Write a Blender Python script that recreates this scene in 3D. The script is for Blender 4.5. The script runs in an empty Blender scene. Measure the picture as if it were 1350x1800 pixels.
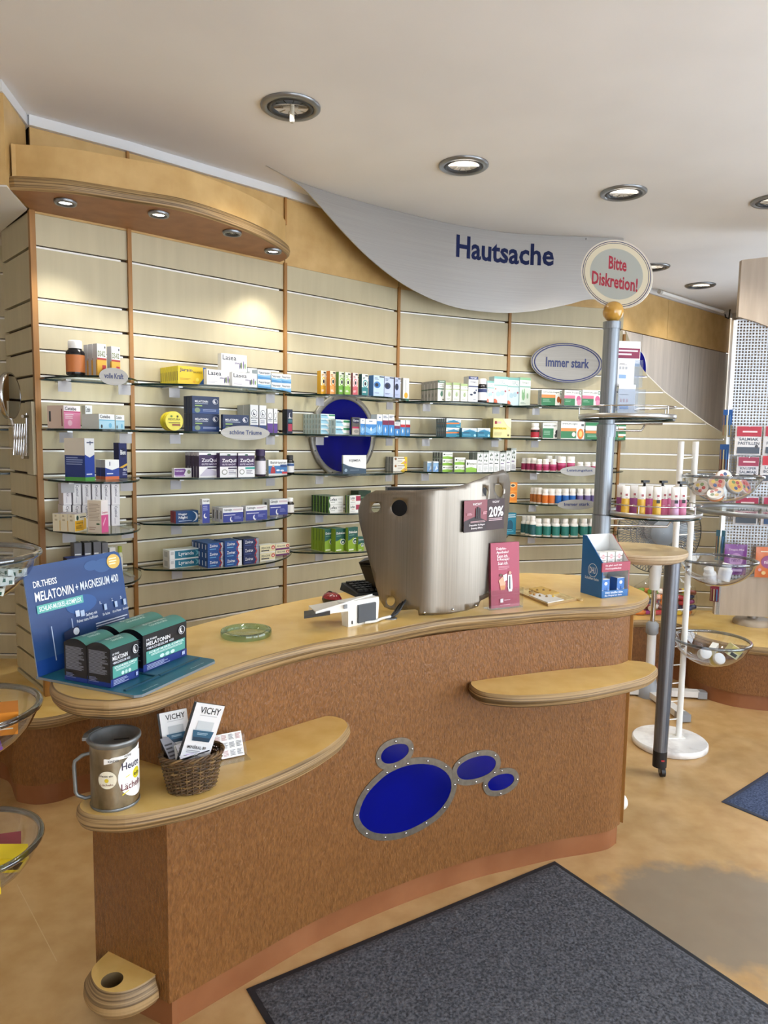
import bpy, math, random
from mathutils import Vector, Matrix
from mathutils.geometry import delaunay_2d_cdt
random.seed(7)
SC = bpy.context.scene
COL = SC.collection
PI = math.pi

# ------------------------------------------------------------------ camera
EYE = 1.5
FPX, PITCH, ROLL = 1250.0, math.radians(5.713), math.radians(.879)
_fw = Vector((0, math.cos(PITCH), -math.sin(PITCH)))
_rt0 = Vector((1, 0, 0))
_dn0 = Vector((0, -math.sin(PITCH), -math.cos(PITCH)))
_rt = math.cos(ROLL) * _rt0 - math.sin(ROLL) * _dn0
_dn = math.sin(ROLL) * _rt0 + math.cos(ROLL) * _dn0
cam = bpy.data.cameras.new('camera')
cam.sensor_width = 36.0
cam.lens = FPX / 1800 * 36
cam.clip_start = .02
camo = bpy.data.objects.new('camera', cam)
COL.objects.link(camo)
_m = Matrix((_rt, -_dn, -_fw)).transposed().to_4x4()
_m.translation = Vector((0, 0, EYE))
camo.matrix_world = _m
SC.camera = camo

# ------------------------------------------------------------------ sky and exposure
wd = bpy.data.worlds.new('World')
SC.world = wd
wd.use_nodes = True
wd.node_tree.nodes['Background'].inputs[0].default_value = (.86, .93, 1.0, 1)
wd.node_tree.nodes['Background'].inputs[1].default_value = 5.9
SC.view_settings.view_transform = 'Standard'
SC.view_settings.look = 'None'
SC.view_settings.gamma = 1.0
SC.view_settings.use_curve_mapping = False
SC.view_settings.exposure = 0.40
SC.cycles.use_denoising = True
SC.cycles.max_bounces = 6
SC.cycles.diffuse_bounces = 4
SC.cycles.glossy_bounces = 3
SC.cycles.use_adaptive_sampling = True
SC.cycles.adaptive_threshold = .03
SC.cycles.transparent_max_bounces = 16
SC.cycles.sample_clamp_indirect = 6.0
SC.cycles.caustics_reflective = False
SC.cycles.caustics_refractive = False


def ray(px, py):
    """direction from the lens through a photo pixel"""
    return (_fw + _rt * ((px - 675) / FPX) + _dn * ((py - 900) / FPX))


def W(px, py, z):
    """the point of the horizontal plane at height z that shows at this pixel"""
    r = ray(px, py)
    t = (z - EYE) / r.z
    return Vector((r.x * t, r.y * t, z))


def WY(px, py, y):
    r = ray(px, py)
    t = y / r.y
    return Vector((r.x * t, y, EYE + r.z * t))


def PJ(p):
    d = Vector(p) - Vector((0, 0, EYE))
    f = d.dot(_fw)
    return 675 + FPX * d.dot(_rt) / f, 900 + FPX * d.dot(_dn) / f


# ------------------------------------------------------------------ materials
def lin(h):
    if not isinstance(h, str):
        return tuple(h) + ((1,) if len(h) == 3 else ())
    v = [int(h[i:i + 2], 16) / 255 for i in (0, 2, 4)]
    return tuple(((c + .055) / 1.055) ** 2.4 if c > .04045 else c / 12.92 for c in v) + (1,)


_MC = {}


def M(h, rough=.5, metal=0, spec=.5, emit=0):
    key = (h, rough, metal, spec, emit)
    if key in _MC:
        return _MC[key]
    m = bpy.data.materials.new('paint_%s' % (h if isinstance(h, str) else 'c'))
    m.use_nodes = True
    b = m.node_tree.nodes['Principled BSDF']
    b.inputs['Base Color'].default_value = lin(h)
    b.inputs['Roughness'].default_value = rough
    b.inputs['Metallic'].default_value = metal
    b.inputs['Specular IOR Level'].default_value = spec
    if emit:
        b.inputs['Emission Color'].default_value = lin(h)
        b.inputs['Emission Strength'].default_value = emit
    _MC[key] = m
    return m


def noise_mat(name, c1, c2, scale=(1, 1, 1), nscale=8, detail=4, rough=.5, metal=0, bump=0, bscale=None, lo=.35, hi=.65, spec=.5, pos=False, coat=0):
    m = bpy.data.materials.new(name)
    m.use_nodes = True
    nt = m.node_tree
    b = nt.nodes['Principled BSDF']
    tc = nt.nodes.new('ShaderNodeNewGeometry' if pos else 'ShaderNodeTexCoord')
    CO = 'Position' if pos else 'Object'
    mp = nt.nodes.new('ShaderNodeMapping')
    mp.inputs['Scale'].default_value = scale
    no = nt.nodes.new('ShaderNodeTexNoise')
    no.inputs['Scale'].default_value = nscale
    no.inputs['Detail'].default_value = detail
    cr = nt.nodes.new('ShaderNodeValToRGB')
    cr.color_ramp.elements[0].position = lo
    cr.color_ramp.elements[0].color = lin(c1)
    cr.color_ramp.elements[1].position = hi
    cr.color_ramp.elements[1].color = lin(c2)
    L = nt.links.new
    L(tc.outputs[CO], mp.inputs['Vector'])
    L(mp.outputs[0], no.inputs['Vector'])
    L(no.outputs['Fac'], cr.inputs[0])
    L(cr.outputs[0], b.inputs['Base Color'])
    b.inputs['Roughness'].default_value = rough
    b.inputs['Metallic'].default_value = metal
    b.inputs['Specular IOR Level'].default_value = spec
    b.inputs['Coat Weight'].default_value = coat
    if bump:
        n2 = no
        if bscale:
            mp2 = nt.nodes.new('ShaderNodeMapping')
            mp2.inputs['Scale'].default_value = bscale
            n2 = nt.nodes.new('ShaderNodeTexNoise')
            n2.inputs['Scale'].default_value = 1
            n2.inputs['Detail'].default_value = 2
            L(tc.outputs[CO], mp2.inputs['Vector'])
            L(mp2.outputs[0], n2.inputs['Vector'])
        bp = nt.nodes.new('ShaderNodeBump')
        bp.inputs['Strength'].default_value = bump
        bp.inputs['Distance'].default_value = .004
        L(n2.outputs['Fac'], bp.inputs['Height'])
        L(bp.outputs[0], b.inputs['Normal'])
    return m


def clear_mat(name, tint, gloss=.5, rough=.02, ior=1.45):
    """thin clear glass or acrylic: sees through, mirrors more at grazing angles"""
    m = bpy.data.materials.new(name)
    m.use_nodes = True
    nt = m.node_tree
    nt.nodes.remove(nt.nodes['Principled BSDF'])
    out = nt.nodes['Material Output']
    tr = nt.nodes.new('ShaderNodeBsdfTransparent')
    tr.inputs[0].default_value = tuple(tint) + (1,)
    gl = nt.nodes.new('ShaderNodeBsdfGlossy')
    gl.inputs['Roughness'].default_value = rough
    fr = nt.nodes.new('ShaderNodeLayerWeight')
    fr.inputs['Blend'].default_value = .5
    pw = nt.nodes.new('ShaderNodeMath')
    pw.operation = 'POWER'
    pw.inputs[1].default_value = 4.0
    ml = nt.nodes.new('ShaderNodeMath')
    ml.operation = 'MULTIPLY_ADD'
    ml.use_clamp = True
    ml.inputs[1].default_value = .7 * gloss
    ml.inputs[2].default_value = .045 * gloss
    mx = nt.nodes.new('ShaderNodeMixShader')
    L = nt.links.new
    L(fr.outputs['Facing'], pw.inputs[0])
    L(pw.outputs[0], ml.inputs[0])
    L(ml.outputs[0], mx.inputs[0])
    L(tr.outputs[0], mx.inputs[1])
    L(gl.outputs[0], mx.inputs[2])
    L(mx.outputs[0], out.inputs['Surface'])
    return m


MAPLE = noise_mat('maple_laminate', 'b8ad8f', 'c3b899', (26, 26, 2.0), 1, 4, .42, lo=.25, hi=.75, pos=True)
MAPLE_G = noise_mat('grey_maple_board', 'aea59c', 'c2b8ae', (24, 24, 2), 1, 5, .45, lo=.3, hi=.7, pos=True)
FASCIA = noise_mat('honey_linoleum', 'bb965c', 'd0ad74', (1, 1, 1), 9, 6, .38, lo=.3, hi=.72)
TOPLINO = noise_mat('yellow_linoleum', 'dfb562', 'ecc97e', (1, 1, 1), 14, 6, .28, lo=.3, hi=.72, coat=.15)
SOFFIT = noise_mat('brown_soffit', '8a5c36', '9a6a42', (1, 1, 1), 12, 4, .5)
POSTW = noise_mat('beech_post', '8a5f2c', 'a9783d', (40, 40, 2), 1, 4, .45)
PLY = noise_mat('plywood_edge', '5f482a', 'a98b60', (2.5, 2.5, 260), 1, 3, .5, lo=.36, hi=.6, bump=.25)
LEATHER = noise_mat('embossed_brown_laminate', '6e451e', '8d5e31', (150, 150, 55), 1, 3, .42, bump=.9, bscale=(230, 230, 85), lo=.3, hi=.7)
PLINTH = noise_mat('reddish_plinth', '865230', '945f3c', (1, 1, 1), 7, 4, .45)
STEEL = noise_mat('brushed_steel', '867e74', '9a9287', (400, 400, 2), 1, 2, .36, metal=.9, lo=.2, hi=.8)
SHEET = noise_mat('satin_aluminium_sheet', 'a19e9b', 'aca9a6', (2, 2, 300), 1, 2, .42, metal=.72, lo=.2, hi=.8)
PLATE = noise_mat('dull_metal_plate', '7d7468', '8a8276', (1, 1, 1), 60, 2, .45, metal=.75)
ALU = M('c9c9c8', .3, .9)
CHROME = M('cfcfd2', .14, 1)
DARKMETAL = M('5d6068', .3, .85)
WHITEP = M('eceae4', .45)
GLASS = clear_mat('shelf_glass', (.88, .95, .92), .9)
GLASSEDGE = M('0b211c', .2, 0, .35)
SIGNM = noise_mat('light_brushed_plate', '858079', '96918a', (2, 2, 260), 1, 2, .4, metal=.55, lo=.2, hi=.8)
ACRYL = clear_mat('clear_acrylic', (.96, .97, .98), 1.0)
BOWLM = clear_mat('clear_bowl_plastic', (.90, .92, .94), 2.4, .04)
BOWLRIM = clear_mat('bowl_rim_plastic', (.50, .54, .60), 4.0, .06)
CEILM = noise_mat('painted_ceiling', 'e2e0df', 'e8e6e5', (1, 1, 1), 2, 2, .75)
BLACK = M('15161a', .4)


# ------------------------------------------------------------------ mesh building
class MB:
    def __init__(s):
        s.v, s.f, s.mi, s.sm, s.mats = [], [], [], [], []

    def m(s, mat):
        if mat not in s.mats:
            s.mats.append(mat)
        return s.mats.index(mat)

    def add(s, vs, fs, mat, smooth=False):
        o = len(s.v)
        k = s.m(mat)
        s.v += [tuple(p) for p in vs]
        for f in fs:
            s.f.append([i + o for i in f])
            s.mi.append(k)
            s.sm.append(smooth)
        return s

    def box(s, c, d, mat, rz=0, R=None):
        x, y, z = d[0] / 2, d[1] / 2, d[2] / 2
        vs = [Vector((a, b, e)) for e in (-z, z) for a, b in ((-x, -y), (x, -y), (x, y), (-x, y))]
        if R is None:
            R = Matrix.Rotation(rz, 3, 'Z')
        c = Vector(c)
        vs = [c + R @ p for p in vs]
        return s.add(vs, [(3, 2, 1, 0), (4, 5, 6, 7), (0, 1, 5, 4), (1, 2, 6, 5), (2, 3, 7, 6), (3, 0, 4, 7)], mat)

    def hexa(s, p, mat):
        """eight corners, bottom loop then top loop"""
        return s.add(p, [(3, 2, 1, 0), (4, 5, 6, 7), (0, 1, 5, 4), (1, 2, 6, 5), (2, 3, 7, 6), (3, 0, 4, 7)], mat)

    def prism(s, poly, z0, z1, mat, mtop=None, smooth=False):
        n = len(poly)
        vs = [(p[0], p[1], z0) for p in poly] + [(p[0], p[1], z1) for p in poly]
        s.add(vs, [(i, (i + 1) % n, n + (i + 1) % n, n + i) for i in range(n)], mat, smooth)
        s.add([(p[0], p[1], z0) for p in poly], [tuple(range(n))[::-1]], mat)
        s.add([(p[0], p[1], z1) for p in poly], [tuple(range(n))], mtop or mat)
        return s

    def loft(s, rings, mat, cap0=None, cap1=None, smooth=True, closed=True):
        n = len(rings[0])
        vs = [p for r in rings for p in r]
        fs = []
        for j in range(len(rings) - 1):
            for i in range(n if closed else n - 1):
                k = (i + 1) % n
                fs.append((j * n + i, j * n + k, (j + 1) * n + k, (j + 1) * n + i))
        s.add(vs, fs, mat, smooth)
        if cap0:
            s.add(rings[0], [tuple(range(n))[::-1]], cap0)
        if cap1:
            s.add(rings[-1], [tuple(range(n))], cap1)
        return s

    def lathe(s, prof, c, mat, n=24, cap0=True, cap1=True, sx=1, sy=1, smooth=True):
        c = Vector(c)
        rings = [[c + Vector((r * sx * math.cos(2 * PI * i / n), r * sy * math.sin(2 * PI * i / n), z)) for i in range(n)] for r, z in prof]
        return s.loft(rings, mat, mat if cap0 else None, mat if cap1 else None, smooth)

    def tube(s, path, r, mat, n=8, closed=False, cap=True):
        path = [Vector(p) for p in path]
        N = len(path)
        rings = []
        up = None
        for i, p in enumerate(path):
            if closed:
                t = path[(i + 1) % N] - path[i - 1]
            else:
                t = path[min(i + 1, N - 1)] - path[max(i - 1, 0)]
            t = t.normalized()
            if up is None:
                up = Vector((0, 0, 1)) if abs(t.z) < .9 else Vector((1, 0, 0))
            a = t.cross(up)
            if a.length < 1e-5:
                a = t.cross(Vector((1, 0, 0)))
            a.normalize()
            b = a.cross(t).normalized()
            up = b
            rr = r[i] if isinstance(r, (list, tuple)) else r
            rings.append([p + a * (rr * math.cos(2 * PI * k / n)) + b * (rr * math.sin(2 * PI * k / n)) for k in range(n)])
        if closed:
            rings.append(rings[0])
        c = mat if (cap and not closed) else None
        return s.loft(rings, mat, c, c)

    def ball(s, c, r, mat, n=14, m=8, sc=(1, 1, 1)):
        pr = [(max(1e-4, r * math.sin(PI * j / m)), -r * math.cos(PI * j / m)) for j in range(m + 1)]
        c = Vector(c)
        rings = [[c + Vector((q * sc[0] * math.cos(2 * PI * i / n), q * sc[1] * math.sin(2 * PI * i / n), z * sc[2])) for i in range(n)] for q, z in pr]
        return s.loft(rings, mat)

    def poly(s, pts, mat):
        return s.add(pts, [tuple(range(len(pts)))], mat)

    def text(s, txt, p0, ux, uy, w, h, mat):
        """flat lettering filling a w x h field that starts at p0"""
        vs, fs = text2d(txt)
        if not vs:
            return s
        p0, ux, uy = Vector(p0), Vector(ux), Vector(uy)
        return s.add([p0 + ux * (x * w) + uy * (y * h) for x, y in vs], fs, mat)

    def mesh(s, name):
        me = bpy.data.meshes.new(name)
        me.from_pydata([tuple(p) for p in s.v], [], s.f)
        for a in s.mats:
            me.materials.append(a)
        me.polygons.foreach_set('material_index', s.mi)
        me.polygons.foreach_set('use_smooth', s.sm)
        me.update()
        return me

    def build(s, name, parent=None, loc=None, rz=0):
        return obj(name, s.mesh(name), parent, loc, rz)


def obj(name, me, parent=None, loc=None, rz=0):
    o = bpy.data.objects.new(name, me)
    COL.objects.link(o)
    if parent is not None:
        o.parent = parent
    if loc is not None:
        o.location = loc
    if rz:
        o.rotation_euler = (0, 0, rz)
    return o


def tag(o, label=None, cat=None, group=None, kind=None):
    if label:
        o['label'] = label
    if cat:
        o['category'] = cat
    if group:
        o['group'] = group
    if kind:
        o['kind'] = kind
    return o


def thing(name, label, cat, loc=(0, 0, 0), rz=0, group=None):
    o = bpy.data.objects.new(name, None)
    COL.objects.link(o)
    o.location = loc
    o.rotation_euler = (0, 0, rz)
    o.empty_display_size = .05
    return tag(o, label, cat, group)


def smooth_by_angle(o, ang=40):
    pass


_TC = {}
BOLD = ('Hautsache', 'Bitte', 'Diskretion!', 'Immer stark', 'Leistungslust', 'schöne Träume', 'volle Kraft', '20%', 'DulcoLax', 'Bion')


def text2d(txt):
    if txt in _TC:
        return _TC[txt]
    cu = bpy.data.curves.new('t', 'FONT')
    cu.body = txt
    cu.size = 1
    cu.resolution_u = 2
    cu.offset = .026 if txt in BOLD else .013
    o = bpy.data.objects.new('t', cu)
    me = bpy.data.meshes.new_from_object(o)
    vs = [(v.co.x, v.co.y) for v in me.vertices]
    fs = [tuple(p.vertices) for p in me.polygons]
    bpy.data.objects.remove(o)
    bpy.data.curves.remove(cu)
    bpy.data.meshes.remove(me)
    if vs:
        x0, x1 = min(v[0] for v in vs), max(v[0] for v in vs)
        y0, y1 = min(v[1] for v in vs), max(v[1] for v in vs)
        vs = [((x - x0) / (x1 - x0), (y - y0) / (y1 - y0)) for x, y in vs]
    _TC[txt] = (vs, fs)
    return _TC[txt]


def spline(pts, n=8, closed=False):
    """Catmull-Rom through the points"""
    P = [Vector(p) for p in pts]
    N = len(P)
    out = []
    for i in range(N if closed else N - 1):
        if closed:
            a, b, c, d = P[i - 1], P[i], P[(i + 1) % N], P[(i + 2) % N]
        else:
            b, c = P[i], P[i + 1]
            a = P[i - 1] if i else b * 2 - c
            d = P[i + 2] if i + 2 < N else c * 2 - b
        for k in range(n):
            t = k / n
            out.append(.5 * ((2 * b) + (c - a) * t + (2 * a - 5 * b + 4 * c - d) * t * t + (3 * b - a - 3 * c + d) * t ** 3))
    if not closed:
        out.append(P[-1])
    return out


def area2(poly):
    return .5 * sum(poly[i - 1][0] * poly[i][1] - poly[i][0] * poly[i - 1][1] for i in range(len(poly)))


def ccw(poly):
    poly = [Vector((p[0], p[1])) for p in poly]
    return poly if area2(poly) > 0 else poly[::-1]


def offset(poly, d):
    """grow (d>0) or shrink a ccw polygon"""
    n = len(poly)
    out = []
    for i in range(n):
        t = (poly[(i + 1) % n] - poly[i - 1])
        if t.length < 1e-9:
            out.append(poly[i].copy())
            continue
        t.normalize()
        out.append(poly[i] + Vector((t.y, -t.x)) * d)
    return out


def inside(p, poly):
    c = False
    for i in range(len(poly)):
        a, b = poly[i - 1], poly[i]
        if (a[1] > p[1]) != (b[1] > p[1]) and p[0] < (b[0] - a[0]) * (p[1] - a[1]) / (b[1] - a[1]) + a[0]:
            c = not c
    return c


def cdt(outline, holes=(), step=None):
    """2-D triangles of an outline with holes"""
    loops = [list(outline)] + [list(h) for h in holes]
    vs, es = [], []
    for lp in loops:
        o = len(vs)
        vs += [Vector((p[0], p[1])) for p in lp]
        es += [(o + i, o + (i + 1) % len(lp)) for i in range(len(lp))]
    if step:
        xs, ys = [p[0] for p in outline], [p[1] for p in outline]
        x = min(xs) + step / 2
        while x < max(xs):
            y = min(ys) + step / 2
            while y < max(ys):
                if inside((x, y), outline):
                    vs.append(Vector((x, y)))
                y += step
            x += step
    ov, oe, of, _, _, _ = delaunay_2d_cdt(vs, es, [], 0, 1e-5)
    keep = []
    for f in of:
        c = sum((ov[i] for i in f), Vector((0, 0))) / len(f)
        if inside(c, outline) and not any(inside(c, h) for h in holes):
            keep.append(tuple(f))
    return [tuple(p) for p in ov], keep


def ellipse(cx, cy, rx, ry, n=28, rot=0):
    c, s = math.cos(rot), math.sin(rot)
    return [Vector((cx + rx * math.cos(a) * c - ry * math.sin(a) * s, cy + rx * math.cos(a) * s + ry * math.sin(a) * c)) for a in (2 * PI * i / n for i in range(n))]

# ================================================================== the room
CEIL, BENCH = 2.775, .375
PT = [Vector(p) for p in ((-1.451, 2.994), (-1.144, 3.238), (-.535, 3.8), (.067, 4.348), (.789, 4.681), (1.602, 4.9))]
GP = .104


def GZ(k):
    return EYE - .0615 + GP * k


class Bay:
    """one straight run of the wall: s along it, d out of it, z up"""
    def __init__(b, a, c):
        b.a = Vector((a[0], a[1]))
        v = Vector((c[0], c[1])) - b.a
        b.L = v.length
        b.T = v.normalized()
        b.N = Vector((b.T.y, -b.T.x))
        b.rz = math.atan2(b.T.y, b.T.x)

    def p(b, s, d, z):
        q = b.a + b.T * s + b.N * d
        return Vector((q.x, q.y, z))

    def hit(b, px, py, d):
        """(s, z) of the pixel on the plane d in front of the wall"""
        r = ray(px, py)
        o = b.a + b.N * d
        t = o.dot(b.N) / Vector((r.x, r.y)).dot(b.N)
        q = Vector((r.x * t, r.y * t))
        return (q - o).dot(b.T), EYE + r.z * t


BAYS = [Bay(PT[i], PT[i + 1]) for i in range(5)]
RET0 = Vector((-1.745, 3.314))
RET = Bay(RET0, PT[0])
FARL = Bay((-3.0, 3.52), (-1.66, 3.50))
P6 = Vector((2.36, 4.77))
BAY6 = Bay(PT[5], P6)
FAR = Bay((1.45, 5.348), (3.335, 7.058))

fl = MB()
fl.box((.2, 2.2, -.05), (6.6, 9.8, .1), None)
# mottled honey-coloured linoleum with one grey oval patch, ragged by noise
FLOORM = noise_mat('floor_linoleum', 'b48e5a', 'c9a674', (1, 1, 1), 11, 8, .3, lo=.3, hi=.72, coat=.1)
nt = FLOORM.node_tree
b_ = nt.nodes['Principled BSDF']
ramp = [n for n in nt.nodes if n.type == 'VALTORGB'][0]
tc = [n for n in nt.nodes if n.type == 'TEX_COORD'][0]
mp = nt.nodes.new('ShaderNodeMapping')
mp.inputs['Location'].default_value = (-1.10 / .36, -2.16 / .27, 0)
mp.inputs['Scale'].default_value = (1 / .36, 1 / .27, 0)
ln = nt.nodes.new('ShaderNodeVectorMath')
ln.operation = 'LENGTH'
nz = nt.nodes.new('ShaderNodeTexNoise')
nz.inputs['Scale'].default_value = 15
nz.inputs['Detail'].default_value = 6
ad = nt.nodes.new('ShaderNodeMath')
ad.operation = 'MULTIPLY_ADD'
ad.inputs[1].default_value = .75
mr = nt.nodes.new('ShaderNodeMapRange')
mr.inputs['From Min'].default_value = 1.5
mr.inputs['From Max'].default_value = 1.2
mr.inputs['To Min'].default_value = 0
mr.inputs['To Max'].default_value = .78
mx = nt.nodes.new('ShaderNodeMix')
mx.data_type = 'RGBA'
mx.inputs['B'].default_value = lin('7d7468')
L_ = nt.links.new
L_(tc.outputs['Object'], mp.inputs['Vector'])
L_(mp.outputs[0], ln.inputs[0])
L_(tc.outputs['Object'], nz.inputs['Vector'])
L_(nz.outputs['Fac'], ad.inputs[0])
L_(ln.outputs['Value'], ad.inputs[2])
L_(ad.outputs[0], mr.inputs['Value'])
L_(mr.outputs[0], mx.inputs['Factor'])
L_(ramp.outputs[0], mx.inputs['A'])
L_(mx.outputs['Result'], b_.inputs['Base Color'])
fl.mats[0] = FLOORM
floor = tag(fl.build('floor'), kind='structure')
a, c = W(30, 1555, 0), W(100, 1690, 0)
t_ = (c - a).normalized()
n_ = Vector((t_.y, -t_.x, 0)) * .0012
z_ = Vector((0, 0, .0004))
MB().poly([a - n_ + z_, c - n_ + z_, c + n_ + z_, a + n_ + z_], M('cbb083', .4)).build('weld_seam', floor)

ce = MB()
ce.box((.2, 2.2, CEIL + .05), (6.6, 9.8, .1), CEILM)
ceiling = tag(ce.build('ceiling'), kind='structure')

# outer shell with the shop windows the daylight comes through (right side and behind the viewer)
WALLP = noise_mat('plaster_wall', 'cbbfae', 'd5cabb', (1, 1, 1), 3, 3, .7)
wr = MB()
for y0, y1, z0, z1 in ((-2.5, 7.1, 0, .35), (-2.5, 7.1, 2.62, CEIL), (-2.5, -1.9, .35, 2.62), (.1, .5, .35, 2.62), (2.9, 4.4, .35, 2.62), (5.9, 7.1, .35, 2.62), (4.4, 5.9, .35, 1.1), (4.4, 5.9, 2.3, 2.62)):
    wr.box((3.42, (y0 + y1) / 2, (z0 + z1) / 2), (.16, y1 - y0, z1 - z0), WALLP)
wall_right = tag(wr.build('wall_right'), kind='structure')
wf = MB()
for x0, x1, z0, z1 in ((-3.1, 3.5, 0, .12), (-3.1, 3.5, 2.6, CEIL), (-3.1, -2.5, .12, 2.6), (-2.5, .5, .12, 2.6), (3.0, 3.5, .12, 2.6)):
    wf.box(((x0 + x1) / 2, -2.55, (z0 + z1) / 2), (x1 - x0, .16, z1 - z0), WALLP)
wall_front = tag(wf.build('wall_front'), kind='structure')
FRAME = M('55585c', .4, .6)


def shop_window(name, p0, p1, z0, z1):
    p0, p1 = Vector(p0), Vector(p1)
    b = Bay(p0, p1)
    o = MB()
    for s0, s1, a0, a1 in ((0, b.L, z0, z0 + .06), (0, b.L, z1 - .06, z1), (0, .06, z0, z1), (b.L - .06, b.L, z0, z1), (b.L / 2 - .03, b.L / 2 + .03, z0, z1)):
        c = b.p((s0 + s1) / 2, 0, (a0 + a1) / 2)
        o.box(c, (s1 - s0, .07, a1 - a0), FRAME, b.rz)
    w = tag(o.build(name), kind='structure')
    for h in (0, 1):
        s0, s1 = (.06, b.L / 2 - .03) if h == 0 else (b.L / 2 + .03, b.L - .06)
        MB().box(b.p((s0 + s1) / 2, 0, (z0 + z1) / 2), (s1 - s0, .008, z1 - z0 - .12), ACRYL, b.rz).build('pane', w)


shop_window('window_1', (3.42, 2.9), (3.42, .5), .35, 2.62)
shop_window('window_5', (3.42, 5.9), (3.42, 4.4), 1.1, 2.3)
shop_window('window_2', (3.42, .1), (3.42, -1.9), .35, 2.62)
shop_window('window_3', (3.0, -2.55), (.5, -2.55), .12, 2.6)
wl = MB()
wl.box((-3.06, .5, CEIL / 2), (.12, 6.2, CEIL), WALLP)
tag(wl.build('wall_left'), kind='structure')

# ---------------------------------------------------------------- slat wall
DARKW = M('3a2a1a', .7)
RAIL = M('e8e6e1', .3, .35)
TOPSLAT = 2.40
CROWN = 2.735
wb = MB()
pl = [RET0] + PT + [Vector((1.45, 5.348))]
bk = []
for i, p in enumerate(pl):
    t = (pl[min(i + 1, len(pl) - 1)] - pl[max(i - 1, 0)]).normalized()
    bk.append(p - Vector((t.y, -t.x)) * .022)
for i in range(len(bk) - 1):
    q, r = bk[i], bk[i + 1]
    n = Vector((r.y - q.y, -(r.x - q.x))).normalized() * .06
    top = CEIL
    wb.hexa([(q.x, q.y, 0), (r.x, r.y, 0), (r.x - n.x, r.y - n.y, 0), (q.x - n.x, q.y - n.y, 0),
             (q.x, q.y, top), (r.x, r.y, top), (r.x - n.x, r.y - n.y, top), (q.x - n.x, q.y - n.y, top)], DARKW)
wall_back = tag(wb.build('wall_back'), kind='structure')
KS = list(range(-10, 7)) + [8]
_SL = {}


def plank_mesh(key, L, h, th, mat, name):
    k = (key, round(L, 3), round(h, 3), th)
    if k not in _SL:
        _SL[k] = MB().box((L / 2, th / 2, h / 2), (L, th, h), mat).mesh(name)
    return _SL[k]


def slats(b, parent, s0, s1, zt, ks=KS, rails=True, z0=BENCH):
    edges = [z0 - .006] + [GZ(k) for k in ks] + [zt + .006]
    for i in range(len(edges) - 1):
        a, c = edges[i] + .006, edges[i + 1] - .006
        if c - a < .01:
            continue
        obj('slat', plank_mesh('s', s1 - s0, c - a, .018, MAPLE, 'slat'), parent, b.p(s0, 0, a), b.rz)
    if rails:
        for k in ks:
            obj('rail', plank_mesh('r', s1 - s0 - .028, .007, .012, RAIL, 'rail'), parent, b.p(s0, .0015, GZ(k) - .0068), b.rz)


for i, b in enumerate(BAYS):
    slats(b, wall_back, .009, b.L - .009, TOPSLAT)
    MB().box((b.L / 2, .009, (CROWN - TOPSLAT) / 2), (b.L - .006, .018, CROWN - TOPSLAT - .002), FASCIA).build('fascia_panel', wall_back, b.p(0, 0, TOPSLAT), b.rz)
    MB().box((b.L / 2, .006, (CEIL - CROWN) / 2), (b.L + .003, .026, CEIL - CROWN), M('d9d8d8', .5)).build('crown_strip', wall_back, b.p(0, .012, CROWN), b.rz)
for i, p in enumerate(PT):
    bb = BAYS[min(i, 4)]
    top = 2.41 if i < 5 else 2.24
    w_ = .022 if i == 0 else .017
    MB().box((0, .004, (top - BENCH) / 2), (w_, .03, top - BENCH), POSTW).build('post', wall_back, (p.x, p.y, BENCH), bb.rz if i not in (1, 2, 3, 4) else (BAYS[i - 1].rz + BAYS[i].rz) / 2)
    if i in (1, 2):
        MB().box((0, .004, (CROWN - 2.6) / 2), (.012, .03, CROWN - 2.6), POSTW).build('joint_strip', wall_back, (p.x, p.y, 2.6), bb.rz)

# return panel at the left end, and the wall beyond it
wret = MB()
wret.box((RET.L / 2, .03, 1.2), (RET.L, .02, 2.4), DARKW)
wall_return = tag(wret.build('wall_return', None, RET.p(0, 0, 0), RET.rz), kind='structure')


def slats_local(b, parent, s0, s1, zt, ks):
    edges = [BENCH - .006] + [GZ(k) for k in ks] + [zt + .006]
    for i in range(len(edges) - 1):
        a, c = edges[i] + .006, edges[i + 1] - .006
        obj('slat', plank_mesh('s', s1 - s0, c - a, .018, MAPLE, 'slat'), parent, (s0, 0, a))


slats_local(RET, wall_return, 0, RET.L - .012, 2.412, KS)
wfl = MB()
wfl.box((FARL.L / 2, .05, CEIL / 2), (FARL.L, .06, CEIL), WALLP)
wall_far_left = tag(wfl.build('wall_corner', None, FARL.p(0, 0, 0), FARL.rz), kind='structure')
slats_local(FARL, wall_far_left, .0, FARL.L, 2.40, KS)
for k in KS:
    obj('rail', plank_mesh('r', FARL.L - .03, .007, .012, RAIL, 'rail'), wall_far_left, (0, -.0015, GZ(k) - .0068))

# low partition right of the last post: slats under a swept edge
S6 = [(0.0, 2.235), (.13, 2.0), (.28, 1.855), (.42, 1.75), (.56, 1.65), (.66, 1.585), (.77, 1.53)]


def sweep_s(z):
    for (a, za), (c, zc) in zip(S6, S6[1:]):
        if zc <= z <= za:
            return a + (c - a) * (za - z) / (za - zc)
    return 0 if z > S6[0][1] else S6[-1][0]


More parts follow.
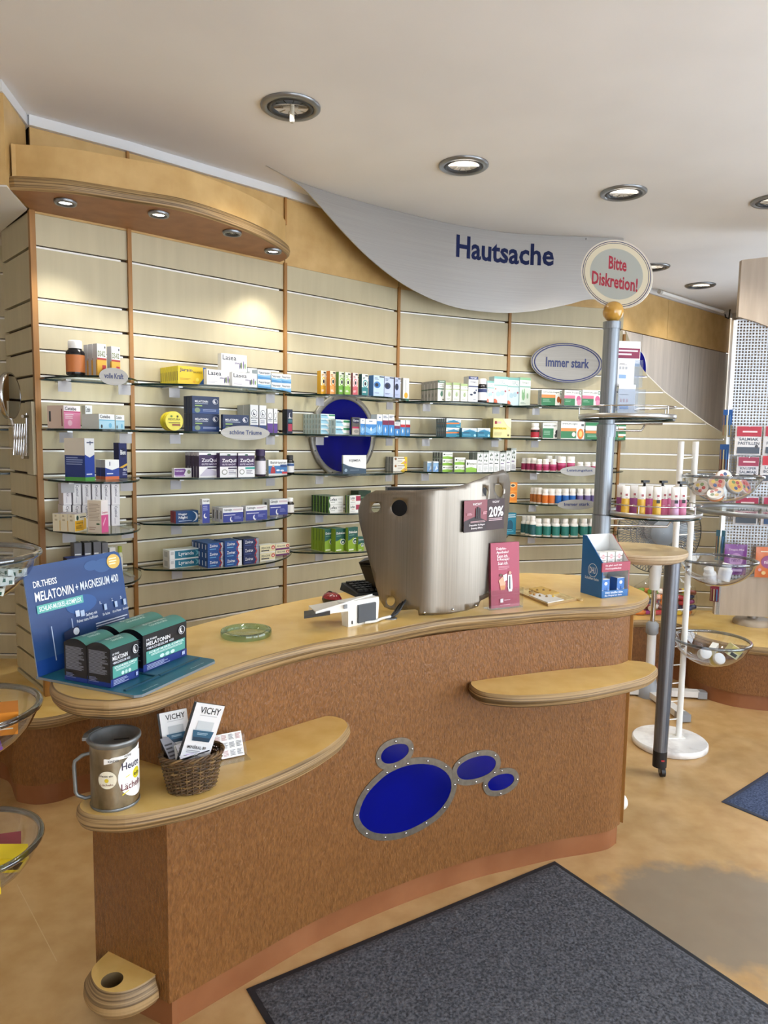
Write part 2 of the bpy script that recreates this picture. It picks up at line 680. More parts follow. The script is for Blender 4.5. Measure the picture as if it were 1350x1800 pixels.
pb = MB()
pb.box((BAY6.L / 2, .03, .6), (BAY6.L, .02, 1.2), DARKW)
wall_partition = tag(pb.build('wall_partition', None, BAY6.p(0, 0, 0), BAY6.rz), kind='structure')
edges = [BENCH - .006] + [GZ(k) for k in KS]
for i in range(len(edges) - 1):
    z0, z1 = edges[i] + .006, edges[i + 1] - .006
    if z0 > 2.2:
        break
    e0, e1 = sweep_s(z0), sweep_s(min(z1, 2.23))
    q = [(.009, 0, z0), (e0, 0, z0), (e0, .018, z0), (.009, .018, z0), (.009, 0, z1), (max(e1, .012), 0, z1), (max(e1, .012), .018, z1), (.009, .018, z1)]
    MB().hexa([Vector(p) for p in q], MAPLE).build('slat', wall_partition)
for k in KS:
    if GZ(k) < 2.2:
        MB().box((sweep_s(GZ(k)) / 2, .0045, GZ(k) - .003), (sweep_s(GZ(k)) - .02, .012, .007), RAIL).build('rail', wall_partition)
MB().tube([(s, .006, z) for s, z in S6], .006, WHITEP, 6).build('edge_trim', wall_partition)

# far wall behind the partition: grey boards, honey fascia, white strip
fw = MB()
fw.box((FAR.L / 2, .06, CEIL / 2), (FAR.L, .08, CEIL), DARKW)
wall_far = tag(fw.build('wall_far', None, FAR.p(0, 0, 0), FAR.rz), kind='structure')
for s0, s1 in ((0, .86), (.86, 1.72), (1.72, FAR.L)):
    MB().box(((s0 + s1) / 2, .01, 1.2), (s1 - s0 - .006, .02, 2.39), MAPLE_G).build('board', wall_far)
for s0, s1 in ((0, 1.28), (1.28, FAR.L)):
    MB().box(((s0 + s1) / 2, .01, (2.40 + CROWN) / 2), (s1 - s0 - .005, .02, CROWN - 2.405), FASCIA).build('fascia_panel', wall_far)
MB().box((FAR.L / 2, .0, (CEIL + CROWN) / 2), (FAR.L, .03, CEIL - CROWN), M('d9d8d8', .5)).build('crown_strip', wall_far)

# left bulkhead over the side aisle
q = [Vector((-1.405, 2.715)), Vector((-1.462, 2.99)), RET0 - Vector((.02, -.02)), Vector((-3.0, 3.3)), Vector((-3.0, 2.63))]
bh = MB()
bh.prism(ccw(q), 2.415, CROWN, FASCIA)
bulkhead = tag(bh.build('trim_1'), kind='structure')
MB().prism(offset(ccw(q), -.004), 2.409, 2.4145, M('e4e2de', .6)).build('soffit_board', bulkhead)
MB().prism(offset(ccw(q), .012), CROWN, CEIL, M('d9d8d8', .5)).build('crown_strip', bulkhead)

# ---------------------------------------------------------------- curved canopy with downlights
cv = [W(x, y, 2.41) for x, y in ((19, 334), (75, 337), (132, 342), (224, 356), (320, 372), (400, 396), (460, 420), (492, 439), (504, 450), (500, 457))]
front = spline([(p.x, p.y) for p in cv], 6)
out = ccw([Vector((p[0], p[1])) for p in front] + [BAYS[1].a + BAYS[1].T * (BAYS[1].L - .03), PT[1].copy(), PT[0].copy()])
canopy = thing('canopy', 'curved honey-coloured canopy with plywood rim above the left shelves', 'canopy', (0, 0, 0))
rings = []
for dz, of in ((0, 0), (.008, .012), (.026, .016), (.042, .012), (.05, .004)):
    rings.append([Vector((p.x, p.y, 2.41 + dz)) for p in offset(out, of)])
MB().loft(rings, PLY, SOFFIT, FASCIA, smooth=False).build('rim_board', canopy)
ins = offset(out, -.006)
MB().prism(ins, 2.46, 2.577, FASCIA).build('fascia_band', canopy)


def lamp(name, px, py, zc, r, label, cat, grp, on, spot, tilt=(0, 0), parent=None, stick=False, energy=30, size=math.radians(75), col=(1, .93, .82), zoff=0):
    """recessed gimbal downlight with its own light"""
    p = W(px, py, zc)
    t = thing(name, label, cat, p, 0, grp)
    RING = M('8d8f92', .35, .8)
    RIN = M('4a4c50', .4, .7)
    MB().lathe([(r, 0), (r, -.006), (r * .93, -.012), (r * .8, -.012), (r * .78, -.002), (r * .78, 0)], (0, 0, 0), RING, 32, False, False).build('trim_ring', t)
    MB().lathe([(r * .76, -.001), (r * .74, -.011), (r * .66, -.011), (r * .62, -.003), (r * .6, .0)], (0, 0, 0), RIN, 32, False, False).build('gimbal_ring', t)
    refl = M('e8e4da', .12, .9) if not on else M('fff6e8', .3, 0, .5, on)
    rb = MB()
    rb.lathe([(r * .62, -.004), (r * .5, -.0045), (r * .3, -.004), (.002, -.0035)], (0, 0, 0), refl, 24, False, True)
    ro = rb.build('reflector', t)
    ro.rotation_euler = (tilt[0], tilt[1], 0)
    if not on or on < 3:
        fb = MB()
        for k in range(10):
            a = 2 * PI * k / 10
            fb.box((r * .4 * math.cos(a), r * .4 * math.sin(a), -.006), (r * .3, .002, .003), M('9a968e', .2, .9), a)
        tag(fb.build('reflector_facets', t), kind='stuff')
    if stick:
        MB().lathe([(.0085, 0), (.0085, -.055), (.007, -.06), (.001, -.06)], (.006, 0, 0), M('c9c2b0', .25), 12).build('bulb', t)
    if spot:
        ld = bpy.data.lights.new('downlight', 'SPOT')
        ld.energy = energy
        ld.spot_size = size
        ld.spot_blend = .6
        ld.color = col
        ld.shadow_soft_size = r * .5
        lo = bpy.data.objects.new('light_source', ld)
        COL.objects.link(lo)
        lo.parent = t
        lo.location = (0, 0, -.03 - zoff)
        lo.rotation_euler = (tilt[0], tilt[1], 0)
    return t


for n, (px, py, on) in enumerate(((115, 354, 1), (279, 375, 1), (408, 408, 0), (480, 440, 1))):
    lamp('canopy_spotlight', px, py, 2.4085, .042, ('small lit spotlight at the left end of the canopy', 'small lit spotlight second from left in the canopy', 'unlit spotlight third from left in the canopy', 'small lit spotlight at the right tip of the canopy')[n],
         'spotlight', 'spotlights in the canopy', 9 if on else 0, on, energy=11, size=math.radians(95), col=(1, .97, .9))
for n, (px, py, on, lb) in enumerate(((511, 187, 0, 'ceiling downlight with a protruding bulb nearest the canopy'), (815, 290, 2.2, 'ceiling downlight above the silver wave sign'), (1096, 338, 2.2, 'ceiling downlight above the round discretion sign'),
                                      (1148, 469, .6, 'dark ceiling downlight half hidden by the discretion sign'), (1231, 501, 2.0, 'ceiling downlight farthest back near the tube lamp'), (1362, 352, .6, 'ceiling downlight cut off by the right photo edge'))):
    lamp('ceiling_downlight', px, py, CEIL, .115, lb, 'downlight', 'recessed ceiling downlights', on, True, tilt=(math.radians(14), 0), stick=(n == 0), energy=(22, 34, 34, 20, 8, 20)[n], size=math.radians(110))

# tube lamp under the ceiling at the far wall
a, c = WY(1160, 513, 5.95), WY(1273, 549, 6.75)
tl = thing('tube_lamp', 'white tube lamp batten under the ceiling at the far right', 'tube lamp', a)
d = c - a
MB().tube([(0, 0, 0), d], .014, M('eeeeec', .4), 10).build('batten', tl)
MB().tube([Vector((0, 0, 0)) - d * .012, d * .02], .017, M('b8b6b2', .5), 10).build('end_cap', tl)
MB().tube([d * .98, d * 1.012], .017, M('b8b6b2', .5), 10).build('end_cap', tl)
MB().tube([d * 1.01, d * 1.03 + Vector((0, 0, -.04)), d * 1.05 + Vector((.02, 0, -.05)), d * 1.1 + Vector((0, 0, .05))], .006, BLACK, 6).build('cable', tl)

# ---------------------------------------------------------------- silver wave sheet with its lettering
top = [W(x, y, CEIL - .002) for x, y in ((467, 291), (520, 318), (600, 345), (700, 372), (800, 395), (900, 410), (1000, 415), (1062, 418))]
top.append(top[-1] + (top[-1] - top[-2]) * .55)
path = spline([(p.x, p.y) for p in top], 10)


class Path:
    """a vertical ruled surface over a plan curve: s along it, z up"""
    def __init__(c, pts):
        c.p = [Vector((q[0], q[1])) for q in pts]
        c.s = [0]
        for i in range(1, len(c.p)):
            c.s.append(c.s[-1] + (c.p[i] - c.p[i - 1]).length)
        c.L = c.s[-1]

    def at(c, s, off=0):
        s = max(-.2, min(c.L + .2, s))
        i = 0
        while i < len(c.p) - 2 and c.s[i + 1] < s:
            i += 1
        t = (c.p[i + 1] - c.p[i]).normalized()
        q = c.p[i] + t * (s - c.s[i])
        return q + Vector((t.y, -t.x)) * off

    def pt(c, s, z, off=0):
        q = c.at(s, off)
        return Vector((q.x, q.y, z))

    def tan(c, s):
        return (c.at(s + .01) - c.at(s - .01)).normalized()

    def hit(c, px, py):
        r = ray(px, py)
        best = None
        for i in range(len(c.p) - 1):
            a, e = c.p[i], c.p[i + 1] - c.p[i]
            den = r.x * e.y - r.y * e.x
            if abs(den) < 1e-9:
                continue
            t = (a.x * e.y - a.y * e.x) / den
            u = (a.x * r.y - a.y * r.x) / den
            lo = -.4 if i == 0 else -1e-6
            hi = 1.4 if i == len(c.p) - 2 else 1 + 1e-6
            if lo <= u <= hi and t > 0 and (best is None or t < best[0]):
                best = (t, c.s[i] + u * e.length)
        if best is None:
            raise ValueError((px, py))
        return best[1], EYE + r.z * best[0]


WV = Path(path)
low = [WV.hit(x, y) for x, y in ((500, 309), (530, 329), (560, 360), (600, 405), (650, 455), (700, 494), (750, 522), (800, 540), (850, 548), (900, 550), (950, 545), (1000, 535), (1030, 527))]
low.append((WV.L - .06, 2.42))
low.append((WV.L, 2.55))
lowc = spline(low, 5)
wave = thing('wave_sign', 'large silver wave-shaped sheet sign hanging from the ceiling', 'sign', (0, 0, 0))
r0, r1 = [], []
for s, z in [(0, CEIL - .004)] + [tuple(q) for q in lowc]:
    z = min(z, CEIL - .004)
    r0.append((s, z))
me = MB()
for off, flip in ((.003, 0), (-.003, 1)):
    vs, fs = [], []
    for s, z in r0:
        vs += [WV.pt(s, z, off), WV.pt(s, CEIL - .002, off)]
    for i in range(len(r0) - 1):
        f = (2 * i, 2 * i + 2, 2 * i + 3, 2 * i + 1)
        fs.append(f[::-1] if flip else f)
    me.add(vs, fs, SHEET, True)
n = len(r0)
me.loft([[WV.pt(s, z, -.003) for s, z in r0], [WV.pt(s, z, .003) for s, z in r0]], ALU, closed=False, smooth=False)
me.build('sheet', wave)


def curved_text(c, txt, s0, z0, w, h, mat, off, n_mb=None):
    mb = n_mb or MB()
    vs, fs = text2d(txt)
    return mb.add([c.pt(s0 + x * w, z0 + y * h, off) for x, y in vs], fs, mat)


s0, z0 = WV.hit(801, 449)
s1, z1 = WV.hit(973, 468)
_, zt = WV.hit(801, 412)
curved_text(WV, 'Hautsache', s0, z0 - .01, s1 - s0, zt - z0 + .01, M('0f1b48', .5, 0, .2), .0045).build('lettering', wave)
for px, py in ((644, 351), (832, 396), (1030, 420)):
    s, z = WV.hit(px, py)
    MB().ball(WV.pt(s, z, .004), .006, M('8f8f8f', .3, .9), 8, 5).build('screw', wave)

# ---------------------------------------------------------------- blue porthole on the wall and on the far wall
BLUE = M('0b148c', .08, 0, .9)
BLUEM = noise_mat('deep_blue_glass', '050a5e', '080e74', (1, 1, 1), 3, 2, .12, spec=.25)


def porthole(b, px, py, r, label, parent_loc=None):
    s, z = b.hit(px, py, .01)
    t = thing('wall_porthole', label, 'porthole', b.p(s, .002, z), b.rz)
    ring = MB()
    n = 48
    prof = ((r, 0), (r, -.012), (r - .004, -.016), (r - .03, -.016), (r - .034, -.01))
    ring.loft([[Vector((q * math.cos(2 * PI * i / n), y, q * math.sin(2 * PI * i / n))) for i in range(n)] for q, y in prof], SIGNM)
    ring.build('ring', t)
    MB().poly([Vector(((r - .03) * math.cos(-2 * PI * i / n), -.011, (r - .03) * math.sin(-2 * PI * i / n))) for i in range(n)][::-1], BLUEM).build('blue_glass', t)
    for k in range(8):
        a = 2 * PI * (k + .5) / 8
        MB().ball(((r - .016) * math.cos(a), -.017, (r - .016) * math.sin(a)), .005, DARKMETAL, 8, 5).build('screw', t)
    return t


porthole(BAYS[2], 604, 766, .238, 'large round blue porthole with steel ring behind the shelves')
s, z = FAR.hit(1119, 647, .0)
t = thing('blue_wall_disc', 'blue disc on the grey boards of the far wall', 'wall decoration', FAR.p(s, .002, z), FAR.rz)
MB().poly([Vector((.14 * math.cos(-2 * PI * i / 40), -.006, .14 * math.sin(-2 * PI * i / 40))) for i in range(40)][::-1], BLUEM).build('disc', t)
MB().tube([Vector((.142 * math.cos(2 * PI * i / 40), -.003, .142 * math.sin(2 * PI * i / 40))) for i in range(40)], .005, ALU, 6, True).build('ring', t)

# ================================================================== wall bench
bf = spline([(-1.78, 3.02), (-1.66, 2.973), (-1.604, 2.928), (-1.527, 2.818), (-1.487, 2.777), (-1.398, 2.757), (-1.317, 2.787), (-1.225, 2.871), (-.9, 3.03), (-.28, 3.55), (.29, 4.05), (.91, 4.33), (1.61, 4.51), (1.86, 4.48)], 6)
bf2 = spline([(1.905, 4.40), (1.895, 4.253), (1.92, 4.118), (1.994, 4.013), (2.081, 3.955), (2.25, 3.91), (2.6, 3.9), (3.3, 3.95)], 6)
bp = [Vector((-2.98, 3.05))] + bf + bf2 + [Vector(q) for q in ((3.3, 4.9), (2.36, 4.765), (1.602, 4.895), (.789, 4.676), (.067, 4.343), (-.535, 3.795), (-1.144, 3.233), (-1.451, 2.989), (-1.74, 3.31), (-1.66, 3.49), (-2.98, 3.51))]
bp = ccw(bp)
bench = thing('display_bench', 'long low wooden bench with curved front below the slat wall', 'bench', (0, 0, 0))
MB().prism(offset(bp, -.012), 0, .085, PLINTH).build('plinth', bench)
MB().prism(bp, .085, BENCH - .05, LEATHER).build('front_panel', bench)
prof = ((-.05, .006), (-.045, .018), (-.03, .026), (-.012, .026), (-.003, .02), (0, .014))
MB().loft([[Vector((p.x, p.y, BENCH + dz)) for p in offset(bp, of)] for dz, of in prof], PLY, PLY, TOPLINO, smooth=False).build('bench_top', bench)

# ================================================================== service counter
CT = .935
fr = spline([(-.522, 1.661), (-.376, 1.801), (-.176, 1.988), (.06, 2.155), (.302, 2.294), (.489, 2.374), (.64, 2.432), (.78, 2.474), (.855, 2.503), (.905, 2.548)], 8)
FC = Path(fr)
A_ = Vector((-.522, 1.661))
B_ = Vector((-.757, 1.785))
body = ccw(list(fr) + [Vector(q) for q in ((.925, 2.62), (.80, 2.93), (.55, 2.90), (-.17, 2.47), (-.38, 2.24), (-.55, 2.02))] + [B_])
counter = thing('service_counter', 'curved brown service counter with blue portholes in its front', 'counter', (0, 0, 0))
MB().prism(offset(body, -.009), 0, .078, PLINTH).build('plinth', counter)
MB().prism(body, .078, .885, LEATHER).build('body_panel', counter)
e0 = Vector((.905, 2.548))
MB().box((.912, 2.562, .48), (.008, .02, .80), POSTW, math.radians(60)).build('edge_strip', counter)


def slab(name, outline, zt, parent, prof, mtop=TOPLINO):
    return MB().loft([[Vector((p.x, p.y, zt + dz)) for p in offset(outline, of)] for dz, of in prof], PLY, PLY, mtop, smooth=False).build(name, parent)


EDGE = ((-.05, -.016), (-.043, -.004), (-.032, .004), (-.018, .008), (-.006, .006), (0, 0))
# worktop
ct = [(93, 1200), (99, 1212), (114.5, 1220.4), (137, 1227), (170, 1229.5), (203, 1230), (262, 1221), (350, 1190), (450, 1157), (550, 1131), (650, 1113), (733, 1096), (800, 1085.5), (900, 1077), (949, 1072), (1015, 1068), (1075, 1065.5), (1112, 1060.5), (1130, 1054.5), (1138, 1047), (1132, 1040), (1116, 1033), (1098, 1026), (1060, 1018), (1015, 1011), (949, 1008), (902, 1008), (740, 1021), (605, 1041), (550, 1051), (499, 1061), (450, 1072), (350, 1098), (220, 1136), (120, 1172), (98, 1187)]
co = ccw(spline([tuple(W(x, y, CT))[:2] for x, y in ct], 4, True))
worktop = slab('countertop', co, CT, None, EDGE)
tag(worktop, 'long curved yellow countertop with plywood edge on the service counter', 'countertop')
# cable grommet of the worktop
g = W(686, 1087, CT)
MB().lathe([(.022, 0), (.022, .002), (.016, .0025), (.001, .001)], g, M('8c8c8c', .35, .7), 20).build('cable_grommet', worktop)

# two bag shelves
ls = [(557, 1259), (584, 1259), (602, 1264), (610, 1272), (609, 1280), (593, 1299), (560, 1322), (515.5, 1345.6), (460, 1369), (404, 1389), (342, 1409), (275.5, 1424), (220, 1433), (175.5, 1433), (153, 1429), (142, 1421), (141, 1413), (149, 1404), (164, 1393)]
lo = [W(x, y, .70) for x, y in ls]
lo = spline([(p.x, p.y) for p in lo], 4) + [Vector((-.70, 1.72)), Vector((-.53, 1.72)), Vector((-.36, 1.88))]
slab('bag_shelf', ccw(lo), .70, counter, ((-.045, -.012), (-.036, .002), (-.02, .008), (-.006, .006), (0, 0)))
rs = [(829, 1197), (829, 1204), (844, 1214.4), (869, 1219.5), (913, 1222), (973, 1219.5), (1032, 1213), (1091, 1201), (1130, 1191), (1149, 1180), (1153, 1173), (1147, 1168.5), (1130, 1163), (1106, 1161)]
ro = [W(x, y, .71) for x, y in rs]
ro = spline([(p.x, p.y) for p in ro], 4) + [Vector((.88, 2.66)), Vector((.6, 2.50)), Vector((.35, 2.38))]
slab('bag_shelf', ccw(ro), .71, counter, ((-.045, -.012), (-.036, .002), (-.02, .008), (-.006, .006), (0, 0)))

# cane holder low on the end panel: half-round block with a hole
ft = [(275.5, 1712), (253, 1728), (227, 1740), (200, 1744), (180, 1740), (167, 1729), (160.4, 1711), (167, 1695.5), (192, 1671)]
f2 = ccw(spline([tuple(W(x, y, .14))[:2] for x, y in ft], 4))
ha, hb = W(177, 1728, .14), W(217, 1717, .14)
hc = (ha + hb) / 2
hr = (hb - ha).length / 2
hole = ellipse(hc.x, hc.y, hr, hr, 24)
mb = MB()
for z, of, flip in ((.14, 0, 0),):
    vs, fs = cdt(f2, [hole])
    mb.add([(x, y, z) for x, y in vs], fs, TOPLINO)
pr = ((.064, -.012), (.074, .008), (.092, .02), (.112, .018), (.13, .006), (.14, 0))
# the flat side stays on the end panel: only the round side swells
fd = (Vector((ft and 1, 0)))
ea, eb = f2[0], f2[-1]
rgs = []
for z, of in pr:
    q = offset(f2, of)
    qq = []
    tn = (B_ - A_).normalized()
    nn = Vector((-tn.y, tn.x)) if Vector((-tn.y, tn.x)).y < 0 else Vector((tn.y, -tn.x))
    for p in q:
        dd = (p - A_).dot(nn)
        if dd < .002:
            p = p + nn * (.002 - dd)
        qq.append(Vector((p.x, p.y, z)))
    rgs.append(qq)
mb.loft(rgs, PLY, PLY, None, smooth=False)
mb.loft([[Vector((p.x, p.y, .064)) for p in hole], [Vector((p.x, p.y, .14)) for p in hole]][::-1], M('6d5a3c', .6))
mb.add([(p.x, p.y, .068) for p in hole], [tuple(range(24))], M('b8955a', .6))
mb.build('cane_holder', counter)

# metal plates with blue windows, riveted to the front
plate = MB()
PXO, PSC = (560, 1240), 3.375
els = [[(238, 640), (262, 565), (300, 505), (350, 452), (400, 410), (450, 382), (500, 362), (560, 348), (620, 345), (675, 352), (720, 370), (757, 398), (780, 435), (786, 485), (770, 540), (740, 590), (695, 640), (640, 680), (580, 714), (520, 740), (460, 755), (400, 760), (350, 757), (305, 743), (265, 712), (245, 680)],
       [(367, 300), (378, 272), (400, 250), (433, 234), (470, 226), (503, 227), (525, 238), (533, 260), (527, 283), (505, 308), (478, 326), (450, 338), (420, 344), (395, 342), (374, 328)],
       [(817, 392), (826, 364), (850, 340), (883, 320), (920, 306), (962, 297), (1000, 296), (1030, 306), (1048, 328), (1047, 356), (1030, 382), (1000, 406), (962, 423), (920, 435), (880, 439), (850, 436), (826, 420)],
       [(1000, 470), (1008, 447), (1030, 426), (1060, 411), (1090, 404), (1122, 402), (1148, 410), (1158, 430), (1152, 453), (1130, 476), (1100, 493), (1070, 502), (1040, 504), (1015, 498)]]
pw = MB()
gl = []
for j, e in enumerate(els):
    q = ccw(spline([FC.hit(PXO[0] + x / PSC, PXO[1] + y / PSC) for x, y in e], 2, True))
    o = offset(q, .0195 if j != 0 else .0215)
    n = len(q)
    of = .0026 + .0003 * j
    pw.loft([[FC.pt(p.x, p.y, 0) for p in o], [FC.pt(p.x, p.y, of) for p in o], [FC.pt(p.x, p.y, of) for p in q], [FC.pt(p.x, p.y, .001) for p in q]], PLATE, smooth=False)
    gl.append(q)
po = pw.build('porthole_plate', counter)
tag(po, 'dull metal plate with blue glass ovals')
for q in gl:
    vs, fs = cdt(q, (), .03)
    MB().add([FC.pt(x, y, .0015) for x, y in vs], fs, BLUEM).build('blue_glass', po)
for x, y in ((453, 210), (550, 255), (349, 314), (449, 358), (524, 341), (643, 326), (750, 360), (400, 396), (286, 497), (222, 648), (280, 756), (390, 779), (513, 754), (633, 694), (742, 601), (803, 467), (824, 440), (828, 338), (937, 281), (1043, 292), (1039, 395), (929, 450), (1082, 384), (1174, 435), (1075, 519), (984, 473)):
    s, z = FC.hit(PXO[0] + x / PSC, PXO[1] + y / PSC)
    p = FC.pt(s, z, .004)
    MB().ball((0, 0, 0), .0042, CHROME, 8, 5).build('rivet', po, p)

# white round fitting and a scrap of paper seen past the counter ends
t = thing('wall_fitting', 'white round plastic fitting low behind the right end of the counter', 'fitting', (.925, 2.635, .12))
MB().lathe([(.03, 0), (.03, .02), (.024, .028), (.002, .03)], (0, 0, 0), WHITEP, 20).build('cap', t).rotation_euler = (0, math.radians(90), .3)
t = thing('paper_bundle', 'bundle of folded papers hanging behind the left counter end', 'papers', (-.752, 1.86, .33))
for k in range(5):
    MB().box((-.006 + .004 * k, .004 * k, .004 * k), (.05, .0015, .07), M('e4e2ea', .7), .5 + .15 * k).build('sheet', t)

# ================================================================== mats
def mat_slab(name, corners, label, h, c1, c2, rubber):
    q = ccw([Vector((p.x, p.y)) for p in corners])
    cx = sum(q, Vector((0, 0))) / 4
    t = thing(name, label, 'floor mat', (cx.x, cx.y, 0))
    l = [p - cx for p in q]
    MB().loft([[Vector((p.x, p.y, .0005)) for p in l], [Vector((p.x, p.y, .003)) for p in l], [Vector((p.x * .99, p.y * .99, .004)) for p in l]], rubber, rubber, rubber, smooth=False).build('rubber_border', t)
    f = noise_mat(name + '_pile', c1, c2, (1, 1, 1), 130, 3, .9, bump=1.0, bscale=(120, 120, 120), lo=.35, hi=.65, spec=.15)
    n = 56
    P = [p * (1 - .024 / max(.3, p.length)) for p in l]
    vs, fs = [], []
    for i in range(n + 1):
        for j in range(n + 1):
            u, v = i / n, j / n
            p = (P[0] * (1 - u) + P[1] * u) * (1 - v) + (P[3] * (1 - u) + P[2] * u) * v
            e = 0 if i in (0, n) or j in (0, n) else h + random.uniform(-.0006, .0006)
            vs.append((p.x, p.y, .0045 + e))
    for i in range(n):
        for j in range(n):
            a = i * (n + 1) + j
            fs.append((a, a + n + 1, a + n + 2, a + 1))
    tag(MB().add(vs, fs, f, True).build('pile', t), kind='stuff')
    return t


ma, mc = W(975, 1515, 0), W(1342, 1762, 0)
mbk = W(433, 1740, 0)
md = ma + (mc - ma) * 1.6
me_ = mbk + (mc - ma) * 1.6
mat_slab('entrance_mat', (ma, md, me_, mbk), 'large charcoal floor mat in front of the counter', .006, '3e3f44', '65666c', M('1c1d22', .7))
c0, c1, c2 = W(1268, 1410, 0), W(1350, 1358, 0), W(1350, 1444, 0)
u1, u2 = (c1 - c0), (c2 - c0)
mat_slab('blue_mat', (c0, c0 + u1 * 2.6, c0 + u1 * 2.6 + u2 * 6, c0 + u2 * 6), 'dark blue floor mat at the right photo edge', .005, '36405a', '5a6682', M('2c3346', .6))

# ================================================================== glass shelves
DMAX = [.36, .29, .30, .30, .29]
BAYN = ['left bay', 'canopy bay', 'porthole bay', 'till bay', 'oval-sign bay']
SHN = {3: 'top shelf', 1: 'second shelf', -1: 'middle shelf', -3: 'fourth shelf', -5: 'bottom shelf'}


def shelf_z(k):
    return GZ(k) - .013


def dfront(i, s):
    L = BAYS[i].L
    u = min(1, max(0, s / L))
    return .07 + (DMAX[i] - .07) * (1 - abs(2 * u - 1) ** 2.4)


CLIP = M('aeacb0', .4)
for i, b in enumerate(BAYS):
    for k in (3, 1, -1, -3, -5):
        z = shelf_z(k)
        n = 26
        s0, s1 = .008, b.L - .006
        pts = [(s0, -.001), ] + [(s0 + (s1 - s0) * j / n, -dfront(i, (s0 + (s1 - s0) * j / n))) for j in range(n + 1)] + [(s1, -.001)]
        pts = ccw(pts)
        t = thing('glass_shelf', 'curved glass shelf, %s of the %s' % (SHN[k], BAYN[i]), 'shelf', b.p(0, 0, z - .008), b.rz, 'glass shelves on the slat wall')
        mb = MB()
        mb.loft([[Vector((p.x, p.y, 0)) for p in pts], [Vector((p.x, p.y, .008)) for p in pts]], GLASSEDGE, None, None, smooth=False)
        mb.add([(p.x, p.y, .008) for p in pts], [tuple(range(len(pts)))], GLASS)
        mb.build('pane', t)
        for q in ((.18, .8) if i else (.2, .82)):
            x = q * b.L
            br = MB()
            br.box((x, -.09, -.004), (.02, .17, .006), M('c4c3c2', .35, .6))
            br.box((x, -.115, -.028), (.052, .003, .042), CLIP)
            br.build('bracket', t)


# ================================================================== cartons
def print_on(mb, els, o, ux, uy, w, h, out):
    """flat print: fields, ovals, lettering in 0..1 of the face"""
    o, ux, uy, out = Vector(o), Vector(ux), Vector(uy), Vector(out)
    for k, e in enumerate(els):
        lift = out * (.00025 * (k + 1))
        if e[0] == 'r':
            _, a, c, d, f, col = e
            mb.poly([o + ux * (u * w) + uy * (v * h) + lift for u, v in ((a, c), (d, c), (d, f), (a, f))], M(col))
        elif e[0] == 'e':
            _, cx, cy, rx, ry, col = e
            mb.poly([o + ux * ((cx + rx * math.cos(2 * PI * j / 18)) * w) + uy * ((cy + ry * math.sin(2 * PI * j / 18)) * h) + lift for j in range(18)], M(col))
        elif e[0] == 'p':
            _, pp, col = e
            mb.poly([o + ux * (u * w) + uy * (v * h) + lift for u, v in pp], M(col))
        elif e[0] == 't':
            _, txt, a, c, d, f, col = e
            mb.text(txt, o + ux * (a * w) + uy * (c * h) + lift, ux, uy, (d - a) * w, (f - c) * h, M(col))
        elif e[0] == 'v':          # lettering that runs downwards
            _, txt, a, c, d, f, col = e
            mb.text(txt, o + ux * (a * w) + uy * (f * h) + lift, -uy, ux, (f - c) * h, (d - a) * w, M(col))
        elif e[0] == 'l':          # lines of small print
            _, a, c, d, f, nl, col = e
            for j in range(nl):
                v0 = f - (f - c) * (j + .1) / nl
                v1 = f - (f - c) * (j + .55) / nl
                dd = d - (d - a) * random.choice((0, .05, .15, .3))
                mb.poly([o + ux * (u * w) + uy * (v * h) + lift for u, v in ((a, v1), (dd, v1), (dd, v0), (a, v0))], M(col))


def carton_mesh(w, dep, h, des):
    mb = MB()
    c = des.get('c', 'eeeeee')
    sd = des.get('s', c)
    tp = des.get('t', c)
    x, y = w / 2, dep / 2
    v = [Vector(p) for p in ((-x, -y, 0), (x, -y, 0), (x, y, 0), (-x, y, 0), (-x, -y, h), (x, -y, h), (x, y, h), (-x, y, h))]
    mb.add(v, [(0, 1, 5, 4)], M(c))
    mb.add(v, [(1, 2, 6, 5), (2, 3, 7, 6), (3, 0, 4, 7)], M(sd))
    mb.add(v, [(4, 5, 6, 7), (3, 2, 1, 0)], M(tp))
    print_on(mb, des.get('F', []), v[0], (1, 0, 0), (0, 0, 1), w, h, (0, -1, 0))
    print_on(mb, des.get('L', []), v[3], (0, -1, 0), (0, 0, 1), dep, h, (-1, 0, 0))
    print_on(mb, des.get('T', []), v[4], (1, 0, 0), (0, 1, 0), w, dep, (0, 0, 1))
    return mb.mesh('carton')


def solve(fn, target, lo, hi):
    inc = fn(hi) > fn(lo)
    for _ in range(40):
        m = (lo + hi) / 2
        if (fn(m) < target) == inc:
            lo = m
        else:
            hi = m
    return (lo + hi) / 2


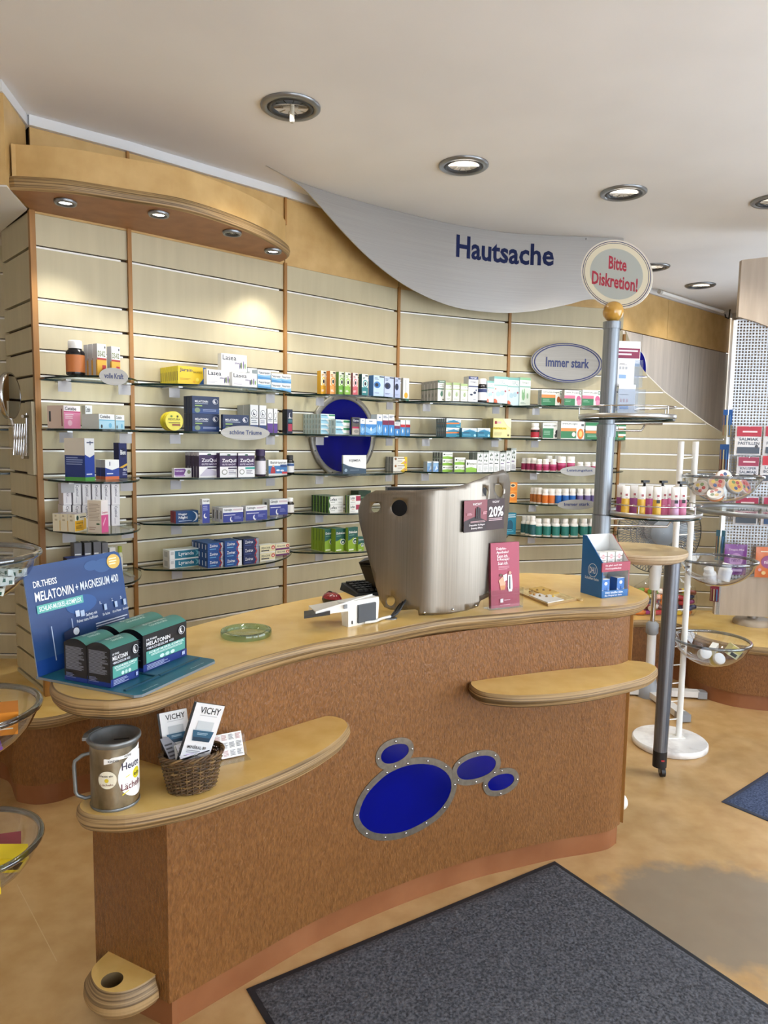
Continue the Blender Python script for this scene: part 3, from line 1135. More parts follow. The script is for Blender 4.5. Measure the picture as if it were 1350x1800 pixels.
def B(i, k, xm, xr, yt, des, label, d=None, xl=None, dep=.05, n=1, m=1, cols=1, yaw=0, z0=None, name='medicine_carton', cat='carton', dd=.018, wall_gap=.006):
    """cartons on a shelf: n deep, m high, cols across"""
    b = BAYS[i]
    zb = shelf_z(k) + .0003 if z0 is None else z0
    _, yb = PJ(b.p(b.L / 2, .2, zb))
    if d is None:
        d = .2
        for _ in range(3):
            sa, _z = b.hit(xm, yt, d)
            sb, _z = b.hit(xr, yt, d)
            d = max(.06, min(dfront(i, sa), dfront(i, sb)) - dd)
    s, _z = b.hit(xm, (yt + yb) / 2, d)
    C = b.p(s, d, zb)
    R = Matrix.Rotation(math.radians(yaw), 3, 'Z')
    T = R @ Vector((b.T.x, b.T.y, 0))
    N = R @ Vector((b.N.x, b.N.y, 0))
    w = solve(lambda q: PJ(C + T * q + Vector((0, 0, .03)))[0], xr, .005, .5)
    h = solve(lambda q: PJ(C + Vector((0, 0, q)))[1], yt, .005, .5)
    if xl is not None:
        dep = solve(lambda q: PJ(C - N * q + Vector((0, 0, .03)))[0], xl, .005, .4)
        dep = min(dep, (d - wall_gap) / max(.5, math.cos(math.radians(yaw)))) / n
    else:
        dep = min(dep, (d - wall_gap) / n)
    hw, hh = w / cols, h / m
    me = carton_mesh(hw - .0015, dep - (.003 if n > 1 else .0012), hh - .0008, des)
    rz = b.rz + math.radians(yaw)
    res = []
    where = '%s, %s' % (SHN[k], BAYN[i])
    for cc in range(cols):
        for j in range(m):
            for r in range(n):
                p = C + T * (hw * (cc + .5)) - N * (dep * (r + .5)) + Vector((0, 0, hh * j))
                o = obj(name, me, None, p, rz)
                lb = label
                if m > 1:
                    lb += (' below', ' on top')[j == m - 1] if m == 2 else (' stack level %s' % ('one', 'two', 'three', 'four', 'five')[j])
                if cols > 1:
                    lb += ' ' + (('left', 'right') if cols == 2 else ('left', 'middle', 'right') if cols == 3 else ['%s from left' % q for q in ('first', 'second', 'third', 'fourth', 'fifth', 'sixth')])[cc]
                if r:
                    lb = label.replace('heading a', 'within the').replace('at the front of a', 'behind the front of the') + ', packed behind'
                tag(o, lb + ', ' + where, cat, '%s, %s' % (label, where))
                res.append(o)
    return res


# print designs ---------------------------------------------------------------
def D(c, F=(), L=(), s=None, t=None):
    d = dict(c=c, F=list(F), L=list(L))
    if s:
        d['s'] = s
    if t:
        d['t'] = t
    return d


NAVY = '14204a'
DK = D('f0efec', [('r', 0, 0, 1, .52, 'e8b23a'), ('r', 0, .5, 1, .56, 'b5382f'), ('t', 'D3-K2', .08, .6, .88, .78, '6b7a30'), ('r', .52, .12, .92, .34, 'c23a36'), ('e', .85, .9, .06, .04, '333a44')], s='b9b9bb', L=[('r', .7, 0, 1, .5, 'd9a640')])
CETP = D('f3e9ec', [('r', 0, 0, 1, .74, 'e58db0'), ('t', 'Cetebe', .08, .8, .75, .95, '2a2a33'), ('l', .08, .4, .6, .64, 3, 'f7dbe6'), ('e', .35, .25, .13, .13, 'f4c6d8'), ('r', 0, .72, 1, .76, 'c2336f')], s='d9c3b4', L=[('r', .1, .3, .22, .75, '3b3b3b'), ('r', .86, .1, .92, .85, '7a3a3a')])
CETB = D('eef2f4', [('r', 0, 0, 1, .6, 'a9d3e6'), ('t', 'Cetebe', .06, .72, .7, .95, '2a2a33'), ('r', 0, .58, 1, .63, '4fa3c9'), ('e', .7, .25, .1, .16, '6fb1d4'), ('e', .15, .18, .06, .12, '333333')], s='cfd6d4')
TALL = D('1f3f9a', [('r', 0, 0, 1, .09, '4f9a45'), ('r', 0, .62, 1, 1, 'f0f1f3'), ('p', [(0, .62), (1, .62), (.5, .55)], 'f0f1f3'), ('r', .52, .84, .6, .94, '1d2a55'), ('l', .2, .86, .9, .92, 1, '55617f'), ('l', .12, .12, .8, .18, 1, 'dfe6f5')], s='1d3374', t='d8d3c8',
         L=[('r', 0, 0, 1, .09, '4f9a45'), ('r', 0, .6, 1, 1, 'cfc7b8'), ('l', .08, .36, .9, .56, 4, '8fa0cc')])
SMALLB = D('1f3f9a', [('r', 0, 0, 1, .16, 'd9713f'), ('r', 0, .6, 1, 1, 'f0f1f3'), ('p', [(0, .6), (1, .6), (.5, .48)], 'f0f1f3'), ('r', .3, .7, .36, .9, '1d2a55'), ('l', .1, .22, .55, .34, 1, 'dde4f4')], s='1d3374', t='d8d3c8', L=[('r', 0, 0, 1, .16, 'c4673a'), ('r', 0, .6, 1, 1, 'c9c9c9')])
BION = D('17225e', [('e', .5, .72, .36, .14, '0e1746'), ('t', 'Bion', .18, .66, .84, .8, 'f2f2f6'), ('p', [(0, .3), (1, .42), (1, .36), (.4, .28)], 'e0b23e'), ('t', 'OMEGA', .45, .2, .95, .27, 'e6e6ee'), ('l', .4, .06, .95, .16, 2, 'aeb4d0')], s='0f1848')
CYST = D('e9e6ea', [('v', 'Cystinol', .3, .42, .72, .96, '4d4660'), ('r', .36, .1, .44, .38, 'b8b2be')], s='cfcad2', t='9c94b4')
CANY = D('efe9d6', [('r', 0, .05, .72, .62, 'efb92c'), ('e', .22, .78, .1, .14, '2f4a44'), ('p', [(.7, .1), (.95, .1), (.95, .7), (.8, .75)], 'f0c24a'), ('t', 'Canephron', .06, .42, .66, .54, '5a3d12'), ('l', .06, .14, .6, .36, 3, '8a6520'), ('l', .4, .72, .95, .85, 1, '3a4a4a')], s='dfd7bd', t='cbc2d2', L=[('l', .3, .5, .7, .95, 2, 'b7ab8c')])
CANP = D('efe9ea', [('r', 0, 0, 1, .55, 'd85a93'), ('t', 'Canephron', .08, .58, .9, .66, 'b53a70'), ('p', [(.2, .2), (.6, .42), (.6, .48), (.2, .28)], 'f0cbdc')], s='ded3c3', L=[('l', .1, .35, .9, .9, 12, 'b0a08e'), ('e', .75, .27, .14, .03, '4f6a48'), ('l', .1, .06, .6, .18, 2, 'b89a8a')])
GREY = D('6a6a70', [('l', .06, .62, .9, .7, 1, 'f0f0f0'), ('r', .1, .5, .9, .58, '222228'), ('e', .5, .3, .2, .14, '8b8b92')], s='56565c', t='4b4b50')
JARS = D('e5c32c', [('p', [(.72, 0), (1, 0), (1, 1), (.88, 1), (.9, .4)], '2d62a8'), ('t', 'Jarsin', .06, .66, .5, .9, '23305e'), ('t', 'BALANCE', .54, .66, .84, .76, '6a5a1c'), ('l', .06, .22, .5, .34, 2, 'b98a1a'), ('e', .68, .3, .06, .1, 'f0dc5a'), ('e', .56, .18, .04, .06, 'd9a11c')], s='c9bb33', t='d8c63a', L=[('r', .35, .2, .65, .7, '39363c')])
LAS = D('f1efee', [('t', 'Lasea', .05, .64, .58, .92, '2b3040'), ('l', .05, .12, .45, .26, 2, 'bdb8c4'), ('t', 'silexan', .52, .44, .78, .58, '6b5f86'), ('e', .78, .38, .03, .2, '6d7f52'), ('e', .86, .42, .025, .24, '7c6b9c'), ('e', .72, .32, .025, .16, '544a74'), ('e', .93, .36, .03, .16, '8aa66a')], s='cfd0d2')
NEU = D('f2f4f6', [('r', 0, 0, 1, .42, '4f8fc4'), ('p', [(0, .3), (1, .2), (1, .5), (.5, .42), (0, .5)], '86b9dd'), ('t', 'Neurexan', .08, .56, .92, .84, '3b4652')], s='c3d6e4')
MEL = D('1b2c52', [('r', 0, 0, 1, .3, '24427c'), ('t', 'MELATONIN', .1, .64, .58, .76, 'eef0f6'), ('l', .1, .54, .66, .6, 1, 'c2c9dc'), ('r', .1, .42, .36, .49, '8fae62'), ('e', .85, .72, .1, .15, 'e8eaf2'), ('e', .855, .72, .085, .13, '1b2c52'), ('e', .84, .72, .05, .09, 'e8eaf2'), ('e', .87, .75, .045, .08, '1b2c52'), ('e', .18, .2, .1, .14, '7d8f74'), ('l', .38, .12, .9, .26, 2, '9aa6c6')], s='121d3a', t='16244a')
SPR = D('f0f0f1', [('r', 0, 0, 1, .28, '2c4377'), ('e', .5, .7, .36, .13, '31374a'), ('e', .5, .7, .31, .115, 'f0f0f1'), ('e', .48, .7, .14, .07, '31374a'), ('e', .54, .73, .11, .055, 'f0f0f1'), ('t', 'MELATONIN', .08, .5, .92, .55, '39404f'), ('l', .12, .32, .85, .46, 2, '8f94a2')], s='a9abad', t='bcbdc0')
SPRP = D('f0f0f1', [('r', 0, 0, 1, .4, '5b3a8a'), ('e', .5, .72, .34, .12, '31374a'), ('e', .5, .72, .28, .1, 'f0f0f1'), ('l', .1, .46, .9, .58, 2, '6a6f7d')], s='a9abad')
NAVB = D('1a2038', [('e', .55, .74, .2, .12, 'e8eaf2'), ('e', .63, .76, .17, .1, '1a2038'), ('r', .2, .1, .9, .4, 'a8304a'), ('r', .2, .46, .9, .58, '3a6f7a'), ('t', 'MELATONIN', .2, .62, .95, .66, 'dfe2ec')], s='11162a')
CAL = D('efeef0', [('p', [(.02, .25), (.55, .25), (.68, .8), (.6, .95), (.02, .95)], '6d3c86'), ('t', 'Calmvalera', .05, .62, .55, .8, 'f0e8f4'), ('r', .05, .1, .62, .26, 'b58fc6'), ('e', .84, .58, .1, .22, '8a9478')], s='d8d4da')
ZZZ = D('f0f0f2', [('r', 0, .44, 1, .9, '3a2350'), ('e', .5, .92, .1, .035, '2f5c46'), ('t', 'ZzzQuil', .12, .6, .92, .76, 'f6f4fa'), ('t', 'GUTE NACHT', .12, .5, .88, .565, 'e0d6ea'), ('p', [(.05, .1), (.4, .4), (.95, .2), (.95, .08), (.05, .06)], 'c8c2d4'), ('r', .4, .34, .95, .4, '2a1840')], s='2d1b40', t='4d3a5e', L=[('r', 0, .86, 1, 1, 'b9b4c0')])
ZZZ2 = D('f0f0f2', [('r', 0, .44, 1, .9, '3a2350'), ('e', .5, .92, .1, .035, '2f5c46'), ('t', 'ZzzQuil', .12, .6, .92, .76, 'f6f4fa'), ('t', 'GUTE NACHT', .12, .5, .88, .565, 'e0d6ea'), ('e', .25, .22, .16, .11, '75796c'), ('e', .25, .22, .12, .08, 'f0f0f2'), ('r', .45, .34, .95, .4, '2a1840'), ('l', .48, .1, .9, .28, 3, '8a8694')], s='2d1b40', t='4d3a5e')
ZZZ3 = D('f0f0f2', [('r', 0, .44, 1, .9, '3a2350'), ('e', .5, .92, .1, .035, '2f5c46'), ('t', 'ZzzQuil', .12, .6, .92, .76, 'f6f4fa'), ('t', 'GUTE NACHT+', .1, .5, .95, .565, 'e0d6ea'), ('e', .22, .22, .15, .11, '75796c'), ('e', .22, .22, .11, .08, 'f0f0f2'), ('r', .42, .33, 1, .41, '2c9a90'), ('l', .48, .1, .9, .28, 3, '8a8694')], s='2d1b40', t='4d3a5e')
BALD = D('f1f2f3', [('r', 0, .08, 1, .6, '3f78b4'), ('t', 'Baldriparan', .1, .7, .95, .9, '2f3034'), ('p', [(.1, .1), (.36, .1), (.34, .45), (.22, .62), (.14, .42)], 'b22d35'), ('e', .25, .6, .06, .07, 'e8c8b0'), ('r', .62, .5, .98, .68, '2d4d86'), ('e', .5, .3, .1, .06, 'e8eef6'), ('e', .72, .28, .1, .06, 'dfe8f4'), ('r', .72, .06, 1, .2, 'c2343c')], s='b9bcc0')
HOGG = D('1f5286', [('p', [(0, .0), (.8, 0), (.5, 1), (0, 1)], '173e74'), ('e', .76, .5, .22, .42, 'e6ecf4'), ('e', .7, .5, .2, .42, '1f5286'), ('t', 'Hoggar', .12, .62, .5, .84, 'eef2f8'), ('t', 'Night', .12, .3, .52, .58, 'f4f6fa'), ('r', .12, .14, .7, .2, 'a9bcd6')], s='8a2c3c', t='163766')
CNT = D('e9e9ec', [('r', 0, 0, 1, .82, '37449c'), ('r', .0, .78, 1, 1, 'eef0f2'), ('e', .42, .3, .26, .1, 'f4f4f8'), ('e', .56, .33, .24, .09, '37449c'), ('l', .1, .5, .7, .72, 3, '9aa2d2'), ('t', 'Calmnight', .08, .86, .92, .96, '23283a')], s='c7c7cd', t='d8d8dc', L=[('r', .3, .15, .6, .75, '4b4b55')])
CN = D('eceef0', [('r', 0, 0, 1, .66, '343f93'), ('t', 'Calmnight', .05, .74, .45, .94, '23283a'), ('l', .5, .78, .96, .9, 2, 'b88a9c'), ('r', .04, .46, .6, .52, 'c9cde6'), ('e', .42, .2, .09, .18, 'f2f3fa'), ('e', .47, .24, .085, .16, '343f93'), ('l', .55, .16, .9, .4, 3, '7d86c4')], s='cfcfd4', t='b8b8c0', L=[('r', .3, .2, .6, .8, '4b4b55')])
LYR = D('1e7390', [('r', 0, 0, 1, .04, 'eeffee'), ('r', 0, 0, .16, 1, 'f0f2f3'), ('r', .03, .5, .13, .85, 'c9cdd0'), ('t', 'Lyranda', .28, .22, .76, .74, 'f2f6f8'), ('p', [(.8, .15), (.98, .5), (.8, .85), (.86, .5)], '6fb3c6'), ('r', 0, .9, 1, 1, 'e6eaec')], s='dcdedf', t='e4e6e7', L=[('r', .2, .2, .7, .8, 'b8bcc0')])
ZOV = D('2560a6', [('r', .78, 0, 1, 1, 'e8ebee'), ('p', [(.0, 0), (.6, 0), (.8, .5), (.62, 1), (0, 1)], '1d4f97'), ('p', [(.66, .06), (.74, .06), (.86, .5), (.74, .96), (.66, .96), (.78, .5)], 'b0303c'), ('t', 'Zovirax', .12, .48, .6, .84, 'f2f4f8'), ('r', .12, .2, .5, .3, '6fb0e0')], s='1a3f7c', t='27538f', L=[('r', .2, .2, .5, .8, 'c9d4e4')])
ZOVD = D('1c2b5e', [('r', .82, 0, 1, 1, '8f97a6'), ('p', [(.7, .06), (.78, .06), (.9, .5), (.78, .96), (.7, .96), (.82, .5)], 'b0303c'), ('t', 'Zovirax', .1, .46, .62, .82, 'e8ebf4'), ('r', .1, .2, .5, .28, '4a5f9a')], s='131d40', t='2a3148')
PEN = D('ebe2b8', [('t', 'PENCIVIR', .1, .5, .68, .76, '41423a'), ('e', .86, .62, .12, .26, 'c74436'), ('e', .86, .6, .06, .13, 'f0d0c8'), ('r', .08, .22, .6, .36, '33343c'), ('r', 0, 0, 1, .12, 'f0eee8')], s='d9d6cf', t='dcdad4')
PENP = D('ebe2c0', [('t', 'PENCIVIR', .1, .52, .68, .78, '41423a'), ('e', .86, .64, .12, .26, 'c74436'), ('r', 0, 0, 1, .3, '6a2a66'), ('e', .86, .62, .06, .13, 'f0d0c8')], s='d9d6cf', t='dcdad4')


def eye(c1, c2, c3, bg):
    return D(bg, [('r', 0, 0, 1, .38, c1), ('e', .55, .55, .42, .19, c2), ('e', .55, .55, .3, .13, bg), ('e', .55, .55, .17, .085, '22252c'), ('l', .12, .74, .6, .86, 2, c3), ('r', .5, .9, .95, .96, '31343c'), ('l', .1, .1, .7, .2, 2, 'f0f0ee')], s=c3, t='d9d6cc')


def eye2(c, dark):
    return D(c, [('e', .35, .55, .32, .16, dark), ('e', .3, .55, .16, .09, '222734'), ('l', .1, .78, .5, .9, 2, '56627c'), ('r', .55, .92, .98, .97, '31343c'), ('l', .1, .12, .7, .2, 2, '8a96b4')], s=dark, t='cfd4de')


OMN = D('ecedec', [('r', .42, .3, .5, .92, '9a9f9e'), ('r', .56, .4, .6, .92, 'c0c4c2'), ('r', 0, 0, 1, .1, '3b6b58'), ('e', .5, .24, .3, .13, 'e2ac3c')], s='8e8e8e', t='c4c4c4')
GRS = D('f0f3f2', [('p', [(0, .1), (.6, .1), (.35, .9), (0, .9)], '9fd0e4'), ('r', .55, .62, 1, .92, '3d8f62'), ('r', .55, .1, .95, .2, '9fc8b0'), ('l', .04, .5, .5, .74, 1, '3a5d78')], s='a9b6b4', t='d5dcda', L=[('r', .3, .2, .6, .8, '7d8a88')])
OPT = D('55524f', [('e', .5, .8, .46, .15, '141c40'), ('t', 'Optrex', .12, .73, .88, .87, 'f0f0f4'), ('r', 0, .36, 1, .46, 'b02a55'), ('r', 0, 0, 1, .36, 'b9b2a8'), ('e', .5, .2, .3, .1, '8e8a86')], s='2b2828', t='201e1e')
BLW = D('f1f3f5', [('r', 0, 0, 1, .68, '3f87cc'), ('p', [(0, .2), (.5, .05), (1, .2), (1, .55), (.5, .3), (0, .55)], '7fb6e4'), ('p', [(.5, .22), (.6, .36), (.5, .52), (.4, .36)], 'e6f1fa'), ('l', .3, .78, .75, .9, 1, '4a6a92')], s='a8b4c0', t='e4e6e8')
BLR = D('f1f3f5', [('r', 0, 0, 1, .5, '3f87cc'), ('r', 0, .5, 1, .72, '7a2a4c'), ('p', [(.5, .1), (.62, .26), (.5, .42), (.38, .26)], 'e6f1fa'), ('l', .12, .8, .9, .94, 2, '4a5a7a')], s='a8b4c0', t='e4e6e8')
BLRED = D('f1f3f5', [('r', 0, 0, 1, .55, '4a90d0'), ('r', 0, .55, 1, .72, 'c2303e'), ('p', [(.5, .15), (.65, .3), (.5, .48), (.35, .3)], 'e6f1fa')], s='a8b4c0', t='e4e6e8')
KIJ = D('eef0f1', [('p', [(0, 0), (1, 0), (1, .26), (.6, .32), (.25, .42), (0, .56)], '3e5468'), ('t', 'KIJIMEA', .26, .62, .74, .78, '3a4048'), ('e', .12, .2, .06, .09, '9fb4c6'), ('l', .3, .17, .85, .22, 1, '8fa4b6')], s='5c666e', t='d8dada', L=[('r', 0, .56, 1, 1, 'aab0b2')])
YEW = D('f2efe6', [('p', [(.5, 0), (1, 0), (1, 1), (.75, 1), (.85, .5)], 'ecc93a'), ('e', .16, .72, .08, .18, '9a6b3c'), ('l', .3, .62, .85, .82, 1, '6a5a44'), ('l', .3, .25, .7, .5, 2, 'b8b0a0'), ('e', .86, .2, .07, .14, 'd88a8a')], s='8d8b8a', t='dad7d0', L=[('r', .35, 0, .45, 1, '5f5d5c')])
LEF = D('f2f3f0', [('p', [(0, 0), (.1, 0), (.02, .5), (.12, 1), (0, 1)], '2f6a3a'), ('t', 'Lefax', .08, .46, .56, .84, '2f3a34'), ('l', .12, .2, .55, .32, 1, '9aa29a'), ('r', .62, .55, .92, .75, 'dfe0dc'), ('l', .64, .15, .94, .3, 2, 'b4b8b4')], s='1f3a26', t='3a5a40', L=[('p', [(.7, 0), (1, 0), (1, 1), (.7, 1)], '6f9a3c'), ('r', .1, .2, .3, .8, '35543c')])
LEFR = D('f2f3f0', [('r', .58, .34, 1, .92, 'a8304e'), ('t', 'Lefax', .08, .56, .5, .86, '2f3a34'), ('t', 'extra', .2, .38, .46, .5, 'c2803a'), ('l', .08, .12, .7, .24, 1, 'aab0a8')], s='1f3a26', t='3a5a40', L=[('r', .6, 0, 1, 1, '86a83c')])
DUL = D('8fb32f', [('p', [(0, .46), (.3, .5), (.55, .58), (.75, .5), (1, .42), (1, 1), (0, 1)], '1d5a52'), ('e', .72, .42, .26, .13, 'eef2ea'), ('e', .72, .42, .2, .1, '1d5a52'), ('e', .72, .4, .1, .05, 'eef2ea'), ('t', 'DulcoLax', .08, .76, .94, .86, 'f2f5f0'), ('l', .08, .66, .6, .7, 1, '8fc0a8'), ('r', .06, .04, .55, .1, 'eef2e0')], s='7fa02c', t='3f6a5a')
OME = D('eceeeb', [('r', 0, .88, 1, 1, '3f6a56'), ('r', 0, .56, 1, .62, '3f6a56'), ('t', 'norsan', .2, .915, .85, .97, 'e8f0ec'), ('t', 'Omega-3', .12, .76, .88, .83, '56605c'), ('l', .2, .66, .8, .72, 1, '8a928e'), ('e', .5, .34, .16, .12, '4f7a68'), ('e', .42, .42, .05, .1, '4f7a68'), ('e', .58, .42, .05, .1, '4f7a68'), ('r', .6, .06, .92, .11, '56605c')], s='9a9a99', t='c2c4c2', L=[('r', 0, .56, 1, .62, '3f5a4a'), ('e', .5, .3, .2, .1, '7d827f')])
OMG = D('f0f2ee', [('r', 0, .86, 1, 1, 'a9c08a'), ('r', 0, .62, 1, .67, 'a9c08a'), ('t', 'Omega-3', .12, .76, .88, .82, '7d8478'), ('e', .5, .36, .18, .12, 'a3b58f'), ('e', .42, .45, .05, .1, 'a3b58f'), ('e', .58, .45, .05, .1, 'a3b58f'), ('l', .12, .06, .7, .16, 2, 'b4bab0')], s='b5b9b2', t='b7c79f')
OMV = D('f0f1f3', [('r', 0, .88, 1, 1, '2c3a6e'), ('r', 0, .58, 1, .63, '2c3a6e'), ('t', 'norsan', .2, .915, .85, .97, 'e8ecf6'), ('t', 'Omega-3', .12, .74, .88, .82, '3c4668'), ('e', .3, .28, .16, .04, '1f2a48'), ('e', .66, .36, .16, .05, '1f2a48'), ('e', .8, .46, .08, .04, '4a5472'), ('l', .5, .05, .92, .1, 1, '56607c')], s='b4b6bc', t='9da2b4')
OMT = D('d3e6ee', [('r', 0, .91, 1, 1, '7fb8b4'), ('r', 0, .69, 1, .91, 'eef4f4'), ('r', 0, .66, 1, .7, '86bcb8'), ('t', 'Omega-3', .3, .82, .8, .87, '6a7f84'), ('t', 'TOTAL', .34, .72, .84, .8, '7fa0a8'), ('e', .3, .36, .16, .09, 'b2cfdc'), ('e', .6, .4, .16, .09, 'b2cfdc'), ('p', [(0, 0), (.26, 0), (.24, .12), (.1, .18), (0, .17)], 'dd6a48'), ('e', .1, .54, .05, .03, 'c97a4a'), ('e', .82, .47, .06, .04, 'b05a6a')], s='bcd2d8', t='8fc0ba')
OMK = D('e2efe6', [('r', 0, .91, 1, 1, '8fc29a'), ('r', 0, .69, 1, .91, 'eef4f0'), ('r', 0, .66, 1, .7, '86bcb0'), ('t', 'Omega-3', .2, .78, .85, .85, '7a8f84'), ('e', .35, .34, .14, .14, '8fbf92'), ('e', .25, .48, .05, .1, '8fbf92'), ('e', .42, .5, .05, .12, '8fbf92'), ('e', .72, .36, .08, .1, '9cc6a0'), ('l', .1, .06, .6, .14, 2, 'b0c2b8')], s='bcd2d8', t='8fc29a')
IMO = D('1f7fa0', [('p', [(0, .6), (.5, .85), (1, .55), (1, 1), (0, 1)], 'dfeef4'), ('t', 'Imodium', .1, .66, .92, .88, '3f8fc0'), ('p', [(0, .36), (.9, .42), (.9, .56), (0, .52)], 'dd7a38'), ('r', .7, .08, .95, .2, '6fb8cc')], s='4a5a62', t='8aa0a8', L=[('r', .3, .1, .6, .9, '8a959a')])
IMB = D('1b7696', [('p', [(0, .55), (.5, .85), (1, .6), (1, 1), (0, 1)], 'd5e8f0'), ('t', 'Imodium', .1, .66, .92, .88, '3f8fc0'), ('r', .08, .44, .5, .52, '244a6c'), ('r', .08, .2, .6, .28, '66b0cc'), ('e', .88, .2, .08, .14, '9fd0e0')], s='155a74', t='8ab0c0')
ELE = D('f2e9a8', [('r', 0, .44, .75, .54, 'ecd436'), ('t', 'ELEKTROLYTE', .04, .45, .72, .53, '5a4a14'), ('r', .08, .72, .2, .86, 'b02c3c'), ('r', .22, .74, .44, .84, 'e6b8bc'), ('l', .06, .1, .5, .3, 4, 'c9c08c'), ('r', .78, .2, .94, .46, 'efe2b0'), ('e', .86, .14, .06, .05, '6a5a3a'), ('p', [(.5, 1), (1, 1), (1, .5), (.8, .6)], 'f7f0c4')], s='c8b840', t='d9d0a0', L=[('r', 0, .5, 1, 1, 'b5a98a'), ('r', 0, 0, 1, .3, 'bfa92c')])
VAP = D('8fbae0', [('r', 0, 0, 1, .5, '6fa0d8'), ('p', [(.3, .1), (.9, .3), (.6, .6)], 'dce9f6'), ('r', 0, .86, 1, 1, 'dfe8f2')], s='a9b4be', t='dfe4e8')
PER = D('f0f3ec', [('p', [(0, 0), (1, 0), (1, .3), (.5, .42), (0, .35)], '86b83c'), ('t', 'Perenterol', .28, .6, .95, .78, '4a5a4c'), ('e', .15, .68, .08, .12, '3a4a44'), ('l', .3, .45, .8, .53, 1, 'a9b4a4')], s='7f8a88', t='b4bab4', L=[('r', .3, .1, .55, .9, '3f4648')])
GAS = D('eef0f0', [('r', 0, .92, 1, 1, 'b9c0bc'), ('e', .35, .78, .1, .05, '3a5a44'), ('e', .6, .8, .12, .05, '2f4a3a'), ('e', .5, .86, .06, .05, '3a5a44'), ('e', .3, .6, .1, .05, '2f4a3a'), ('e', .65, .58, .1, .06, '3a5a44'), ('r', .1, .68, .9, .69, '9aa8a0'), ('l', .12, .36, .88, .44, 1, '3f4a48'), ('l', .15, .05, .85, .28, 5, 'b4bab8')], s='7b8583', t='6a7370', L=[('r', .4, 0, .5, 1, '94a09c')])
GASP = dict(GAS)
GASP['F'] = GAS['F'][:-2] + [('l', .12, .36, .88, .44, 1, '6a4a86'), ('l', .15, .05, .85, .28, 5, 'b4b0ba')]
LOG = D('f1f3f1', [('r', 0, .02, .62, .5, '2e7a4e'), ('r', 0, .5, .62, .7, 'dd8a4a'), ('t', 'curcumin-Loges', .05, .78, .78, .92, '4a5a54'), ('r', .82, .74, .94, .94, '2e6a4e'), ('r', .845, .79, .915, .9, 'f1f3f1'), ('e', .76, .4, .07, .2, 'a85a2c'), ('e', .88, .3, .07, .16, 'c9702c'), ('l', .05, .2, .4, .42, 3, '86b89a')], s='a8aaa8', t='d9dad8')
LOGV = D('f1f3f1', [('r', 0, .02, .62, .46, '2e7a4e'), ('r', 0, .46, .62, .66, 'cf6f8c'), ('t', 'vitamin B-Loges', .05, .76, .8, .9, '5a5a5a'), ('r', .84, .74, .96, .94, '2e6a4e'), ('r', .865, .79, .935, .9, 'f1f3f1'), ('e', .82, .44, .13, .22, 'c25a86'), ('e', .84, .22, .12, .18, 'd98aa8'), ('l', .05, .2, .4, .38, 2, '86b89a')], s='a8aaa8', t='d9dad8')
LOGI = D('f1f3f1', [('r', 0, .04, .6, .66, '2e7a4e'), ('t', 'immuno-Loges', .06, .76, .76, .9, '5a6460'), ('r', .82, .7, .97, .95, '2e6a4e'), ('r', .85, .76, .94, .9, 'f1f3f1'), ('e', .82, .42, .12, .16, '33363a'), ('e', .74, .2, .08, .12, '4a4d50'), ('l', .05, .2, .4, .5, 3, '86b89a')], s='a8aaa8', t='d9dad8')
LOGB = D('f1f3f1', [('r', 0, .04, .66, .44, '2e7a4e'), ('r', 0, .44, .66, .62, 'dd8a4a'), ('t', 'immunLoges', .06, .78, .7, .93, '5a6460'), ('e', .55, .26, .08, .13, 'e8dcd4'), ('e', .84, .3, .14, .3, 'dd7a34'), ('e', .84, .3, .07, .18, 'f0c070'), ('r', .86, .74, .97, .86, '4a4d50')], s='a8aaa8', t='d9dad8')
LOGC = D('2e7a4e', [('r', 0, .82, 1, .96, '2f8a56'), ('r', 0, .52, 1, .8, 'eef2ee'), ('r', 0, .36, .7, .5, 'dd8a4a'), ('l', .06, .1, .6, .28, 2, '86b89a')], s='d9dcda', t='3a8a5a', L=[('r', 0, .4, 1, .6, '444a4c')])
ORG = D('ef8b25', [('e', .5, .7, .32, .2, 'f4d9a0'), ('e', .5, .7, .2, .12, '3a3d4a'), ('r', 0, 0, 1, .18, 'f2a23c')], s='d97a1c', t='e8a04a')
TEA = D('1f7f9c', [('l', .1, .76, .95, .94, 2, 'e8f4f8'), ('e', .4, .4, .3, .28, '16556e'), ('l', .1, .1, .8, .25, 2, '6fc0d4')], s='17667f', t='4a9ab0')

# ---- narrow left bay
B(0, 3, 171, 188, 603, DK, 'white-yellow vitamin carton heading a row', xl=147, n=3, yaw=14)
B(0, 3, 196, 212, 608, DK, 'white and yellow vitamin carton right of its row', xl=188, yaw=14)
B(0, 1, 112, 142, 712, CETP, 'pink and cream vitamin carton', xl=83, yaw=26)
B(0, 1, 150, 163, 712, CETB, 'white vitamin carton half hidden behind others', d=.10, dep=.06)
B(0, 1, 174, 202, 727, CETB, 'pale blue vitamin carton with long side turned left', xl=143, yaw=20)
B(0, 1, 203, 219, 729, CETB, 'pale blue vitamin carton at the right end', d=.17, dep=.06)
B(0, -1, 149, 167, 770, TALL, 'tall blue and white carton with green foot band', xl=114, yaw=34)
B(0, -1, 185, 210, 808, SMALLB, 'low blue and white carton with orange foot band', xl=168, n=2, yaw=12, d=.22)
B(0, -1, 209, 224, 778, BION, 'dark blue tall carton with round white logo', xl=200, yaw=20, d=.12)
for q, x in enumerate((111, 128, 145, 162, 179, 196)):
    nth = ('first', 'second', 'third', 'fourth', 'fifth', 'sixth')[q]
    lw = B(0, -3, x, x + 15, 888, CYST, 'slim lilac-white carton %s in the lower rank' % nth, d=.11, dep=.08)
    hz = lw[0].dimensions.z
    B(0, -3, x, x + 15, 851, CYST, 'slim lilac-white carton %s in the upper rank' % nth, d=.11, dep=.08, z0=shelf_z(-3) + hz + .0015)
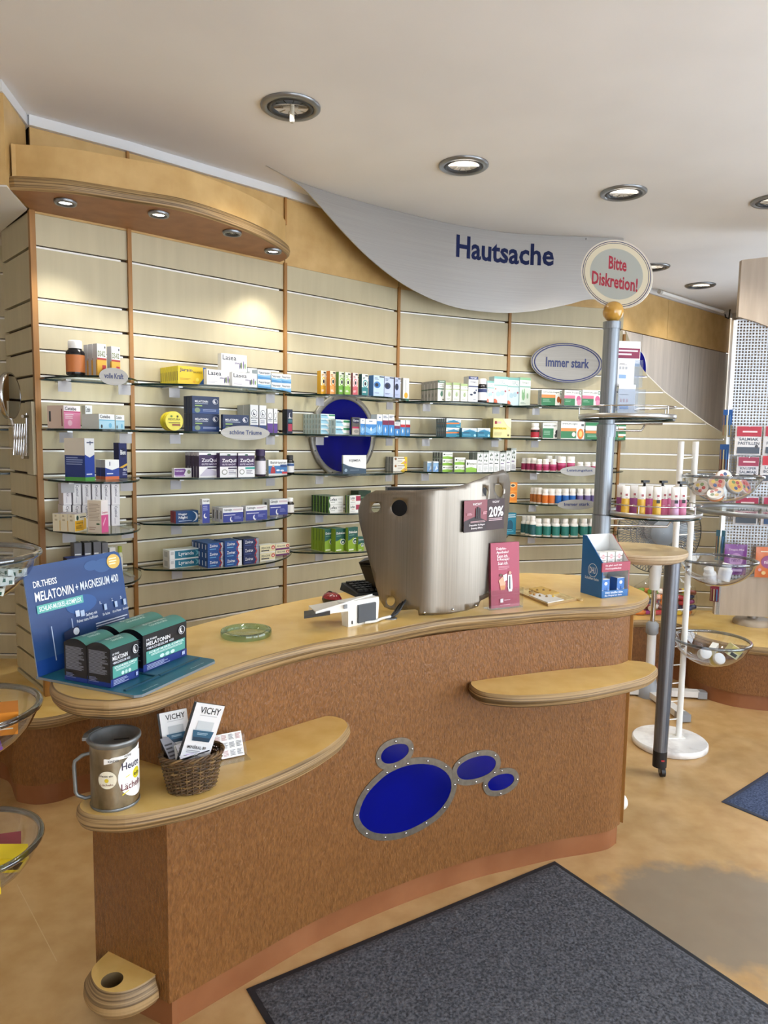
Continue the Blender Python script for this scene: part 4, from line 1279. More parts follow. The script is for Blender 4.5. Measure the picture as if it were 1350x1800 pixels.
B(0, -3, 132, 153, 904, CANY, 'cream and yellow carton with its row', xl=92, n=3, yaw=36)
B(0, -3, 178, 191, 880, CANP, 'white and pink carton with small print side', xl=154, yaw=36, dd=.03)
for q, (x, xr_, yy) in enumerate(((131, 145, 955), (149, 162, 954), (165, 179, 953))):
    B(0, -5, x, xr_, yy, GREY, 'grey upright carton %s' % ('left of three', 'middle of three', 'right of three')[q], d=.14, dep=.06)
B(0, -5, 180, 191, 954, GREY, 'grey upright carton at the end of the row', d=.13, dep=.05)
B(0, -5, 118, 166, 982, D('1a2350', [('l', .1, .4, .5, .9, 2, 'd8dcea'), ('r', .6, 0, 1, 1, '3d6fc0')], s='121838', t='27408a'), 'dark blue low carton in front of the grey ones', dd=.03, dep=.06)
B(0, -5, 193, 204, 963, D('eee9e6', [('r', 0, .3, 1, .6, 'b5343c')], s='d5cfcc'), 'small white and red carton', d=.12, dep=.04)

# ---- canopy bay
B(1, 3, 313, 363, 642, JARS, 'yellow-blue carton heading a long row', xl=271, n=9)
lb0 = B(1, 3, 363.5, 407, 648, LAS, 'white lavender carton left of the pair', dep=.03)
la = B(1, 3, 408, 452, 653, LAS, 'white lavender carton right of the pair', dep=.03)
B(1, 3, 389, 434, 620, LAS, 'white lavender carton lying on top of the pair', d=.215, dep=.035, z0=shelf_z(3) + max(la[0].dimensions.z, lb0[0].dimensions.z) + .0015)
B(1, 3, 435, 452, 646, NEU, 'pale blue carton half hidden behind lavender cartons', d=.12, dep=.05)
B(1, 3, 453, 476, 649, NEU, 'white and blue carton left stack', dep=.05, m=2)
B(1, 3, 477, 512, 655.5, NEU, 'white and blue carton right stack', dep=.05, m=2, cols=2, dd=.01)
B(1, 1, 338, 386, 695, MEL, 'navy moon-print carton', xl=323, n=3, m=2)
B(1, 1, 391.5, 438, 728, MEL, 'navy moon-print carton behind the oval tag', xl=388)
B(1, 1, 440, 454.5, 711, SPR, 'white and navy slim carton', xl=416, d=.13, n=2)
B(1, 1, 456, 468.5, 712, SPR, 'second white-navy slim carton', d=.13, dep=.035)
B(1, 1, 470, 480, 718, SPRP, 'white and purple slim carton left', d=.13, dep=.03)
B(1, 1, 481, 488, 718, SPRP, 'white and purple slim carton right', d=.12, dep=.03)
B(1, 1, 504.5, 514.5, 719, NAVB, 'black and red slim carton at the right end', xl=496, d=.09)
B(1, -1, 306, 337, 823, CAL, 'small white and violet carton', dep=.025)
B(1, -1, 350, 386, 795, ZZZ, 'purple and white sleep aid carton heading a row', xl=325.5, n=5)
B(1, -1, 386.5, 418, 796, ZZZ2, 'purple and white sleep aid carton middle of three', dep=.04)
B(1, -1, 418.5, 448, 796, ZZZ3, 'purple and white sleep aid carton with teal stripe', dep=.04)
B(1, -1, 472, 505, 808, BALD, 'white and blue carton with a figure in red', xl=468)
B(1, -3, 309, 349, 899, HOGG, 'blue night carton with white ring', xl=299, n=2)
B(1, -3, 355.5, 369, 877, CNT, 'tall slim indigo moon carton', xl=351)
B(1, -3, 392, 428, 893, CN, 'indigo moon carton heading a short row', xl=372, n=3)
B(1, -3, 432, 470, 889.5, CN, 'indigo moon carton standing alone in the middle', dep=.04)
B(1, -3, 474, 506, 878, CN, 'large indigo moon carton at the right', xl=461, dd=.03)
B(1, -5, 298, 354, 968, LYR, 'white and teal long carton', xl=286, m=2, n=1, dd=.012)
B(1, -5, 365, 395, 955.5, ZOV, 'blue cream carton left column', xl=337, m=3, n=5)
B(1, -5, 395.5, 425.5, 952, ZOV, 'blue cream carton middle column', dep=.035, m=3, n=3)
B(1, -5, 428, 455.5, 948, ZOVD, 'dark navy cream carton', dep=.05, m=3, n=2)
B(1, -5, 457, 484, 959, PEN, 'cream and red carton left', dep=.05, m=2)
B(1, -5, 484.5, 509, 957, PENP, 'cream and plum carton right', dep=.05, m=2, dd=.01)

# ---- porthole bay
for x, xr_, yy, l_, ds, lb in ((564, 573, 651, 557, eye('d9a52c', 'e8c65a', 'b88a1c', 'efe9d8'), 'yellow'), (580, 590, 651.5, 573.5, eye('e8a05a', 'ef8a2c', 'b0641c', 'f2d9bc'), 'orange'), (595.5, 605, 653, 590, eye('6aa23c', '7fb84a', '3f6a24', 'dfe8d0'), 'dark green'),
                               (606.5, 616, 654, 605, eye('86b84a', '9cc85a', '4f8a2c', 'e4ecd4'), 'light green'), (620, 629, 655, 616.5, eye('c8606a', 'd87a86', '6a2c34', 'eed6d4'), 'rose'), (636, 647, 657, 630, eye('2c7a7f', '4a9aa0', '16484c', 'dce8e6'), 'teal')):
    B(2, 3, x, xr_, yy, ds, 'slim eye drop carton in %s' % lb, xl=l_)
B(2, 3, 656.5, 675, 659, eye2('b9cfe8', '3f78b8'), 'wide pale blue eye drop carton', xl=647.5)
B(2, 3, 675.5, 692, 661, eye2('b9c6e4', '2f3a5c'), 'wide lavender eye drop carton', dep=.05)
B(2, 3, 694, 704, 663, eye2('b4c0e0', '232c4c'), 'slim lavender eye drop carton', xl=691.5)
B(2, 3, 708.5, 719, 664, OMN, 'slim white and grey carton with yellow seal', xl=704.5, dd=.01)
B(2, 1, 564, 589, 727, GRS, 'small white-green carton heading a block', xl=520, m=4, n=6)
B(2, 1, 590, 615, 737, GRS, 'small white-green carton beside the block', dep=.045, m=2, n=2)
B(2, 1, 619, 633, 733, OPT, 'dark eye care carton with oval logo', xl=616)
B(2, 1, 633.5, 642, 735, BLW, 'narrow blue and white eye drop carton', dep=.04)
B(2, 1, 642.5, 662, 736, BLW, 'wide blue and white eye drop carton', dep=.05)
B(2, 1, 662.5, 672, 728, BLW, 'tall blue and white eye drop carton', dep=.05)
B(2, 1, 672.5, 682.5, 728, BLR, 'tall plum-banded eye drop carton left', dep=.05)
B(2, 1, 683, 693, 728, BLR, 'tall plum-banded eye drop carton right', dep=.05)
B(2, 1, 693.5, 703, 741, BLR, 'small plum-banded eye drop carton', dep=.04)
B(2, 1, 704, 712, 738, BLRED, 'red-banded eye drop carton left', dep=.04, dd=.012)
B(2, 1, 713, 721, 738, BLRED, 'red-banded eye drop carton right', dep=.04, dd=.01)
B(2, -1, 603, 644, 800, KIJ, 'white and slate wide carton in front of the porthole', xl=600.5)
B(2, -1, 691.5, 716, 803, YEW, 'white and yellow flat carton', xl=677, n=3, m=2)
B(2, -3, 578, 604, 873, LEF, 'green and white flat carton', xl=547, m=2, n=6)
B(2, -3, 614.6, 634, 871, LEFR, 'green and white flat carton with red field', xl=606, m=2, n=2)
B(2, -3, 630, 652, 863, D('1f3a26', [('l', .1, .5, .8, .7, 1, '5a7a5a')], t='16301c'), 'dark green carton half hidden by the steel screen', d=.1, dep=.07)
B(2, -5, 571, 589, 930.5, DUL, 'green laxative carton heading a row', xl=546.5, n=5)
B(2, -5, 590, 608, 930, DUL, 'green laxative carton second from left', dep=.05, n=2)
B(2, -5, 612, 629, 927.5, DUL, 'green laxative carton third from left', xl=607)
B(2, -5, 629.5, 640, 944, DUL, 'small green laxative carton beside the steel screen', dep=.03)

# ---- bay behind the till
B(3, 3, 769.6, 783, 668, OME, 'white and dark green oil carton heading a row', xl=735, n=5)
B(3, 3, 783.5, 796, 672, OMG, 'white and sage oil carton left', dep=.05, n=2)
B(3, 3, 796.5, 809, 672, OMG, 'white and sage oil carton right', dep=.05, n=2)
B(3, 3, 810, 823, 674, OMG, 'white and sage oil carton beside the navy one', dep=.05)
B(3, 3, 823.5, 840, 661, OMV, 'tall white and navy oil carton', dep=.06)
B(3, 3, 856.5, 868, 669, OMT, 'slim pale blue oil carton', dep=.05)
B(3, 3, 868.5, 892, 661, OMT, 'large pale blue oil carton left', dep=.06)
B(3, 3, 892.5, 913, 663, OMT, 'large pale blue oil carton right', dep=.06, dd=.012)
B(3, 3, 913.5, 932, 663, OMK, 'large pale green oil carton with hand print', dep=.05, d=.07)
B(3, 1, 784.5, 810, 735, IMO, 'blue and orange diarrhoea remedy carton', xl=766, m=2, n=5)
B(3, 1, 812, 838, 752, IMB, 'blue remedy carton left', dep=.05)
B(3, 1, 839, 862, 752, IMB, 'blue remedy carton right', dep=.05)
B(3, 1, 867, 898, 735, ELE, 'pale yellow square carton', xl=838, n=3)
B(3, -1, 751, 761, 811, VAP, 'pale blue small carton left', dep=.05)
B(3, -1, 761.5, 771, 811, VAP, 'pale blue small carton right', dep=.05)
B(3, -1, 778, 795.5, 795, PER, 'white-green carton of the tall stack', xl=759.5, m=3, n=4, d=.23)
B(3, -1, 799, 818, 804, PER, 'white-green carton of the low stack', xl=796, m=2)
B(3, -1, 819, 838, 808, PER, 'white and green carton standing single', dep=.03)
for q, (x, xr_, yy, ds) in enumerate(((839, 849, 795, GAS), (849.5, 858.5, 795, GAS), (859, 868, 792, GAS), (868.5, 878, 793, GAS), (879, 889, 795, GASP), (889.5, 897.5, 792, GASP), (898, 907, 787.6, GASP))):
    B(3, -1, x, xr_, yy, ds, 'slim white carton with leaf print, %s of seven' % ('first', 'second', 'third', 'fourth', 'fifth', 'sixth', 'last')[q], dep=.05, n=2 if q < 5 else 1, dd=.015)
B(3, -3, 893, 909, 848, ORG, 'orange carton', dep=.04, m=2, d=.08)
B(3, -5, 889, 907, 902, TEA, 'teal carton', dep=.04, d=.09)

# ---- oval sign bay
B(4, 3, 952, 991, 684.5, LOG, 'white and green carton with orange band', xl=945, n=2)
B(4, 3, 992, 1022.5, 685, LOGV, 'white, green and pink carton left', dep=.04)
B(4, 3, 1023.5, 1056, 685, LOGV, 'white, green and pink carton right', dep=.04)
B(4, 1, 954, 985.5, 743, LOGI, 'white and green carton with dark flower', xl=951)
B(4, 1, 986, 1027, 740, LOGB, 'large white and green carton with orange flower', dep=.05)
B(4, 1, 1029, 1086, 742, LOGC, 'large green carton behind the silver pole', dep=.06)
B(4, 1, 1087, 1100, 746.5, LOGC, 'green and white carton right of the silver pole', dep=.04, m=2, d=.07)


# ================================================================== bottles
def bottle_parts(r, h, body, label, lid, mid=None, neck=.72, lidr=.8, n=18):
    mb = MB()
    zs = h * .74
    mb.lathe([(r * .94, 0), (r, h * .02), (r, h * .08)], (0, 0, 0), body, n, True, False)
    mb.lathe([(r * 1.004, h * .08), (r * 1.004, h * .58)], (0, 0, 0), label, n, False, False)
    if mid:
        mb.lathe([(r * 1.008, h * .42), (r * 1.008, h * .56)], (0, 0, 0), mid, n, False, False)
    mb.lathe([(r, h * .58), (r, h * .64), (r * .9, h * .70), (r * neck, zs), (r * neck, h * .8)], (0, 0, 0), body, n, False, True)
    lb = MB()
    lb.lathe([(r * lidr, h * .77), (r * lidr, h * .975), (r * lidr * .9, h), (.001, h)], (0, 0, 0), lid, n, True, True)
    return mb.mesh('bottle'), lb.mesh('lid')


NTH = ('first', 'second', 'third', 'fourth', 'fifth', 'sixth', 'seventh', 'eighth')


def bottle(i, k, xc, wpx, yt, parts, label, d=None, dd=.03, key=None, cat='bottle', group=None):
    b = BAYS[i]
    zb = shelf_z(k) + .0003
    if d is None:
        d = .2
        for _ in range(3):
            s, _z = b.hit(xc, yt, d)
            d = max(.05, dfront(i, s) - dd)
    s, _z = b.hit(xc, yt, d)
    C = b.p(s, d, zb)
    r = wpx / 2 * C.y / FPX
    h = solve(lambda q: PJ(C + Vector((0, 0, q)))[1], yt, .01, .4)
    a, c = bottle_parts(r, h, *parts) if key is None else key.setdefault('m', bottle_parts(r, h, *parts))
    where = '%s, %s' % (SHN[k], BAYN[i])
    o = tag(obj('bottle', a, None, C, b.rz), label + ', ' + where, cat, group or label + ', ' + where)
    obj('lid', c, o)
    return o


WB, WL = M('eceae8', .4), M('f2f1ef', .35)
bottle(0, 3, 131.5, 31, 599, (M('17151a', .25), M('c2743c'), WL, None, .7, .74), 'dark jar with orange label and white lid', d=.27)
bottle(1, -1, 457.5, 19, 790, (M('2a2036', .3), M('e4e2ea'), M('3a2a52'), None, .8, .9), 'purple bottle with white label', dd=.04)
bottle(1, -1, 509.5, 15, 800, (M('1d1a1c', .25), M('e4e6ea'), M('232325'), M('3a5a94'), .7, .78), 'dark glass bottle beside red figure carton', d=.09)
bottle(1, -3, 509.5, 15, 875, (M('1d1412', .25), M('ecebe8'), WL, None, .7, .78), 'brown glass bottle with white cap', d=.10)
bottle(3, 3, 848, 17, 666, (M('16181f', .25), M('e8eaf0'), M('e8e8ea'), M('33406e'), .75, .82), 'dark oil bottle with navy label and white cap', dd=.04)
bottle(4, 1, 941, 15, 744, (WB, M('b0283a'), WL, M('2a1418'), .78, .86), 'small white bottle with red label', dd=.03)
kx = {}
PINK, PINKD = M('a92a5c'), M('8f2350')
for q, x in enumerate((948, 960, 973, 1020, 1033, 1045)):
    bottle(4, -1, x, 11.2, 807 if q < 3 else 812, (WB, PINK, WL, M('c85a86'), .85, .9, ), '%s magenta-labelled bottle of the front row' % NTH[q], key=None, dd=.03, group='magenta bottles, middle shelf, oval-sign bay')
for q, x in enumerate((922, 931, 938.5)):
    bottle(4, -1, x, 10.5, 805, (WB, PINKD, WL, None, .85, .9), '%s magenta-labelled bottle receding at left' % NTH[q], d=(.06, .10, .13)[q], group='magenta bottles, middle shelf, oval-sign bay')
for q, x in enumerate((988, 1004)):
    bottle(4, -1, x, 14.5, 802.5, (WB, PINK, WL, M('c85a86'), .85, .9), ('left', 'right')[q] + ' one of two larger magenta-labelled bottles', dd=.035, group='magenta bottles, middle shelf, oval-sign bay')
for q, x in enumerate((965, 980)):
    bottle(4, -1, x, 13, 801, (WB, PINKD, WL, None, .85, .9), ('left', 'right')[q] + ' magenta-labelled bottle of the back row', d=.12, group='magenta bottles, middle shelf, oval-sign bay')
for row, dd_ in ((0, .03), (1, .085)):
    for q, (x, c_) in enumerate(((959, 'd9772c'), (970.5, 'dd7a38'), (982, '2f6fc0'), (995, '2f6fc0'), (1007, '2f6fc0'), (1020, '75689c'), (1033, '75689c'), (1044, '6d6294'))):
        nm = {'d9772c': 'orange', 'dd7a38': 'orange', '2f6fc0': 'bright blue', '75689c': 'lilac', '6d6294': 'lilac'}[c_]
        bottle(4, -3, x - 3 * row, 11, 859, (WB, M(c_), WL, None, .85, .9), '%s bottle of the %s row, %s label' % (NTH[q], ('front', 'back')[row], nm), dd=dd_, group='colour-labelled bottles, fourth shelf, oval-sign bay')
for q, x in enumerate((937, 943, 949)):
    bottle(4, -3, x, 9.5, 857, (WB, M('b06a34'), WL, None, .85, .9), '%s orange-labelled bottle receding at left' % NTH[q], d=(.10, .14, .175)[q], group='colour-labelled bottles, fourth shelf, oval-sign bay')
TEAL = M('2f7f78')
for row, dd_ in ((0, .032), (1, .09), (2, .145)):
    for q, x in enumerate((947, 962, 978, 994, 1010, 1027, 1041)):
        bottle(4, -5, x - 2.5 * row, 13.6, 911.5, (WB, TEAL, WL, None, .7, .74), '%s teal-labelled bottle of the %s row' % (NTH[q], ('front', 'second', 'rear')[row]), dd=dd_, group='teal-labelled bottles, bottom shelf, oval-sign bay')
for q, x in enumerate((922, 930, 937)):
    bottle(4, -5, x, 12, 907, (WB, M('2a5f66'), WL, None, .7, .74), '%s teal-labelled bottle receding at left' % NTH[q], d=(.07, .125, .18)[q], group='teal-labelled bottles, bottom shelf, oval-sign bay')
bottle(0, -5, 210.5, 9, 960, (M('d8d8c8', .3), M('e8e8e0'), M('a9b53a'), None, .6, .8), 'slim bottle with lime green cap', d=.10)

# two round yellow tins standing on edge
for q, (x, yy, r_) in enumerate(((305, 741.5, .043), (299, 742, .042))):
    b = BAYS[1]
    d_ = (.2, .165)[q]
    s, _z = b.hit(x, yy, d_)
    t = thing('pastille_tin', ('round yellow pastille tin standing on edge, front one', 'round yellow pastille tin standing on edge, behind the front one')[q], 'tin', b.p(s, d_, shelf_z(1) + r_), b.rz, 'yellow pastille tins')
    m1 = MB()
    n = 28
    m1.loft([[Vector((r_ * f * math.cos(2 * PI * i / n), y, r_ * f * math.sin(2 * PI * i / n))) for i in range(n)] for f, y in ((1, .012), (1, -.004), (.97, -.008))], M('c9b91e', .35), M('c9b91e', .35), M('d8cc2c', .35))
    m1.build('tin_body', t)
    lm = MB()
    print_on(lm, [('t', 'RESCURA', .1, .55, .9, .68, '3a4a1c'), ('r', .1, .36, .9, .42, '7a6a20'), ('e', .3, .8, .08, .06, '5a7a2c'), ('e', .72, .8, .06, .07, '3a3a1c'), ('r', .35, .2, .9, .32, '8a4a30')], (-r_ * .8, -.0085, -r_ * .8), (1, 0, 0), (0, 0, 1), r_ * 1.6, r_ * 1.6, (0, -1, 0))
    lm.build('lid_print', t)


# ================================================================== oval tags and the oval wall sign
def oval_tag(i, px, py, wpx, hpx, txt, label, k, tilt=0):
    b = BAYS[i]
    d = .2
    for _ in range(3):
        s, z = b.hit(px, py, d)
        d = dfront(i, s) + .006
    C = b.p(s, d, z)
    rx = wpx / 2 * C.y / FPX / max(.55, abs(Vector((-C.x, -C.y)).normalized().dot(b.N)))
    ry = hpx / 2 * C.y / FPX
    t = thing('shelf_tag', label, 'shelf tag', C, b.rz, 'oval shelf tags')
    el = ellipse(0, 0, rx, ry, 36)
    mb = MB()
    mb.loft([[Vector((p.x, y, p.y)) for p in el] for y in (.002, -.001)], SIGNM, SIGNM, SIGNM, smooth=False)
    mb.build('plate', t)
    MB().text(txt, (-rx * .66, -.0018, -ry * .24), (1, 0, 0), (0, 0, 1), rx * 1.32, ry * .62, M('232c5c', .4)).build('lettering', t)
    MB().box((0, .012, shelf_z(k) - z - .004), (.02, .02, .012), ALU).build('clip', t)


oval_tag(0, 200, 662, 47, 30, 'volle Kraft', 'oval steel tag on the top shelf of the left bay', 3)
oval_tag(1, 432, 761, 84, 25, 'schöne Träume', 'oval steel tag on the second shelf of the canopy bay', 1)
oval_tag(4, 1019, 828, 66, 18, 'Leistungslust', 'oval steel tag on the middle shelf of the oval-sign bay', -1)
oval_tag(4, 1014, 887, 66, 18, 'Immer stark', 'oval steel tag on the fourth shelf of the oval-sign bay', -3)
b = BAYS[4]
s, z = b.hit(997, 638, .05)
C = b.p(s, .05, z)
t = thing('oval_sign', 'large oval steel sign with blue rim line on the slat wall', 'sign', C, b.rz)
rx, ry = .262, .128
el = ellipse(0, 0, rx, ry, 56)
MB().loft([[Vector((p.x, y, p.y)) for p in el] for y in (.004, -.002)], SIGNM, SIGNM, SIGNM, smooth=False).build('plate', t)
for f in (.97, .9):
    o = [Vector((p.x * f, -.003, p.y * f * (1 if f > .95 else .985))) for p in el]
    MB().tube(o, .0035 if f < .95 else .0025, M('23306e', .4), 6, True).build('rim_line', t)
MB().text('Immer stark', (-.155, -.0035, -.03), (1, 0, 0), (0, 0, 1), .315, .062, M('1f2b5e', .4)).build('lettering', t)
MB().box((0, .025, 0), (.03, .04, .03), ALU).build('standoff', t)

# ================================================================== on the countertop
Zc = CT + .0004
# ---- cardboard display with its tray, back card and four packs
u_ = Vector((.388, .922, 0)).normalized()
w_ = Vector((-u_.y, u_.x, 0))
o_ = W(243, 1229, CT)
rzd = math.atan2(u_.y, u_.x)
tray = thing('counter_display', 'blue cardboard counter display with tray and tall printed back card', 'display', (o_.x, o_.y, Zc), rzd)
TEALC = noise_mat('teal_card', '1f5f78', '2b7a8c', (1, 1, 1), 4, 2, .35)
tw, td = .286, .302
mb = MB()
ol = ccw([(.012, 0), (tw - .012, 0), (tw, .012), (tw, td), (0, td), (0, .012)])
mb.prism(ol, 0, .006, M('777f86', .5), TEALC)
mb.build('tray', tray)
rim = MB()
for x0, x1, y0, y1 in ((.012, .115, .045, .052), (.125, tw - .012, .045, .052), (.115, .121, .045, .25)):
    rim.box(((x0 + x1) / 2, (y0 + y1) / 2, .0075), (x1 - x0, y1 - y0, .004), M('1c4a5e', .4))
tag(rim.build('tray_ribs', tray), kind='stuff')
tm = MB()
tm.text('Melatonin kann die Einschlafzeit', (.03, .012, .0064), (1, 0, 0), (0, 1, 0), .05, .005, M('cfe4ea', .5))
tm.text('Magnesium 400', (.2, .014, .0064), (1, 0, 0), (0, 1, 0), .05, .005, M('cfe4ea', .5))
tm.build('tray_lettering', tray)
# back card leaning backwards
lean = math.radians(9)
cu, cvv = Vector((1, 0, 0)), Vector((0, math.sin(lean), math.cos(lean)))
cw, chh = .308, .256
cb = MB()
co0 = Vector((-.004, td - .012, .007))
cn = Vector((0, -math.cos(lean), math.sin(lean)))
rr = .02
oc = [(0, 0), (cw, 0), (cw, chh - rr), (cw - rr * .3, chh - rr * .3), (cw - rr, chh), (rr, chh), (rr * .3, chh - rr * .3), (0, chh - rr)]
CARDM = noise_mat('blue_card', '1d3a6e', '2a4f86', (.6, .6, 3), 4, 2, .4)
fr_ = [co0 + cu * x + cvv * y for x, y in oc]
bk_ = [p - cn * .003 for p in fr_]
cb.loft([bk_, fr_], M('8a97a8', .5), M('8a97a8', .5), CARDM, smooth=False)
print_on(cb, [('r', 0, 0, 1, .14, '12408a'), ('e', .78, .88, .1, .07, '37598c'), ('e', .66, .9, .08, .05, '37598c'), ('e', .5, .55, .16, .09, '2c5590'), ('t', 'DR.THEISS', .07, .80, .29, .86, 'f2f4f8'), ('t', 'MELATONIN', .07, .67, .44, .76, 'f4f6fa'), ('t', '+ MAGNESIUM 400', .46, .68, .93, .765, 'dfe6f0'),
              ('r', .07, .56, .52, .635, '5fb0a8'), ('t', 'SCHLAF-MUSKEL-KOMPLEX', .09, .575, .5, .62, 'f2f8f6'), ('e', .9, .9, .075, .075, 'd9b45a'), ('l', .85, .86, .95, .94, 3, 'f6ecc8'),
              ('r', .42, .44, .46, .5, 'c8d4e6'), ('r', .47, .43, .51, .49, 'b4c4dc'), ('t', 'Sachets mit', .52, .42, .64, .45, 'dfe6f0'), ('t', 'Pulver zum Auflösen', .42, .38, .64, .41, 'dfe6f0'),
              ('t', '1.', .68, .5, .7, .53, 'dfe6f0'), ('r', .72, .43, .75, .49, 'a9bcd8'), ('t', '2.', .81, .5, .83, .53, 'dfe6f0'), ('r', .84, .43, .87, .49, 'a9bcd8'), ('t', '3.', .91, .5, .93, .53, 'dfe6f0'), ('r', .94, .43, .97, .49, 'a9bcd8'),
              ('t', 'Ein Sachet', .69, .38, .77, .405, 'dfe6f0'), ('t', '100 ml Wasser', .8, .38, .9, .405, 'dfe6f0'), ('t', 'Gut umrühren', .92, .38, .99, .405, 'dfe6f0'), ('l', .6, .2, .98, .33, 5, 'c2cee2'),
              ('r', .16, .1, .168, .42, 'b8c8e0'), ('r', .36, .34, .367, .44, 'b8c8e0'), ('p', [(.27, .06), (.42, .1), (.42, .36), (.27, .33)], '12234a'), ('e', .39, .31, .03, .035, 'dfe6f0'), ('t', 'MELATONIN', .29, .2, .4, .23, 'e6eaf2')],
         co0, cu, cvv, cw, chh, cn)
cb.build('back_card', tray)


def dome_pack(w, dep, h, big):
    """carton with a bulged top"""
    mb = MB()
    x, y = w / 2, dep / 2
    n = 8
    prof = [(-y + dep * j / n, h + .012 * (1 - (2 * j / n - 1) ** 2)) for j in range(n + 1)]
    K = M('11131b', .38)
    G = M('3f857c', .4)
    for sx in (-1, 1):
        pts = [Vector((sx * x, -y, 0)), Vector((sx * x, y, 0))] + [Vector((sx * x, a, c)) for a, c in prof[::-1]]
        mb.poly(pts if sx > 0 else pts[::-1], K)
    mb.poly([(-x, -y, 0), (x, -y, 0), (x, -y, h), (-x, -y, h)], K)
    mb.poly([(x, y, 0), (-x, y, 0), (-x, y, h), (x, y, h)], K)
    mb.poly([(-x, y, 0), (x, y, 0), (x, -y, 0), (-x, -y, 0)], K)
    mb.loft([[Vector((-x, a, c)) for a, c in prof], [Vector((x, a, c)) for a, c in prof]][::-1], G, closed=False)
    el = [('r', 0, 0, 1, .2, '16307c'), ('r', 0, .8, 1, 1, '0d0f16'), ('t', 'DR.THEISS', .07, .82, .3, .87, 'e8ebf2'), ('t', 'MELATONIN', .07, .68, .6, .79, 'f4f6fa'), ('t', '+MAGNESIUM 400', .07, .58, .68, .65, 'd5dae4'),
          ('r', .06, .22, .95, .54, '4f9d92'), ('t', 'SCHLAF-MUSKEL-KOMPLEX', .12, .46, .92, .52, 'eef6f4'), ('l', .16, .38, .88, .44, 2, 'cfe6e0'), ('e', .4, .29, .05, .05, 'cfe6e0'), ('e', .52, .29, .05, .05, 'b8dad2'), ('e', .64, .29, .05, .05, 'cfe6e0'), ('l', .06, .03, .6, .18, 4, 'aeb9da'), ('r', .86, .07, .93, .17, 'aeb9da'),
          ('e', .86, .8, .1 if not big else .075, .12, 'e6e9f0'), ('e', .86, .8, .085 if not big else .064, .105, '11131b'), ('e', .85, .8, .055 if not big else .04, .075, 'f0f2f6'), ('e', .885 if not big else .875, .82, .05 if not big else .036, .07, '11131b')]
    print_on(mb, el, (-x, -y, 0), (1, 0, 0), (0, 0, 1), w, h, (0, -1, 0))
    print_on(mb, [('r', 0, 0, 1, .12, '16307c'), ('l', .08, .3, .9, .92, 22, '8d93a2'), ('l', .08, .08, .5, .22, 4, '7a84a8')], (-x, y, 0), (0, -1, 0), (0, 0, 1), dep, h, (-1, 0, 0))
    # lettering on the green top
    t3 = MB()
    vs, fs = text2d('MELATONIN + MAGNESIUM 400')
    mb.add([Vector((-x + w * (.25 + .5 * a), -y + dep * (.42 + .14 * c), h + .0123 * (1 - (2 * (.42 + .14 * c) - 1) ** 2) + .0004)) for a, c in vs], fs, M('d6ece6'))
    vs, fs = text2d('SCHLAF-MUSKEL-KOMPLEX')
    mb.add([Vector((-x + w * (.3 + .4 * a), -y + dep * (.26 + .1 * c), h + .0123 * (1 - (2 * (.26 + .1 * c) - 1) ** 2) + .0004)) for a, c in vs], fs, M('c2e0d8'))
    return mb.mesh('domed_carton')


def on_tray(px, py):
    p = W(px, py, CT + .0068)
    return p


c1 = on_tray(195, 1209.5)
me1 = dome_pack(.088, .068, .088, False)
me2 = dome_pack(.160, .070, .090, True)
for q, (me_, w0, d0, c0_, lb) in enumerate(((me1, .088, .068, c1, 'small black and green domed carton at the front of the display'), (me1, .088, .068, c1 + w_ * .0695, 'small black and green domed carton behind, against the back card'),
                                            (me2, .160, .070, on_tray(252, 1183), 'wide black and green domed carton at the front of the display'), (me2, .160, .070, on_tray(252, 1183) + w_ * .0715, 'wide black and green domed carton behind, against the back card'))):
    p = c0_ + u_ * (w0 / 2) + w_ * (d0 / 2)
    tag(obj('domed_carton', me_, None, p, rzd), lb, 'carton', 'domed cartons on the counter display')

# ---- glass coin dish
p = (W(386, 1122, CT) + W(478, 1112, CT)) / 2
t = thing('coin_dish', 'round thick glass coin dish on the countertop', 'dish', (p.x, p.y, Zc))
DISH = clear_mat('greenish_glass', (.80, .92, .86), 1.1)
DISHE = clear_mat('greenish_glass_edge', (.45, .66, .58), 1.8)
R_ = .073
MB().lathe([(R_ * .96, .0), (R_, .004), (R_, .014), (R_ * .98, .017)], (0, 0, 0), DISHE, 40, False, False).build('edge', t)
MB().lathe([(R_ * .98, .017), (R_ * .8, .0165), (R_ * .72, .009), (R_ * .4, .006), (.001, .0055)], (0, 0, 0), DISH, 40, False, False).build('bowl', t)

# ---- curved steel screen around the till display
SCR = Path(spline([(-.13, 2.56), (-.07, 2.43), (.0, 2.345), (.06, 2.30), (.118, 2.274), (.18, 2.272), (.239, 2.292), (.32, 2.346), (.39, 2.43), (.45, 2.54), (.49, 2.65), (.51, 2.76)], 8))


def cyl_hit(px, py):
    return SCR.hit(px, py)


def cyl_pt(s, z, off=0):
    return SCR.pt(s, z, off)


